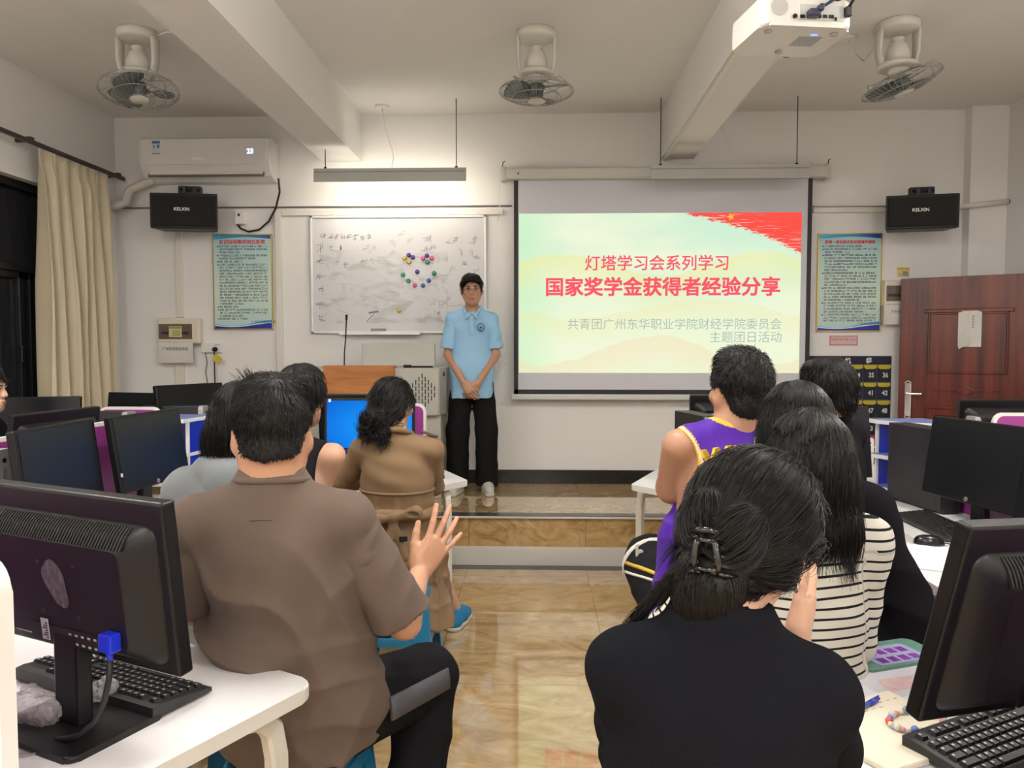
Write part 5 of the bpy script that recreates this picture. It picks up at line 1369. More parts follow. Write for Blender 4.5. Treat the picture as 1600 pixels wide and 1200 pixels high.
# ------------------------------------------------------------------ projector
yp = 3.28; PS = 1.25                       # hung under the right beam
c0 = aty(1234, 44, yp)
t = thing('projector', 'white ceiling projector with black plugs, right of the beam', 'projector', tuple(c0), rad(8)); t.scale = (PS, PS, PS)
PW = mat('projector_white', (.70, .69, .64), .35); PG = mat('projector_grey', (.42, .42, .40), .4)
hw, hd, hh = .150, .125, .045
b = MB(); b.prism(roundpoly([(-hw, -hd), (hw, -hd), (hw + .008, hd), (-hw - .008, hd)], .03), -hh, hh, None, .014, 3); b.obj('casing', PW, t)
b = MB(); b.cyl((-.095, -hd + .002, .012), (-.095, -hd - .003, .012), .027, n=24); b.obj('speaker_grille', PG, t)
b = MB(); b.boxr((-.03, -hd - .002, -.026), (.118, -hd + .004, .024), .002, 1); b.obj('connector_plate', mat('connector_plate', (.50, .52, .50), .4), t)
b = MB()
for xx, zz, r_ in ((-.045, -.016, .007), (.036, .008, .006), (.036, -.014, .006)): b.cyl((xx, -hd - .001, zz), (xx, -hd - .006, zz), r_, n=12)
for xx, zz, ww in ((-.02, -.016, .015), (.054, -.013, .012), (.075, -.013, .016), (.09, -.02, .006)): b.boxr((xx - ww / 2, -hd - .005, zz - .005), (xx + ww / 2, -hd, zz + .005))
b.obj('sockets', BLACKP, t)
b = MB(); b.boxr((-.008, -hd - .032, -.022), (.028, -hd, .0), .004, 2); b.boxr((.02, -hd - .04, -.008), (.034, -hd - .012, .012), .003, 2); b.obj('video_plug', mat('plug_navy', (.02, .025, .06), .4), t)
b = MB(); b.tube([(.03, -hd - .03, .004), (.06, -hd - .04, .022), (.085, -hd - .03, .035)], .005, 8); b.cyl((.078, -hd - .032, .033), (.10, -hd - .02, .044), .011, n=12); b.tube([(.10, -hd - .02, .044), (.105, -hd + .02, .09), (.10, -hd + .05, .11), (.07, -.02, (3.03 - c0[2]) / PS)], .005, 8); b.obj('video_lead', mat('plug_navy', (.02, .025, .06), .4), t)
b = MB(); b.boxr((.118, -hd - .016, -.012), (.138, -hd + .002, .018), .003, 2); b.tube([(.128, -hd - .012, .016), (.138, -hd - .03, .04), (.138, -hd - .01, .09), (.12, -hd + .05, .115), (.08, .0, (3.03 - c0[2]) / PS)], .005, 8); b.obj('power_lead', RUBBER, t)
b = MB(); b.prism([(.02, hd - .01), (.12, hd - .01), (.10, hd + .03), (.03, hd + .03)], -.02, .03, None, .004, 1); b.obj('lens_hood', PG, t)
b = MB(); b.cyl((.07, hd + .0, .0), (.07, hd + .045, .0), .035, .032, 20); b.obj('lens', BLACKG, t)
b = MB(); b.boxr((.01, -.05, -hh - .001), (.09, .03, -hh + .002), .001, 1); b.obj('label_plate', mat('label_grey_blue', (.36, .38, .42), .4), t)
b = MB(); b.boxr((.040, -.07, -hh - .002), (.062, -.062, -hh + .001)); b.obj('status_light', emis('led_blue', (.2, .3, 1), 2), t)
b = MB()
for xx, yy in ((-.11, -.08), (.11, -.08), (.0, .08)): b.cyl((xx, yy, -hh), (xx, yy, -hh - .006), .012, n=12)
b.obj('feet', PG, t)
b = MB(); b.boxr((-.075, -.09, hh), (.035, .06, hh + .05), .008, 2); b.obj('mount_block', PW, t)
b = MB()
for s in (-1, 1):
    for s2 in (-1, 1): b.tube([(s * .04 - .02, 0, hh + .03), (s * .10 - .01, s2 * .06, hh + .035), (s * .13, s2 * .09, hh + .004)], .006, 6)
b.obj('mount_arms', DARKM, t)
b = MB(); b.cyl((-.02, 0, hh + .04), (-.02, 0, (3.03 - c0[2]) / PS), .022, n=16); b.cyl((-.02, 0, (3.03 - c0[2]) / PS - .012), (-.02, 0, (3.03 - c0[2]) / PS), .06, n=20); b.obj('mount_pole', PW, t)
# ------------------------------------------------------------------ sculpting kit: smooth unions of rounded forms, meshed with surface nets
A_ = lambda *v: np.array(v, dtype=np.float64)
def nrm(v): v = np.asarray(v, float); return v / (np.linalg.norm(v) + 1e-12)
def rotm(yaw=0, pitch=0, roll=0):
    """columns = right, forward, up; yaw turns left (+), pitch nods up (+), roll tilts to the right (+)"""
    return np.array(Matrix.Rotation(yaw, 3, 'Z') @ Matrix.Rotation(pitch, 3, 'X') @ Matrix.Rotation(roll, 3, 'Y'))
class SDF:
    def __init__(s, h): s.h = h; s.pr = []; s.fx = []
    def _add(s, fn, lo, hi, k, op): s.pr.append((fn, np.asarray(lo), np.asarray(hi), k, op)); return s
    def rc(s, a, b, r1, r2=None, k=.02, op='+', flat=None):
        a = np.asarray(a, float); b = np.asarray(b, float); r2 = r1 if r2 is None else r2
        R = max(r1, r2)
        if flat is not None: n, sc = np.asarray(flat[0], float), flat[1]
        def fn(P):
            Q = P; bb = b
            if flat is not None:
                Q = P + ((P - a) @ n)[..., None] * n * (sc - 1); bb = b + ((b - a) @ n) * n * (sc - 1)
            ba = bb - a; t = np.clip(((Q - a) @ ba) / (ba @ ba + 1e-12), 0, 1)
            d = np.linalg.norm(Q - a - t[..., None] * ba, axis=-1) - (r1 + (r2 - r1) * t)
            return d if flat is None else d / max(1, sc ** .5)
        return s._add(fn, np.minimum(a, b) - R * (1.0 if flat is None or flat[1] >= 1 else 1 / flat[1]), np.maximum(a, b) + R * (1.0 if flat is None or flat[1] >= 1 else 1 / flat[1]), k, op)
    def ell(s, c, r, R=None, k=.02, op='+'):
        c = np.asarray(c, float); r = np.asarray(r, float); M = np.eye(3) if R is None else np.asarray(R)
        def fn(P):
            q = (P - c) @ M; k0 = np.linalg.norm(q / r, axis=-1); k1 = np.linalg.norm(q / (r * r), axis=-1) + 1e-9
            return k0 * (k0 - 1) / k1
        m = r.max(); ext = np.sqrt(((M * r) ** 2).sum(1))
        return s._add(fn, c - ext, c + ext, k, op)
    def box(s, c, hs, R=None, rad=.005, k=.01, op='+'):
        c = np.asarray(c, float); hs = np.asarray(hs, float) - rad; M = np.eye(3) if R is None else np.asarray(R)
        def fn(P):
            q = np.abs((P - c) @ M) - hs
            return np.linalg.norm(np.maximum(q, 0), axis=-1) + np.minimum(q.max(-1), 0) - rad
        ext = np.abs(M) @ (hs + rad)
        return s._add(fn, c - ext, c + ext, k, op)
    def cut(s, p, n, k=.004):
        """remove the half space on the side n points to"""
        p = np.asarray(p, float); n = nrm(n)
        s.pr.append((lambda P: (P - p) @ n, None, None, k, '&')); return s
    def limit(s, fn, k=.004): s.pr.append((fn, None, None, k, '&')); return s
    def warp(s, fn): s.fx.append(fn); return s
    def eval(s, clip=None):
        los = np.array([p[1] for p in s.pr if p[4] == '+']); his = np.array([p[2] for p in s.pr if p[4] == '+'])
        h = s.h; lo = los.min(0) - 4 * h - .02; hi = his.max(0) + 4 * h + .02
        if clip is not None: lo = np.maximum(lo, clip[0]); hi = np.minimum(hi, clip[1])
        n = np.ceil((hi - lo) / h).astype(int) + 1
        ax = [lo[i] + h * np.arange(n[i]) for i in range(3)]
        F = np.full(n, 1.0, dtype=np.float64)
        for fn, l, u, k, op in s.pr:
            if l is None: sl = (slice(0, n[0]), slice(0, n[1]), slice(0, n[2]))
            else:
                m = k + 3 * h if op == '+' else k + h
                i0 = np.clip(np.floor((l - m - lo) / h).astype(int), 0, n); i1 = np.clip(np.ceil((u + m - lo) / h).astype(int) + 1, 0, n)
                if (i1 <= i0).any(): continue
                sl = tuple(slice(i0[i], i1[i]) for i in range(3))
            P = np.stack(np.meshgrid(ax[0][sl[0]], ax[1][sl[1]], ax[2][sl[2]], indexing='ij'), -1)
            d = fn(P); f = F[sl]
            if op == '+':
                q = np.maximum(k - np.abs(f - d), 0) / k; F[sl] = np.minimum(f, d) - q * q * k * .25
            elif op == '-':
                q = np.maximum(k - np.abs(f + d), 0) / k; F[sl] = np.maximum(f, -d) + q * q * k * .25
            else:
                q = np.maximum(k - np.abs(f - d), 0) / k; F[sl] = np.maximum(f, d) + q * q * k * .25
        if s.fx:
            near = np.abs(F) < .05
            P = np.stack(np.meshgrid(*ax, indexing='ij'), -1)[near]
            for fn in s.fx: F[near] += fn(P)
        F[0], F[-1] = 1, 1; F[:, 0], F[:, -1] = 1, 1; F[:, :, 0], F[:, :, -1] = 1, 1
        s.F, s.lo, s.ax = F, lo, ax
        return F
    def sample(s, P):
        q = (P - s.lo) / s.h; n = np.array(s.F.shape); q = np.clip(q, 0, n - 1.001); i = q.astype(int); f = q - i
        F = s.F; out = 0
        for dx in (0, 1):
            for dy in (0, 1):
                for dz in (0, 1):
                    w = (f[:, 0] if dx else 1 - f[:, 0]) * (f[:, 1] if dy else 1 - f[:, 1]) * (f[:, 2] if dz else 1 - f[:, 2])
                    out = out + w * F[i[:, 0] + dx, i[:, 1] + dy, i[:, 2] + dz]
        return out
    def grad(s, P):
        e = s.h; g = np.stack([s.sample(P + e * np.eye(3)[k]) - s.sample(P - e * np.eye(3)[k]) for k in range(3)], -1)
        return g / (np.linalg.norm(g, axis=1, keepdims=True) + 1e-9)
    def mesh(s, smooth=1, clip=None):
        F = s.eval(clip); h = s.h; neg = F < 0; nx, ny, nz = F.shape
        c = np.zeros((nx - 1, ny - 1, nz - 1), np.int8)
        for dx in (0, 1):
            for dy in (0, 1):
                for dz in (0, 1): c += neg[dx:nx - 1 + dx, dy:ny - 1 + dy, dz:nz - 1 + dz]
        act = (c > 0) & (c < 8); I = np.argwhere(act); idx = np.full(act.shape, -1, np.int64); idx[act] = np.arange(len(I))
        acc = np.zeros((len(I), 3)); cnt = np.zeros(len(I))
        corners = [(a, b, d) for a in (0, 1) for b in (0, 1) for d in (0, 1)]
        vals = {q: F[I[:, 0] + q[0], I[:, 1] + q[1], I[:, 2] + q[2]] for q in corners}
        for q in corners:
            for a in range(3):
                if q[a] == 0:
                    r = list(q); r[a] = 1; r = tuple(r); v0, v1 = vals[q], vals[r]; m = (v0 < 0) != (v1 < 0)
                    t = np.where(m, v0 / np.where(m, v0 - v1, 1), 0)
                    p = np.tile(np.array(q, float), (len(I), 1)); p[:, a] += t
                    acc[m] += p[m]; cnt[m] += 1
        V = s.lo + h * (I + acc / cnt[:, None])
        quads = []
        for a in range(3):
            b, d = (a + 1) % 3, (a + 2) % 3
            sl0 = [slice(None)] * 3; sl1 = [slice(None)] * 3; sl0[a] = slice(0, -1); sl1[a] = slice(1, None)
            x = neg[tuple(sl0)] != neg[tuple(sl1)]
            E = np.argwhere(x); E = E[(E[:, b] > 0) & (E[:, d] > 0) & (E[:, b] < F.shape[b] - 1) & (E[:, d] < F.shape[d] - 1)]
            def cell(ob, od):
                q = E.copy(); q[:, b] -= ob; q[:, d] -= od; return idx[q[:, 0], q[:, 1], q[:, 2]]
            Q = np.stack([cell(1, 1), cell(0, 1), cell(0, 0), cell(1, 0)], -1)
            fl = neg[E[:, 0], E[:, 1], E[:, 2]]
            Q[~fl] = Q[~fl][:, ::-1]; quads.append(Q)
        Q = np.concatenate(quads); Q = Q[(Q >= 0).all(1)]
        for _ in range(smooth):
            S = np.zeros_like(V); N = np.zeros(len(V))
            for i in range(4):
                j = (i + 1) % 4
                np.add.at(S, Q[:, i], V[Q[:, j]]); np.add.at(N, Q[:, i], 1); np.add.at(S, Q[:, j], V[Q[:, i]]); np.add.at(N, Q[:, j], 1)
            V = V * .5 + .5 * S / np.maximum(N, 1)[:, None]
        return V, Q
def join(*vq):
    Vs, Qs, o = [], [], 0
    for V, Q in vq: Vs.append(V); Qs.append(Q + o); o += len(V)
    return np.concatenate(Vs), np.concatenate(Qs)
def wob(P, f, seed):
    r = np.random.default_rng(seed); o = 0
    for _ in range(5):
        d = nrm(r.normal(size=3)); o = o + np.sin(P @ d * f * 2 * PI * r.uniform(.6, 1.6) + r.uniform(0, 6.3))
    return o / 5 * 1.5
def folds(d, lam, amp, seed, warpamt=2.2, mask=None):
    d = np.asarray(d, float)
    def fn(P):
        v = .35 - 1.35 * (1 - np.abs(np.sin(PI * (P @ nrm(d)) / lam + .5 * warpamt * wob(P, 2.2, seed)))) ** 1.4
        a = amp * np.clip(.45 + .75 * wob(P, 1.6, seed + 9), 0, 1)
        if mask is not None: a = a * mask(P)
        return v * a
    return fn
def crumple(f, amp, seed): return lambda P: amp * wob(P, f, seed)

# ------------------------------------------------------------------ hair strands grown over a sculpted mass
def strands(S, V, n, dirfn, length, steps, lift, r0, noise=.15, mask=None, seed=3, stay=.002, jitter=.4, curl=0, rtip=.35, lenf=None):
    g = np.random.default_rng(seed)
    W = V if mask is None else V[mask(V)]
    P = W[g.integers(0, len(W), n)] + g.normal(size=(n, 3)) * S.h * .4
    N = S.grad(P); L = length * g.uniform(1 - jitter, 1 + jitter * .6, n); st = L / steps
    if lenf is not None: st = st * lenf(P)
    d = dirfn(P, N); d = d + N * lift + g.normal(size=(n, 3)) * noise; d /= np.linalg.norm(d, axis=1, keepdims=True)
    pts = [P - N * S.h]; ph = g.uniform(0, 6.3, n)
    for i in range(steps):
        P = P + d * st[:, None]
        f = S.sample(P); gr = S.grad(P); push = np.maximum(stay - f, 0); P = P + gr * push[:, None]
        if curl: P = P + np.cross(d, gr) * (curl * np.sin(ph + i * 1.1))[:, None]
        pts.append(P.copy())
        dn = dirfn(P, gr); d = d * .55 + dn * .45 + g.normal(size=(n, 3)) * noise * .35; d /= np.linalg.norm(d, axis=1, keepdims=True)
    return tubes(np.stack(pts, 1), r0, rtip)
def tubes(C, r0, rtip=.35):
    """C (n, m, 3) centre lines -> three-sided tapering tubes"""
    n, m, _ = C.shape
    T = np.gradient(C, axis=1); T /= np.linalg.norm(T, axis=2, keepdims=True) + 1e-9
    ref = np.where(np.abs(T[:, :, 2:3]) < .9, np.array([0, 0, 1.]), np.array([1., 0, 0]))
    U = np.cross(T, ref); U /= np.linalg.norm(U, axis=2, keepdims=True) + 1e-9; W = np.cross(T, U)
    rr = r0 * (1 - (1 - rtip) * np.linspace(0, 1, m))[None, :, None]
    ring = np.stack([C + (U * math.cos(a) + W * math.sin(a)) * rr for a in (0, 2.094, 4.189)], 2)   # n,m,3,3
    V = ring.reshape(-1, 3); ix = np.arange(n * m * 3).reshape(n, m, 3); q = []
    for k in range(3):
        k2 = (k + 1) % 3; q.append(np.stack([ix[:, :-1, k], ix[:, :-1, k2], ix[:, 1:, k2], ix[:, 1:, k]], -1).reshape(-1, 4))
    return V, np.concatenate(q)

# ------------------------------------------------------------------ body forms
def head_forms(S, H, R, scale=1.0, ears=True, face=True, neckto=None, neck_r=.056):
    g = lambda x, y, z: H + R @ (A_(x, y, z) * scale)
    e = lambda x, y, z: A_(x, y, z) * scale
    S.ell(g(0, -.012, .032), e(.074, .094, .086), R, .02)
    S.ell(g(0, .020, -.030), e(.061, .070, .080), R, .03)
    S.ell(g(0, .050, -.088), e(.034, .030, .026), R, .035)
    for sx_ in (-1, 1):
        S.rc(g(sx_ * .054, .0, -.055), g(sx_ * .022, .058, -.098), .017 * scale, .014 * scale, .03)
        S.ell(g(sx_ * .042, .064, -.018), e(.022, .020, .018), R, .025)
        if ears:
            Re = R @ rotm(sx_ * -.35, 0, 0) @ rotm(0, .15, 0)
            S.ell(g(sx_ * .079, -.010, -.008), e(.0085, .021, .033), Re, .008)
            S.ell(g(sx_ * .0885, -.005, -.002), e(.007, .010, .016), Re, .006, '-')
            S.ell(g(sx_ * .076, -.002, -.034), e(.006, .009, .011), Re, .008)
    if face:
        S.rc(g(-.040, .078, .022), g(.040, .078, .022), .012 * scale, .012 * scale, .02)
        for sx_ in (-1, 1): S.ell(g(sx_ * .031, .094, .004), e(.017, .013, .010), R, .012, '-')
        S.rc(g(0, .086, .010), g(0, .102, -.026), .008 * scale, .012 * scale, .012)
        for sx_ in (-1, 1): S.ell(g(sx_ * .011, .093, -.031), e(.009, .010, .008), R, .008)
        S.ell(g(0, .086, -.060), e(.026, .012, .007), R, .008); S.ell(g(0, .084, -.071), e(.022, .012, .007), R, .008)
        S.rc(g(-.022, .097, -.0655), g(.022, .097, -.0655), .0016, .0016, .003, '-')
    if neckto is not None: S.rc(g(0, -.022, -.05), neckto, neck_r * scale, neck_r * 1.08 * scale, .03)
def hand(W, y, z, side, curl=(.3, .3, .3, .3), spread=.12, thumb=.6, scale=1.0, h=.0032, fore=None, fore_r=.026, tcurl=.3, lens=None):
    """W wrist, y finger direction, z back of the hand; side +1 right, -1 left"""
    y = nrm(y); z = nrm(np.asarray(z, float) - y * np.dot(z, y)); x = np.cross(y, z) * side     # +x = little-finger side
    g = lambda a, b, c: W + (x * a + y * b + z * c) * scale
    S = SDF(h); s = scale
    if fore is not None: S.rc(fore, W, fore_r, .021 * s, .015, flat=(z, 1.2))
    K = [(-.028, .086), (-.008, .092), (.012, .088), (.030, .078)]
    for kx, ky in K: S.rc(g(kx * .55, .008, 0), g(kx, ky, 0), .0145 * s, .0105 * s, .018)
    S.ell(g(-.002, .048, -.003), A_(.036, .046, .0135) * s, np.stack([x, y, z], 1), .015)
    S.ell(g(-.024, .034, -.008), A_(.015, .026, .014) * s, np.stack([x, y, z], 1), .015)
    Ls = lens or [(.044, .026, .021), (.048, .030, .022), (.044, .028, .021), (.034, .021, .019)]
    Rr = [(.0098, .0086, .0078, .0066), (.0100, .0088, .0080, .0068), (.0096, .0083, .0075, .0064), (.0086, .0074, .0066, .0058)]
    tips = []
    for i, (kx, ky) in enumerate(K):
        p = g(kx, ky, 0); a = curl[i]; sp = (i - 1.3) * spread; d0 = nrm(y * math.cos(sp) + x * math.sin(sp))
        ang = 0; r = [q * s for q in Rr[i]]
        for j, l in enumerate(Ls[i]):
            ang += a * (1.0, 1.15, .7)[j]; d = d0 * math.cos(ang) - z * math.sin(ang); q = p + d * l * s
            S.rc(p, q, r[j], r[j + 1], .004); p = q
        tips.append((p, d))
    tx = nrm(-x * math.sin(thumb) + y * math.cos(thumb) - z * .25)
    p0 = g(-.022, .018, -.004); p1 = p0 + tx * .044 * s; t2 = nrm(tx * math.cos(tcurl) + y * math.sin(tcurl)); p2 = p1 + t2 * .032 * s; t3 = nrm(t2 + (y - z * .3) * tcurl * .5); p3 = p2 + t3 * .026 * s
    S.rc(p0, p1, .0165 * s, .0122 * s, .016); S.rc(p1, p2, .0115 * s, .0102 * s, .005); S.rc(p2, p3, .0102 * s, .0078 * s, .004)
    return S.mesh(1)
def ik(S_, W_, l1, l2, pole):
    d = W_ - S_; D = np.linalg.norm(d); D2 = min(D, (l1 + l2) * .999); a = (l1 * l1 - l2 * l2 + D2 * D2) / (2 * D2); hgt = math.sqrt(max(l1 * l1 - a * a, 0))
    u = d / D; p = np.asarray(pole, float); p = nrm(p - u * (p @ u)); return S_ + u * a + p * hgt
SKIN = mat('skin_warm', (.56, .30, .185), .45, sss=.12, var=.05, vscale=14, bump=.06, bscale=220)
SKIN2 = mat('skin_tan', (.47, .25, .155), .45, sss=.12, var=.05, vscale=14, bump=.06, bscale=220)
SKIN3 = mat('skin_light', (.62, .37, .25), .45, sss=.12, var=.05, vscale=14, bump=.06, bscale=220)
HAIR = mat('hair_black', (.0085, .0072, .0068), .40, spec=.42)
HAIRM = mat('hair_mass_black', (.007, .006, .006), .55, spec=.35)
def cloth(name, col, rough=.85, fine=350, bump=.08, sheen=.04): return mat(name, col, rough, spec=.08 if max(col) < .03 else .18, bump=bump, bscale=fine, var=.05, vscale=6, sheen=0 if max(col) < .03 else min(sheen, .06))
class Person:
    """joints live in room coordinates; f = facing, r = right-hand direction"""
    def __init__(s, name_label, x, y, yaw, z0=0):
        s.o = A_(x, y, z0); s.yaw = yaw; s.R = rotm(yaw); s.r, s.f = s.R[:, 0], s.R[:, 1]
        s.t = thing('person', name_label, 'person', (x, y, z0), 0)
    def L(s, x, y, z): return s.o + s.R @ A_(x, y, z)
    def part(s, name, VQ, m, sm=True, mi=None, extra=()):
        V, Q = VQ
        return np_mesh(name, V - s.o, Q, m, s.t, sm, mi, extra)
    def mb(s, name, b, m=None):
        o = b.obj(name, m, s.t); o.data.transform(Matrix.Translation(-Vector(s.o))); return o
def torso(S, J, off=0, waist=1.0, hem=None, k=.035, chest=(.150, .108), wst=(.130, .098), hip=(.160, .118), shr=.052, neck=True, armk=.02):
    """J: pel (pelvis centre), nb (neck base), sl, sr (shoulders), R (torso frame)"""
    pel, nb, R = J['pel'], J['nb'], J['R']; up = nrm(nb - pel); r = nrm(J['sr'] - J['sl']); f = np.cross(up, r); r = np.cross(f, up); M = np.stack([r, f, up], 1)
    L = np.linalg.norm(nb - pel)
    S.ell(pel + up * .02, A_(hip[0] + off, hip[1] + off, .115 + off), M, k)
    w0 = pel + up * L * .12; w1 = pel + up * L * .66
    S.rc(w0, w1, (wst[1] + off) * waist + .008, (chest[1] + off), k, flat=(r, (wst[1]) / wst[0] * .98))
    S.ell(pel + up * L * .66 + f * .004, A_(chest[0] + off, chest[1] + off, L * .30), M, k)
    S.ell(pel + up * L * .80 - f * .012, A_(chest[0] * .96 + off, chest[1] * .80 + off, L * .18), M, k)
    for sh in (J['sl'], J['sr']):
        q = nb * .35 + sh * .65 - up * .012
        S.rc(nb - up * .035, sh, .052 + off, shr + off, k)
        S.rc(nb + up * .035 - f * .012, q, .030 + off * .5, .036 + off * .7, k)
    return M
# ------------------------------------------------------------------ crumpled clear bags on the near left monitor's foot
def plastic_bag(forms, label, seed):
    S = SDF(.0032)
    for a, b_, r1, r2 in forms: S.rc(a, b_, r1, r2, .012)
    S.warp(lambda P: .006 * np.abs(wob(P, 30, seed)) - .003); S.warp(lambda P: .003 * np.abs(wob(P, 70, seed + 1)))
    V, Q = S.mesh(0); o = np_mesh('plastic_bag', V, Q, PLAST, None, False); return tag(o, label, 'plastic bag')
g_ = lambda px, py, z: atz(px, py, z)
plastic_bag([(g_(30, 1105, .785), g_(75, 1112, .785), .030, .026), (g_(75, 1112, .783), g_(132, 1098, .782), .022, .012), (g_(45, 1080, .80), g_(70, 1100, .785), .016, .02)], 'long crumpled clear plastic bag on the near left monitor foot', 3)
plastic_bag([(g_(150, 1082, .785), g_(168, 1070, .80), .018, .020), (g_(140, 1090, .778), g_(150, 1085, .785), .010, .016)], 'small bunched clear plastic bag tied to the video cable', 5)
# ================================================================== the presenter
p = Person('young man standing by the whiteboard in light blue polo shirt, hands clasped', -.515, 6.02, PI + .06, PLAT_Z)
L = p.L
J = dict(pel=L(0, 0, .93), nb=L(0, -.015, 1.425), sl=L(-.150, -.01, 1.365), sr=L(.150, -.01, 1.365), R=p.R)
Hc = L(.0, .035, 1.588); Rh = p.R @ rotm(.05, -.02, .03)
wl, wr = L(-.050, .185, .875), L(.055, .19, .875)
el_, er = L(-.188, .0, 1.09), L(.188, .0, 1.09)
S = SDF(.006); torso(S, J, -.004, chest=(.142, .098), wst=(.118, .085), hip=(.148, .105))
head_forms(S, Hc, Rh, .98, neckto=L(0, -.012, 1.40), neck_r=.050)
for sh, e_, w_ in ((J['sl'], el_, wl), (J['sr'], er, wr)):
    S.rc(sh, e_, .044, .036, .02); S.rc(e_, w_, .036, .0235, .012)
kl, kr, al, ar = L(-.105, .02, .49), L(.105, .02, .49), L(-.115, -.01, .09), L(.115, -.01, .09)
for sx_, k_, a_ in ((-1, kl, al), (1, kr, ar)): S.rc(L(sx_ * .085, 0, .90), k_, .075, .05, .03); S.rc(k_, a_, .05, .034, .02)
body = S.mesh(1)
hl = hand(wl, L(.035, .205, .76) - wl, p.f * .8 - p.r * .5 + A_(0, 0, .2), -1, (.5, .5, .5, .5), .05, .35, .95, .004, el_ * .15 + wl * .85)
hr = hand(wr, L(-.015, .225, .77) - wr, p.f * .9 + p.r * .4 + A_(0, 0, .2), 1, (.45, .45, .45, .45), .05, .35, .95, .004, er * .15 + wr * .85)
p.part('body', join(body, hl, hr), SKIN2)
# face details
def face(pp, H, R, sc, brow=True):
    g = lambda x, y, z: tuple(H + R @ (A_(x, y, z) * sc))
    for sx_ in (-1, 1):
        b = MB(); b.sphere(g(sx_ * .031, .0765, .003), .0112 * sc, 14, 10); e = pp.mb('eye', b, mat('eye_white', (.38, .33, .30), .3))
        b = MB(); b.sphere(g(sx_ * .031, .0838, .002), .0062 * sc, 12, 8); q = pp.mb('iris', b, mat('iris_dark', (.012, .008, .006), .15)); q.parent = e; 
        if brow:
            S_ = SDF(.003); S_.rc(g(sx_ * .014, .092, .024), g(sx_ * .034, .090, .029), .0038, .004, .004); S_.rc(g(sx_ * .034, .090, .029), g(sx_ * .052, .076, .022), .004, .0022, .004); pp.part('eyebrow', S_.mesh(0), HAIRM)
        S_ = SDF(.0025); S_.rc(g(sx_ * .017, .0875, .008), g(sx_ * .031, .0905, .0135), .0022, .0026, .003); S_.rc(g(sx_ * .031, .0905, .0135), g(sx_ * .047, .080, .006), .0026, .0018, .003); pp.part('upper_eyelid', S_.mesh(0), HAIRM)
    S_ = SDF(.0025); S_.ell(g(0, .0885, -.0605), A_(.0235, .0105, .0052) * sc, R, .003); S_.ell(g(0, .0868, -.0705), A_(.019, .0105, .0058) * sc, R, .003)
    S_.rc(g(-.022, .099, -.0655), g(.022, .099, -.0655), .0012, .0012, .002, '-'); pp.part('lips', S_.mesh(1), mat('lip_colour', (.36, .13, .10), .4))
face(p, Hc, Rh, .98)
# thin metal glasses
b = MB(); g = lambda x, y, z: tuple(Hc + Rh @ (A_(x, y, z) * .98))
for sx_ in (-1, 1):
    b.tube([g(sx_ * .033 + .021 * math.cos(2 * PI * k / 18), .104 - .006 * abs(math.cos(2 * PI * k / 18)) * (1 if sx_ * math.cos(2 * PI * k / 18) > 0 else 0), .001 + .018 * math.sin(2 * PI * k / 18)) for k in range(18)], .0014, 5, closed=True)
    b.tube([g(sx_ * .054, .098, .006), g(sx_ * .076, .06, .008), g(sx_ * .082, -.005, .012)], .0013, 5)
b.tube([g(-.012, .104, .004), g(0, .107, .007), g(.012, .104, .004)], .0014, 5); p.mb('glasses', b, mat('glasses_metal', (.25, .22, .20), .25, metal=.9))
# hair: short on the sides, wavy fringe
S = SDF(.0045); g = lambda x, y, z: Hc + Rh @ (A_(x, y, z) * .98)
S.ell(g(0, -.016, .046), A_(.081, .100, .088), Rh, .02); S.ell(g(0, .035, .092), A_(.066, .056, .030), Rh, .02)
for k, (x_, z_) in enumerate(((-.055, .062), (-.034, .070), (-.010, .068), (.014, .064), (.038, .062), (.058, .058))): S.ell(g(x_, .082 - .25 * abs(x_), z_), A_(.016, .016, .020), Rh, .012)
S.limit(lambda P: ((P - Hc) @ Rh)[..., 1] * .8 - ((P - Hc) @ Rh)[..., 2] - .000, .006)
S.cut(g(0, 0, -.035), Rh @ A_(0, .1, -1), .01)
for sx_ in (-1, 1): S.ell(g(sx_ * .082, .0, -.012), A_(.02, .024, .032), Rh, .008, '-')
S.warp(crumple(28, .0045, 4)); V, Q = S.mesh(1); ho = p.part('hair', (V, Q), HAIRM)
wh = g(0, -.05, .125)
def whorl(wh, grav=.5, H=None): 
    def fn(P, N):
        d = P - wh; d = d - N * (d * N).sum(1)[:, None]; d /= np.linalg.norm(d, axis=1, keepdims=True) + 1e-6
        d = d + A_(0, 0, -grav); return d / (np.linalg.norm(d, axis=1, keepdims=True) + 1e-6)
    return fn
h2 = p.part('hair_strands', strands(S, V, 1800, whorl(wh), .035, 4, .25, .0016, .25), HAIR); h2.parent = ho
# polo shirt
POLO = cloth('polo_blue', (.30, .53, .74), .8, 500, .1)
POLOC = cloth('polo_collar_blue', (.34, .56, .75), .8, 500, .1)
S = SDF(.006); torso(S, J, .012, 1.06, chest=(.136, .100), wst=(.130, .096), hip=(.146, .110), shr=.044, k=.025)
S.rc(L(0, 0, .98), L(0, 0, .74),   .128, .142, .04, flat=(p.r, .78))
S.cut(L(0, 0, .752), A_(0, 0, -1)); sleeves = []
for sx_, sh, e_ in ((-1, J['sl'], el_), (1, J['sr'], er)):
    dd = nrm(e_ - sh); q = sh + (e_ - sh) * .84
    S.rc(sh, sh + (e_ - sh) * .2, .054, .055, .02)
    Z = SDF(.006); Z.rc(sh + dd * .01, q + dd * .06, .056, .070, .02); Z.cut(q, dd); Z.rc(q - dd * .05, q + dd * .06, .046, .060, .005, '-'); Z.warp(folds(dd + p.r * .6 * sx_, .07, .005, 33 + sx_)); sleeves.append(Z.mesh(1))
S.ell(L(0, .03, 1.475), A_(.060, .062, .045), p.R, .012, '-')
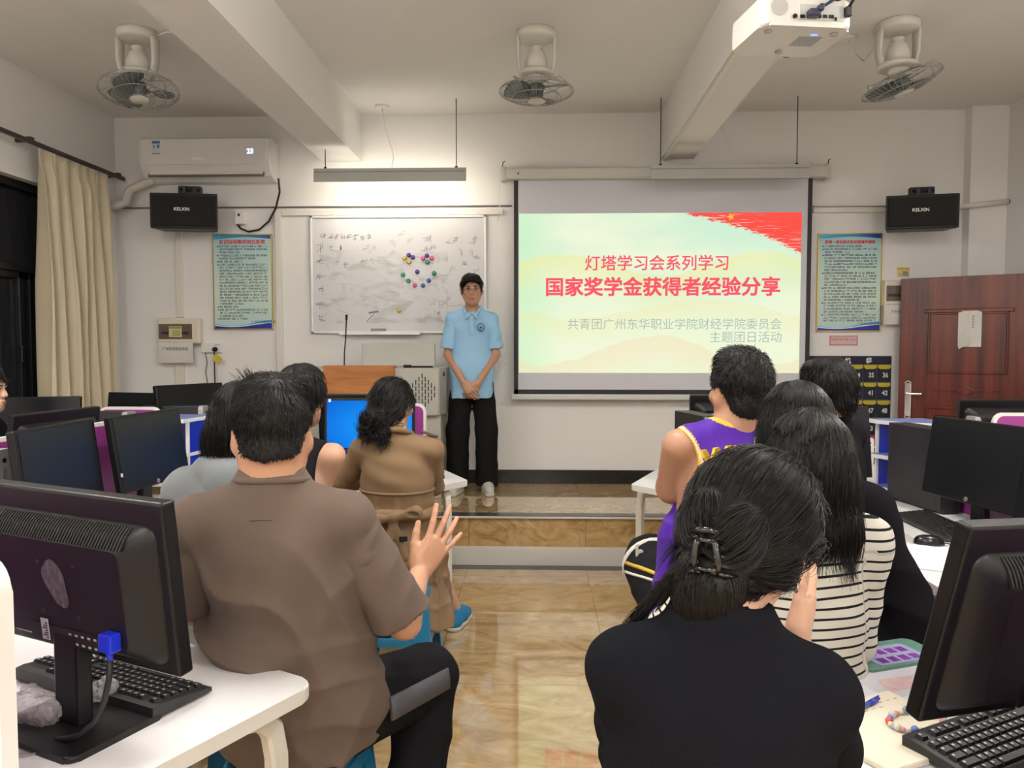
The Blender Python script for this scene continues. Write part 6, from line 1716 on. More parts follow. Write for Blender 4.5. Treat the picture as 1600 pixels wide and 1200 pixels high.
S.warp(folds(p.r * 1 + A_(0, 0, .12), .085, .006, 5, 1.8, lambda P: np.clip((1.62 - (P[:, 2])) / .25, 0, 1) * .9 + .1)); S.warp(crumple(9, .002, 8))
p.part('polo_shirt', join(S.mesh(1), *sleeves), POLO)
for sx_ in (-1, 1):                                     # collar leaves
    S = SDF(.004); S.rc(L(sx_ * .066, -.03, 1.462), L(sx_ * .058, .035, 1.440), .010, .010, .01); S.rc(L(sx_ * .058, .035, 1.440), L(sx_ * .030, .095, 1.385), .011, .010, .012); S.rc(L(sx_ * .012, .088, 1.405), L(sx_ * .045, .098, 1.372), .009, .008, .012); S.rc(L(sx_ * .066, -.03, 1.465), L(0, -.068, 1.468), .010, .010, .01)
    p.part('collar', S.mesh(1), POLOC)
S = SDF(.004); S.box(L(0, .122, 1.315), (.016, .004, .075), rotm(p.yaw, -.12), .002); p.part('placket', S.mesh(1), POLOC)
b = MB(); c_ = L(-.072, .131, 1.300); 
for rad_, w_ in ((.030, .003), (.022, .002)):
    b.tube([tuple(c_ + p.r * rad_ * math.cos(2 * PI * k / 24) + A_(0, 0, 1) * rad_ * math.sin(2 * PI * k / 24) + p.f * (.004 - .012 * math.cos(2 * PI * k / 24))) for k in range(24)], w_, 5, closed=True)
b.tube([tuple(c_ + p.f * .004 + p.r * .010 * s_ + A_(0, 0, .006 * (1 - s_ * s_) * 2 - .006)) for s_ in np.linspace(-1, 1, 7)], .004, 5); b.tube([tuple(c_ + p.f * .004 + A_(0, 0, z_)) for z_ in (-.012, 0, .01)], .003, 5)
p.mb('chest_emblem', b, mat('emblem_navy', (.06, .12, .20), .7))
# trousers and shoes
TRB = cloth('trousers_black', (.011, .011, .012), .9, 300, .15)
S = SDF(.007); S.ell(L(0, -.005, .88), A_(.138, .108, .10), p.R, .03)
for sx_, k_, a_ in ((-1, kl, al), (1, kr, ar)):
    S.rc(L(sx_ * .078, 0, .88), k_ + p.r * sx_ * .008, .092, .088, .02); S.rc(k_ + p.r * sx_ * .008, a_ + p.f * .01 + A_(0, 0, -.02), .088, .086, .03)
S.cut(L(0, 0, .985), A_(0, 0, 1)); S.cut(L(0, 0, .055), A_(0, 0, -1)); S.warp(folds(A_(0, 0, 1) + p.r * .5, .16, .006, 21)); S.warp(crumple(8, .003, 3))
p.part('trousers', S.mesh(1), TRB)
SHOEW = mat('shoe_white', (.58, .56, .50), .6, bump=.1, bscale=60); SOLE = mat('shoe_sole', (.62, .59, .52), .6)
def shoe(pp, a, yaw, up_m, sole_m, lace_m, L_=.27, name='shoe'):
    R = rotm(yaw); g = lambda x, y, z: A_(a[0], a[1], a[2]) + R @ A_(x, y, z)
    S = SDF(.005); S.rc(g(0, -.05, .045), g(0, .05, .045), .040, .040, .02); S.rc(g(0, .05, .045), g(0, L_ - .115, .036), .040, .036, .03); S.rc(g(0, -.045, .05), g(0, -.03, .09), .038, .040, .03); S.rc(g(0, .0, .085), g(0, .09, .055), .035, .03, .03); S.cut(g(0, 0, .018), A_(0, 0, -1)); S.ell(g(0, -.025, .125), (.034, .045, .03), R, .008, '-')
    o = pp.part(name, S.mesh(1), up_m)
    S = SDF(.005); S.rc(g(0, -.05, .016), g(0, .05, .016), .044, .042, .02, flat=(A_(0, 0, 1), 1)); S.rc(g(0, .05, .016), g(0, L_ - .11, .016), .042, .038, .02); S.cut(g(0, 0, .024), A_(0, 0, 1)); S.cut(g(0, 0, .001), A_(0, 0, -1)); q = pp.part('sole', S.mesh(1), sole_m); q.parent = o
    b = MB()
    for k in range(4): b.tube([tuple(g(-.022, .035 + .022 * k, .088 - .010 * k)), tuple(g(0, .04 + .022 * k, .097 - .010 * k)), tuple(g(.022, .035 + .022 * k, .088 - .010 * k))], .003, 5)
    q = pp.mb('laces', b, lace_m); q.parent = o
    return o
LACE = mat('lace_white', (.7, .68, .62), .8)
shoe(p, L(-.118, .01, 0), p.yaw + .12, SHOEW, SOLE, LACE); shoe(p, L(.118, .01, 0), p.yaw - .2, SHOEW, SOLE, LACE)

# ================================================================== seated people
def seated(label, x, y, yaw, head, nb, shw, seat=.46, rollsh=0, skin=SKIN, hyaw=0, hpitch=0, hroll=0, hscale=1.0, arms=None, knees=None, ankles=None, neck_r=.054,
           chest=(.142, .102), wst=(.118, .088), hip=(.155, .112), shdrop=.045, hands=True, face_=False, armr=(.044, .036, .025), h=.007, fwd=0, handkw=None, legr=1.0, stool_label=None, ears=True):
    """head, nb: head centre and neck base in room coordinates"""
    p = Person(label, x, y, yaw); p.head = np.asarray(head, float); p.nb = np.asarray(nb, float)
    pel = A_(x, y, seat + .105)
    sl = p.nb + p.r * -shw + A_(0, 0, -shdrop - rollsh) + p.f * fwd; sr = p.nb + p.r * shw + A_(0, 0, -shdrop + rollsh) + p.f * fwd
    p.J = dict(pel=pel, nb=p.nb, sl=sl, sr=sr, R=p.R); p.Rh = p.R @ rotm(hyaw, hpitch, hroll); p.hs = hscale
    arms = arms or {}
    p.wl = np.asarray(arms.get('wl', p.nb + p.r * -.12 + p.f * .36 + A_(0, 0, -.36)), float); p.wr = np.asarray(arms.get('wr', p.nb + p.r * .12 + p.f * .36 + A_(0, 0, -.36)), float)
    p.el = np.asarray(arms['el'], float) if 'el' in arms else ik(sl, p.wl, .28, .25, -p.r + A_(0, 0, -1.2) - p.f * .3)
    p.er = np.asarray(arms['er'], float) if 'er' in arms else ik(sr, p.wr, .28, .25, p.r + A_(0, 0, -1.2) - p.f * .3)
    kn = knees or (p.L(-.14, .43, seat + .04), p.L(.14, .43, seat + .04)); p.kl, p.kr = [np.asarray(q, float) for q in kn]
    an = ankles or (p.L(-.14, .40, .09), p.L(.14, .40, .09)); p.al, p.ar = [np.asarray(q, float) for q in an]
    p.hl, p.hr = pel - p.r * .09 - A_(0, 0, .01), pel + p.r * .09 - A_(0, 0, .01)
    S = SDF(h); torso(S, p.J, -.006, chest=chest, wst=wst, hip=hip)
    head_forms(S, p.head, p.Rh, hscale, ears, face_, p.nb - A_(0, 0, .03) + p.f * .0, neck_r)
    for sh, e_, w_ in ((sl, p.el, p.wl), (sr, p.er, p.wr)): S.rc(sh, e_, armr[0], armr[1], .02); S.rc(e_, w_, armr[1] * 1.02, armr[2], .012)
    for hp, k_, a_ in ((p.hl, p.kl, p.al), (p.hr, p.kr, p.ar)): S.rc(hp, k_, .078 * legr, .052 * legr, .03); S.rc(k_, a_, .052 * legr, .034 * legr, .02); S.rc(a_ + A_(0, 0, -.05), a_ + p.f * .14 + A_(0, 0, -.062), .028, .022, .02)
    parts = [S.mesh(1)]
    if hands:
        hk = handkw or {}
        for sd, w_, e_ in ((-1, p.wl, p.el), (1, p.wr, p.er)):
            kw = hk.get(sd)
            if kw is None: kw = dict(y=nrm(w_ - e_) + p.f * .3, z=A_(0, 0, .9) + p.r * .5 * sd, curl=(.35, .35, .35, .35), spread=.06)
            parts.append(hand(w_, side=sd, fore=e_ * .2 + w_ * .8, fore_r=armr[2] * 1.08, **kw))
    p.part('body', join(*parts), skin)
    return p
def ring_path(p, c, rx, ry, tilt_f, n=28):
    return [tuple(c + p.r * rx * math.cos(2 * PI * k / n) + p.f * ry * math.sin(2 * PI * k / n) + A_(0, 0, -tilt_f * math.sin(2 * PI * k / n))) for k in range(n)]
def legs_cloth(p, m, r0=.092, r1=.070, r2=.055, hem=.07, name='trousers', short=None, k=.03, warp=True, hipr=(.165, .125, .12)):
    S = SDF(.0075); S.ell(p.J['pel'] + A_(0, 0, .0), A_(*hipr), p.R, k)
    for hp, k_, a_ in ((p.hl, p.kl, p.al), (p.hr, p.kr, p.ar)):
        if short is None:
            S.rc(hp, k_, r0, r1, k); S.rc(k_, a_ + A_(0, 0, -.01), r1, r2, .02)
        else:
            q = hp + (k_ - hp) * short; S.rc(hp, q, r0, r1, k)
    if short is None: S.cut(A_(0, 0, hem), A_(0, 0, -1))
    else:
        for hp, k_ in ((p.hl, p.kl), (p.hr, p.kr)):
            dd = nrm(k_ - hp); q = hp + (k_ - hp) * short
            S.rc(q - dd * .04, q + dd * .09, r1 * .80, r1 * .9, .004, '-')
    if short is None: S.cut(p.J['pel'] + A_(0, 0, .13), A_(0, 0, 1))
    if warp: S.warp(folds(p.f * .5 + A_(0, 0, 1), .11, .006, 31)); S.warp(crumple(9, .0025, 5))
    return p.part(name, S.mesh(1), m)
def top_cloth(p, m, name, off=.018, waist=1.1, sleeve=None, sr_=(.062, .066), hemz=None, wob_=(), h=.007, cuff=True, chest=(.146, .106), wst=(.125, .094), hip=(.160, .118), shr=.054, neck=(.062, .060, .03), kk=.035, extra=None, loft=.0, mi=None, neckz=.045):
    """shirt; sleeve: fraction of upper arm (<=1) or 1 + fraction of the forearm"""
    S = SDF(h); J = p.J; torso(S, J, off, waist, chest=chest, wst=wst, hip=hip, shr=shr, k=kk)
    S.rc(p.nb - A_(0, 0, .06) + p.f * .005, p.nb + A_(0, 0, .016) + p.f * .008, neck[0] + .022, neck[0] + .012, .02)
    sl_parts = []
    for sd, sh, e_, w_ in ((-1, J['sl'], p.el, p.wl), (1, J['sr'], p.er, p.wr)):
        if sleeve is None: continue
        S.rc(sh, sh + (e_ - sh) * .22, sr_[0] * .97, sr_[0] * .98, .02)
        Z = SDF(min(h, .006)); d0 = nrm(e_ - sh); st = sh + d0 * .015
        if sleeve <= 1:
            q = sh + (e_ - sh) * sleeve; dd = d0; Z.rc(st, q + dd * .06, sr_[0], sr_[1] + .004, .02); re = sr_[1]
        else:
            q = e_ + (w_ - e_) * (sleeve - 1); dd = nrm(w_ - e_); Z.rc(st, e_, sr_[0], sr_[1], .02); Z.rc(e_, q + dd * .05, sr_[1] * 1.0, sr_[1] * .76, .018); re = sr_[1] * .76
        Z.limit(lambda P, q=q, dd=dd, re=re: np.minimum((P - q) @ dd, re + .035 - np.linalg.norm(P - q - ((P - q) @ dd)[..., None] * dd, axis=-1)), .003)
        Z.rc(q - dd * .05, q + dd * .08, re - .018, re - .008, .004, '-')
        for w2 in wob_[-1:]: Z.warp(w2)
        Z.warp(folds(d0 * .6 + p.r * sd * .5 + A_(0, 0, .2), .075, .006, 7 + sd)); sl_parts.append(Z.mesh(1))
    if extra: extra(S)
    if hemz is not None: S.cut(A_(0, 0, hemz), A_(0, 0, -1))
    S.ell(p.nb + A_(0, 0, neckz) + p.f * .012, A_(*neck), p.R, .010, '-')
    for w_ in wob_: S.warp(w_)
    V, Q = join(S.mesh(1), *sl_parts)
    o = p.part(name, (V, Q), m)
    return o, S, V, Q
def hair_mass(p, build, n, length, dirfn, r0=.0011, lift=.12, steps=5, h=.005, noise=.14, stay=.0015, seed=3, warp=(28, .003), name='hair', jitter=.4, n2=0, curl=0, smooth=1, mask=None, lenf=None):
    S = SDF(h); g = lambda x, y, z: p.head + p.Rh @ (A_(x, y, z) * p.hs)
    build(S, g)
    if warp: S.warp(crumple(warp[0], warp[1], seed))
    V, Q = S.mesh(smooth); o = p.part(name, (V, Q), HAIRM)
    st = strands(S, V, n, dirfn, length, steps, lift, r0, noise, mask=mask, seed=seed, stay=stay, jitter=jitter, curl=curl, lenf=lenf)
    q = p.part('hair_strands', st, HAIR); q.parent = o
    return S, V, o
def short_cap(p, nape=-.062, rx=.082, ry=.101, rz=.090, top=(.060, .075, .03), front=.02, ear=True):
    def build(S, g):
        H, R, s = p.head, p.Rh, p.hs
        S.ell(g(0, -.014, .040), A_(rx, ry, rz) * s, R, .02)
        S.ell(g(0, .005, .100), A_(top[0], top[1], top[2]) * s, R, .03)
        S.ell(g(0, -.060, -.030), A_(.064, .048, .055) * s, R, .02)
        S.limit(lambda P: (((P - H) @ R)[..., 1] * 1.0 - ((P - H) @ R)[..., 2] * .85 - front * s) * .75, .006)
        S.cut(g(0, -.06, nape), R @ A_(0, .35, -1), .012)
        for sx_ in (-1, 1):
            S.ell(g(sx_ * .086, .006, -.016), A_(.022, .030, .036) * s, R, .008, '-')
            S.ell(g(sx_ * .075, .030, -.055), A_(.03, .05, .04) * s, R, .008, '-')
    return build

def fade(p, lo=.30, z0=-.03, z1=.075):
    """clipped short towards the nape and over the ears, longer on top"""
    return lambda P: lo + (1 - lo) * np.clip((((P - p.head) @ p.Rh)[:, 2] - z0) / (z1 - z0), 0, 1)
def armholes(S, p, inn=.0, up_=-.075, r=(.080, .20, .150)):
    out = []
    for sd in (-1, 1):
        sh = p.J['sl'] if sd < 0 else p.J['sr']; c_ = sh + p.r * sd * (r[0] - inn) + A_(0, 0, up_); out.append((sd, c_)); S.ell(c_, A_(*r), p.R, .006, '-')
    return out
# ================================================================== man in brown T-shirt
sh_ = lambda px, py, y: aty(px, py, y)
HB = aty(424, 666, 1.80)
BMn = aty(425, 754, 1.80); BMn[2] -= .02
q_er = aty(632, 972, 1.90); q_wr = aty(656, 893, 2.12)
p = seated('man in brown T-shirt and black track trousers clapping, seen from behind', -.60, 1.90, .14, HB + A_(-.005, .02, -.020), BMn, .173, .46, skin=SKIN, hyaw=.13, hscale=1.09, neck_r=.064,
           arms=dict(er=q_er, wr=q_wr, el=aty(292, 950, 1.86), wl=A_(-.66, 2.12, .90)), knees=(A_(-.655, 2.30, .55), aty(668, 1056, 2.27)), ankles=(A_(-.66, 2.20, .09), A_(-.36, 2.10, .10)),
           chest=(.158, .118), wst=(.148, .112), hip=(.170, .128), armr=(.052, .042, .0275), shdrop=.075,
           handkw={1: dict(y=aty(698, 822, 2.18) - q_wr, z=A_(.50, -.80, .12), curl=(.10, .10, .14, .10), spread=.20, thumb=.62, scale=1.06, h=.0028, tcurl=.55),
                   -1: dict(y=A_(.45, .12, .8), z=A_(-.9, .2, .1), curl=(.2, .2, .2, .2), spread=.06)})
BROWN = cloth('tshirt_brown', (.140, .103, .083), .9, 420, .12)
up = A_(0, 0, 1)
def bm_extra(S):
    J = p.J; pel = J['pel']
    S.rc(pel + up * .30 - p.f * .02, pel + up * .06 - p.f * .03, .126, .143, .04, flat=(p.r, .76))
    S.rc(pel + up * .05 + p.r * .05, pel + up * -.02 + p.r * .09 + p.f * .03, .115, .11, .04)
    S.rc(pel + up * .02, pel - up * .07 - p.f * .01, .150, .158, .04, flat=(p.r, .78))
pe = p.J['pel']
def below(P): return np.clip((1.12 - P[:, 2]) / .25, 0.05, 1)
top_cloth(p, BROWN, 'tshirt', .014, 1.12, .93, (.066, .075), .50, (folds(A_(.72, .1, .62), .14, .024, 41, 2.2, below), folds(A_(-.80, .1, .45), .17, .018, 44, 2.0, below), folds(A_(.15, 0, 1), .12, .014, 43, 2.5, lambda P: np.clip((.90 - P[:, 2]) / .2, 0, 1)), crumple(7, .0025, 6)),
          .006, chest=(.168, .126), wst=(.158, .120), hip=(.180, .138), shr=.056, neck=(.074, .072, .026), extra=bm_extra, kk=.028, neckz=.040)
b = MB(); b.tube(ring_path(p, p.nb + up * .026 + p.f * .008, .083, .081, .010), .0085, 8, closed=True); p.mb('neckband', b, BROWN)
b = MB(); c_ = p.nb - p.f * .128 - up * .042; b.tube([tuple(c_ + p.r * x_ - up * (x_ * x_ * 2)) for x_ in (-.025, 0, .025)], .0012, 4); p.mb('neck_stitching', b, mat('stitch_dark', (.06, .035, .028), .9))
TRK = cloth('track_trousers', (.012, .012, .014), .8, 250, .12)
legs_cloth(p, TRK, .114, .090, .080, .07)
# grey side stripe along the right thigh: a band lying on the trouser leg
def stripe_band(p, m, pts, w, name):
    b = MB(); 
    n_ = len(pts)
    rings = []
    for q, nn, ww in pts: 
        rings.append([tuple(q + ww * w / 2 - nn * .004), tuple(q + ww * w / 2 + nn * .003), tuple(q + nn * .0055), tuple(q - ww * w / 2 + nn * .003), tuple(q - ww * w / 2 - nn * .004)])
    b.loft(rings, True, True); return p.mb(name, b, m)
hp, kp = p.hr, p.kr; dd = nrm(kp - hp); side = nrm(np.cross(dd, up)); pts = []
for s_ in np.linspace(.22, 1.0, 9):
    c_ = hp + (kp - hp) * s_; nn = nrm(side * .93 - dd * .0 + up * .25 - A_(0, .3, 0)); rr_ = .114 + (.090 - .114) * s_ + .008 + .022 * (1 - s_)
    pts.append((c_ + nn * rr_, nn, nrm(np.cross(nn, dd))))
stripe_band(p, mat('stripe_grey', (.085, .085, .095), .6), pts, .058, 'side_stripe')
for a_, yw in ((p.al, p.yaw), (p.ar, p.yaw - .5)): shoe(p, A_(a_[0], a_[1], 0), yw, mat('shoe_dark', (.03, .03, .035), .6), SOLE, LACE)
whB = lambda p, x=0, y=-.04, z=.12, gv=.5: whorl(p.head + p.Rh @ A_(x, y, z), gv)
hair_mass(p, short_cap(p, -.034, .0805, .100, .086, (.066, .070, .030)), 6500, .026, whB(p, .01, -.05, .125, .25), .0009, .30, 4, .005, .20, seed=5, warp=(30, .0025), lenf=fade(p, .22))
c9 = p.head + p.Rh @ (A_(-.034, -.015, .108) * p.hs) + RNG.normal(size=(130, 3)) * A_(.013, .013, .003); d9 = np.tile(p.Rh @ nrm(A_(-.5, -.1, 1)), (130, 1)) + RNG.normal(size=(130, 3)) * .35
tf = p.part('hair_tuft', tubes(np.stack([c9 + d9 * s_ + A_(-.25, 0, -.5) * s_ * s_ * 4 for s_ in np.linspace(0, .030, 5)], 1), .0009), HAIR)
stool(-.62, 1.93, -.1, 'light blue plastic stool under the man in brown')

# ================================================================== girl in the grey hoodie (left of him)
p = seated('long haired girl in pale grey hoodie, mostly hidden behind the man in brown', -.93, 2.36, .05, A_(-.925, 2.38, 1.262), A_(-.93, 2.34, 1.095), .152, .44, skin=SKIN3, hyaw=-.2, hpitch=-.05, ears=False, knees=(A_(-1.02, 2.73, .48), A_(-.76, 2.76, .48)), ankles=(A_(-1.02, 2.70, .09), A_(-.76, 2.72, .09)))
GREYH = cloth('hoodie_grey', (.20, .22, .23), .95, 260, .1)
def hood(S):
    for a_ in np.linspace(-1, 1, 9):
        c_ = p.nb + p.r * .085 * a_ - p.f * (.075 - .05 * a_ * a_) + up * (.02 + .015 * a_ * a_); S.ell(c_, (.038, .034, .034), None, .03)
    S.rc(p.nb - p.f * .10 - up * .02, p.nb - p.f * .12 - up * .10, .05, .03, .05, flat=(p.f, 1.4))
top_cloth(p, GREYH, 'hoodie', .026, 1.2, 1.9, (.064, .058), .50, (folds(A_(.3, 0, 1), .09, .006, 51), crumple(9, .003, 7)), neck=(.060, .062, .055), extra=hood, neckz=.055)
legs_cloth(p, cloth('jeans_dark', (.03, .035, .05)), .085, .066, .055)
for a_ in (p.al, p.ar): shoe(p, A_(a_[0], a_[1], 0), p.yaw, SHOEW, SOLE, LACE)
DOWN = lambda wh, gv=1.2: whorl(wh, gv)
def longhair(p, drop=.30, back=.085, half=.075, flare=.02, topz=.095, front=.03, vol=1.0, sides=True, sdrop=.26):
    def build(S, g):
        H, R, s = p.head, p.Rh, p.hs
        S.ell(g(0, -.012, .036), A_(.088, .106, .094) * s * vol, R, .02); S.ell(g(0, -.035, -.020), A_(.084, .085, .085) * s * vol, R, .03)
        c0 = g(0, -.055, -.03); b0 = A_(c0[0], c0[1], c0[2]) - up * drop - p.f * .02
        for a_ in (-.9, -.45, 0, .45, .9):
            S.rc(c0 + p.r * half * .75 * a_, b0 + p.r * (half + flare) * a_ - p.f * .012, .040, .022, .03, flat=(p.f, 1.3))
        if sides:
            for sx_ in (-1, 1): S.rc(g(sx_ * .078, .0, .0), g(sx_ * .078, .005, 0) - up * sdrop, .022, .014, .02)
        S.limit(lambda P: np.maximum(((P - H) @ R)[..., 1] - front * s - np.maximum(((P - H) @ R)[..., 2], -.02) * .75, -9) * .8, .006)
    return build
hair_mass(p, longhair(p, .26, half=.07), 3800, .13, DOWN(p.head + p.Rh @ A_(0, -.01, .13), 1.3), .0011, .06, 6, .006, .10, seed=8, warp=(18, .003))
stool(-.93, 2.36, 0, 'plastic stool under the girl in the grey hoodie')

# ================================================================== bare-armed person behind the man's head
p = seated('person with short black hair and bare arm behind the man in brown', -.98, 2.98, -.10, A_(-.93, 3.0, 1.292), A_(-.965, 2.98, 1.115), .165, .44, skin=SKIN3, ears=False, neck_r=.048, arms=dict(er=aty(492, 790, 3.05), wr=A_(-.86, 3.26, .80)), knees=(A_(-1.12, 3.36, .48), A_(-.97, 3.40, .48)), ankles=(A_(-1.12, 3.34, .09), A_(-.97, 3.37, .09)))
S = SDF(.007); torso(S, p.J, .010, 1.05, shr=.040, k=.03); S.cut(A_(0, 0, .5), A_(0, 0, -1)); S.ell(p.nb + up * .05, A_(.08, .08, .06), p.R, .01, '-'); armholes(S, p, .055); p.part('tank_top', S.mesh(1), cloth('vest_black', (.015, .015, .017)))
legs_cloth(p, cloth('jeans_dark', (.03, .035, .05)), .085, .066, .055)
for a_ in (p.al, p.ar): shoe(p, A_(a_[0], a_[1], 0), p.yaw, SHOEW, SOLE, LACE)
hair_mass(p, short_cap(p, -.085, .088, .104, .092, front=.03), 1800, .05, whB(p, 0, -.02, .12, .7), .0013, .18, 4, .006, .2, seed=9, warp=(20, .004))
stool(-.98, 2.98, 0, 'plastic stool under the bare-armed person')

# ================================================================== woman in the trench coat
yc = 3.42
hd = aty(613, 632, yc + .03)
p = seated('woman in tan trench coat with bow at the back, hair in a low bun', -.63, yc, -.06, hd + A_(0, .02, -.005), aty(620, 688, yc), .150, .44, skin=SKIN3, hyaw=-.35, hpitch=-.12, hroll=.05,
           arms=dict(er=aty(676, 758, yc + .14), wr=A_(-.55, 3.76, .86), el=aty(536, 752, yc + .12), wl=A_(-.80, 3.80, .84)), ankles=(A_(-.78, 3.86, .09), A_(-.435, 4.02, .09)), knees=(A_(-.77, 3.88, .50), A_(-.565, 3.84, .50)))
TAN = cloth('trench_tan', (.225, .145, .080), .75, 380, .1)
def coat(S):
    pel = p.J['pel']
    S.rc(pel + up * .17, pel - up * .0, .100, .140, .04, flat=(p.r, .80))
    S.rc(pel - up * .02 + p.f * .02, A_(p.o[0], p.o[1], .16) + p.r * .07 + p.f * .04, .150, .205, .05, flat=(p.f, 1.05))
    S.rc(pel + p.r * .08 + p.f * .12, A_(p.o[0], p.o[1], .18) + p.r * .10 + p.f * .30, .11, .11, .05)
    S.rc(p.hl, p.kl, .10, .085, .04); S.rc(p.hr, p.kr, .10, .085, .04); S.rc(p.kr - p.f * .06, A_(-.57, 3.76, .26), .09, .085, .05)
_tc = []
lowm = lambda P: np.clip((.86 - P[:, 2]) / .10, 0, 1)
_, coatS, _, _ = top_cloth(p, TAN, 'trench_coat', .016, .96, 1.95, (.058, .052), .24, (folds(p.r * 1.0 + A_(0, .3, .0), .085, .016, 61, .8, lambda P: lowm(P)), folds(A_(.2, 0, 1), .085, .006, 63, 2.6), crumple(8, .003, 9)), .0065, neck=(.055, .055, .03), extra=coat, shr=.050, chest=(.140, .104), kk=.028)
# shoulder cape (storm flap) ending above the waist
S = SDF(.0065); J2 = dict(p.J); torso(S, J2, .034, 1.28, chest=(.144, .110), wst=(.142, .112), hip=(.05, .05), shr=.050, k=.028)
for sd, sh, e_ in ((-1, p.J['sl'], p.el), (1, p.J['sr'], p.er)): S.rc(sh, sh + (e_ - sh) * .30, .062, .064, .03)
S.ell(p.J['pel'] + up * .34, A_(.180, .158, .11), p.R, .03)
zf = aty(610, 762, yc)[2]
S.cut(A_(0, 0, zf), A_(0, .1, -1)); S.limit(lambda P: (P - p.J['nb']) @ p.f - .045, .01); S.ell(p.nb + up * .05 + p.f * .012, (.058, .060, .04), p.R, .01, '-')
S.ell(p.J['pel'] + up * .24, A_(.155, .122, .12), p.R, .006, '-')
S.warp(folds(A_(.45, 0, 1), .075, .004, 66, 2.6)); S.warp(crumple(10, .002, 2)); p.part('storm_flap', S.mesh(1), TAN)
b = MB(); b.tube(ring_path(p, p.nb + up * .03, .066, .066, .025), .014, 8, closed=True); p.mb('collar', b, TAN)
# hem of the storm flap, following the coat's back
_pts = []
for th in np.linspace(-1.75, 1.75, 40):
    dr = -p.f * math.cos(th) + p.r * math.sin(th); c0_ = A_(p.J['pel'][0], p.J['pel'][1], zf + .004); rs_ = np.arange(.30, .06, -.003); f_ = np.minimum(S.sample(c0_ + dr * rs_[:, None]), coatS.sample(c0_ + dr * rs_[:, None])); i_ = np.argmax(f_ < 0)
    if f_[i_] < 0 and rs_[i_] < .21: _pts.append(tuple(c0_ + dr * (rs_[i_] + .001) - up * .012 * math.cos(th * .5)))
b = MB(); b.tube(_pts, .0065, 6); p.mb('flap_hem', b, TAN)
# belt tied in a bow
zb = aty(625, 797, yc)[2]
S = SDF(.005)
n_ = 30; pc = A_(p.o[0], p.o[1], zb)
for k in range(n_):
    a0, a1 = 2 * PI * k / n_, 2 * PI * (k + 1) / n_
    S.rc(pc + p.r * .158 * math.cos(a0) + p.f * .128 * math.sin(a0) + up * .006 * math.sin(3 * a0), pc + p.r * .158 * math.cos(a1) + p.f * .128 * math.sin(a1) + up * .006 * math.sin(3 * a1), .022, .022, .01, flat=(up, .75) if False else None)
p.part('belt', S.mesh(1), TAN)
kc = pc - p.f * .205 + p.r * .030 + up * .012
S = SDF(.0045); S.ell(kc, (.020, .018, .022), None, .01)
for sx_ in (-1, 1):
    tip = kc + p.r * .100 * sx_ + up * .026 * (1 if sx_ > 0 else -.4) - p.f * .004
    S.rc(kc, tip, .011, .030, .012, flat=(p.f, 1.4)); S.ell(kc + p.r * .085 * sx_ - p.f * .020 + up * .02, (.026, .012, .011), None, .006, '-')
for dx, dz, ln in ((-.012, -1, .13), (.022, -1, .17)): S.rc(kc, kc + p.r * dx * 2.2 + up * dz * ln, .012, .020, .012, flat=(p.f, 2.2))
S.warp(crumple(22, .002, 4)); bw_ = p.part('bow', S.mesh(1), TAN)
b = MB(); c_ = kc + p.r * .045 - up * .088 - p.f * .006; b.box((0, 0, 0), (.034, .010, .026), .2, .003, 1, Matrix.Translation(c_)); p.mb('belt_buckle', b, DARKM)
b = MB(); c_ = p.J['sr'] + up * .074; b.box((0, 0, 0), (.075, .036, .008), -.2, .003, 1, Matrix.Translation(c_) @ Matrix.Rotation(.3, 4, 'Y')); p.mb('shoulder_strap', b, mat('strap_brown', (.07, .03, .02), .6))
b = MB(); 
for k in range(14): b.cyl(tuple(p.J['sr'] + A_(.055 + .003 * k, .0, -.22 - .012 * k)), tuple(p.J['sr'] + A_(.056 + .003 * k, .0, -.228 - .012 * k)), .006, n=8)
b.bm.free()
DEN = cloth('jeans_pale', (.30, .22, .17), .8)
for a_, yw in ((A_(-.78, 3.86, 0), 0), (A_(-.430, 4.02, 0), -.25)): shoe(p, a_, yw, cloth('canvas_blue', (.02, .20, .42), .8), SOLE, LACE, .25)
def bunhair(S, g):
    R, s = p.Rh, p.hs
    S.ell(g(0, -.012, .036), A_(.086, .103, .092), R, .02); S.ell(g(0, -.04, -.02), A_(.080, .075, .075), R, .03)
    S.ell(g(-.012, -.115, -.085), A_(.058, .048, .052), R, .025); S.ell(g(-.035, -.105, -.12), A_(.035, .035, .04), R, .02); S.ell(g(.035, -.10, -.13), A_(.026, .03, .045), R, .02); S.ell(g(-.06, -.09, -.10), A_(.03, .03, .035), R, .02)
    S.limit(lambda P: (((P - p.head) @ R)[..., 1] - .035 - np.maximum(((P - p.head) @ R)[..., 2], -.02) * .7) * .8, .006)
    S.ell(g(.088, .004, -.018), A_(.02, .022, .028), R, .008, '-')
tie = p.head + p.Rh @ A_(-.01, -.10, -.055)
def gather(tie, mixz=.2):
    def fn(P, N):
        d = tie - P; d = d - N * (d * N).sum(1)[:, None]; L_ = np.linalg.norm(d, axis=1, keepdims=True); d = d / (L_ + 1e-6)
        d = d + A_(0, 0, -mixz); return d / (np.linalg.norm(d, axis=1, keepdims=True) + 1e-6)
    return fn
S, V, o = hair_mass(p, bunhair, 2600, .09, gather(tie), .0013, .05, 5, .0055, .12, seed=12, warp=(24, .005))
lowv = V[((V - p.head) @ p.Rh)[:, 2] < -.06]
st = strands(S, lowv, 420, lambda P, N: np.tile(A_(-.15, -.1, -1), (len(P), 1)), .055, 8, .35, .0016, .5, seed=14, curl=.012); q = p.part('loose_curls', st, HAIR); q.parent = o
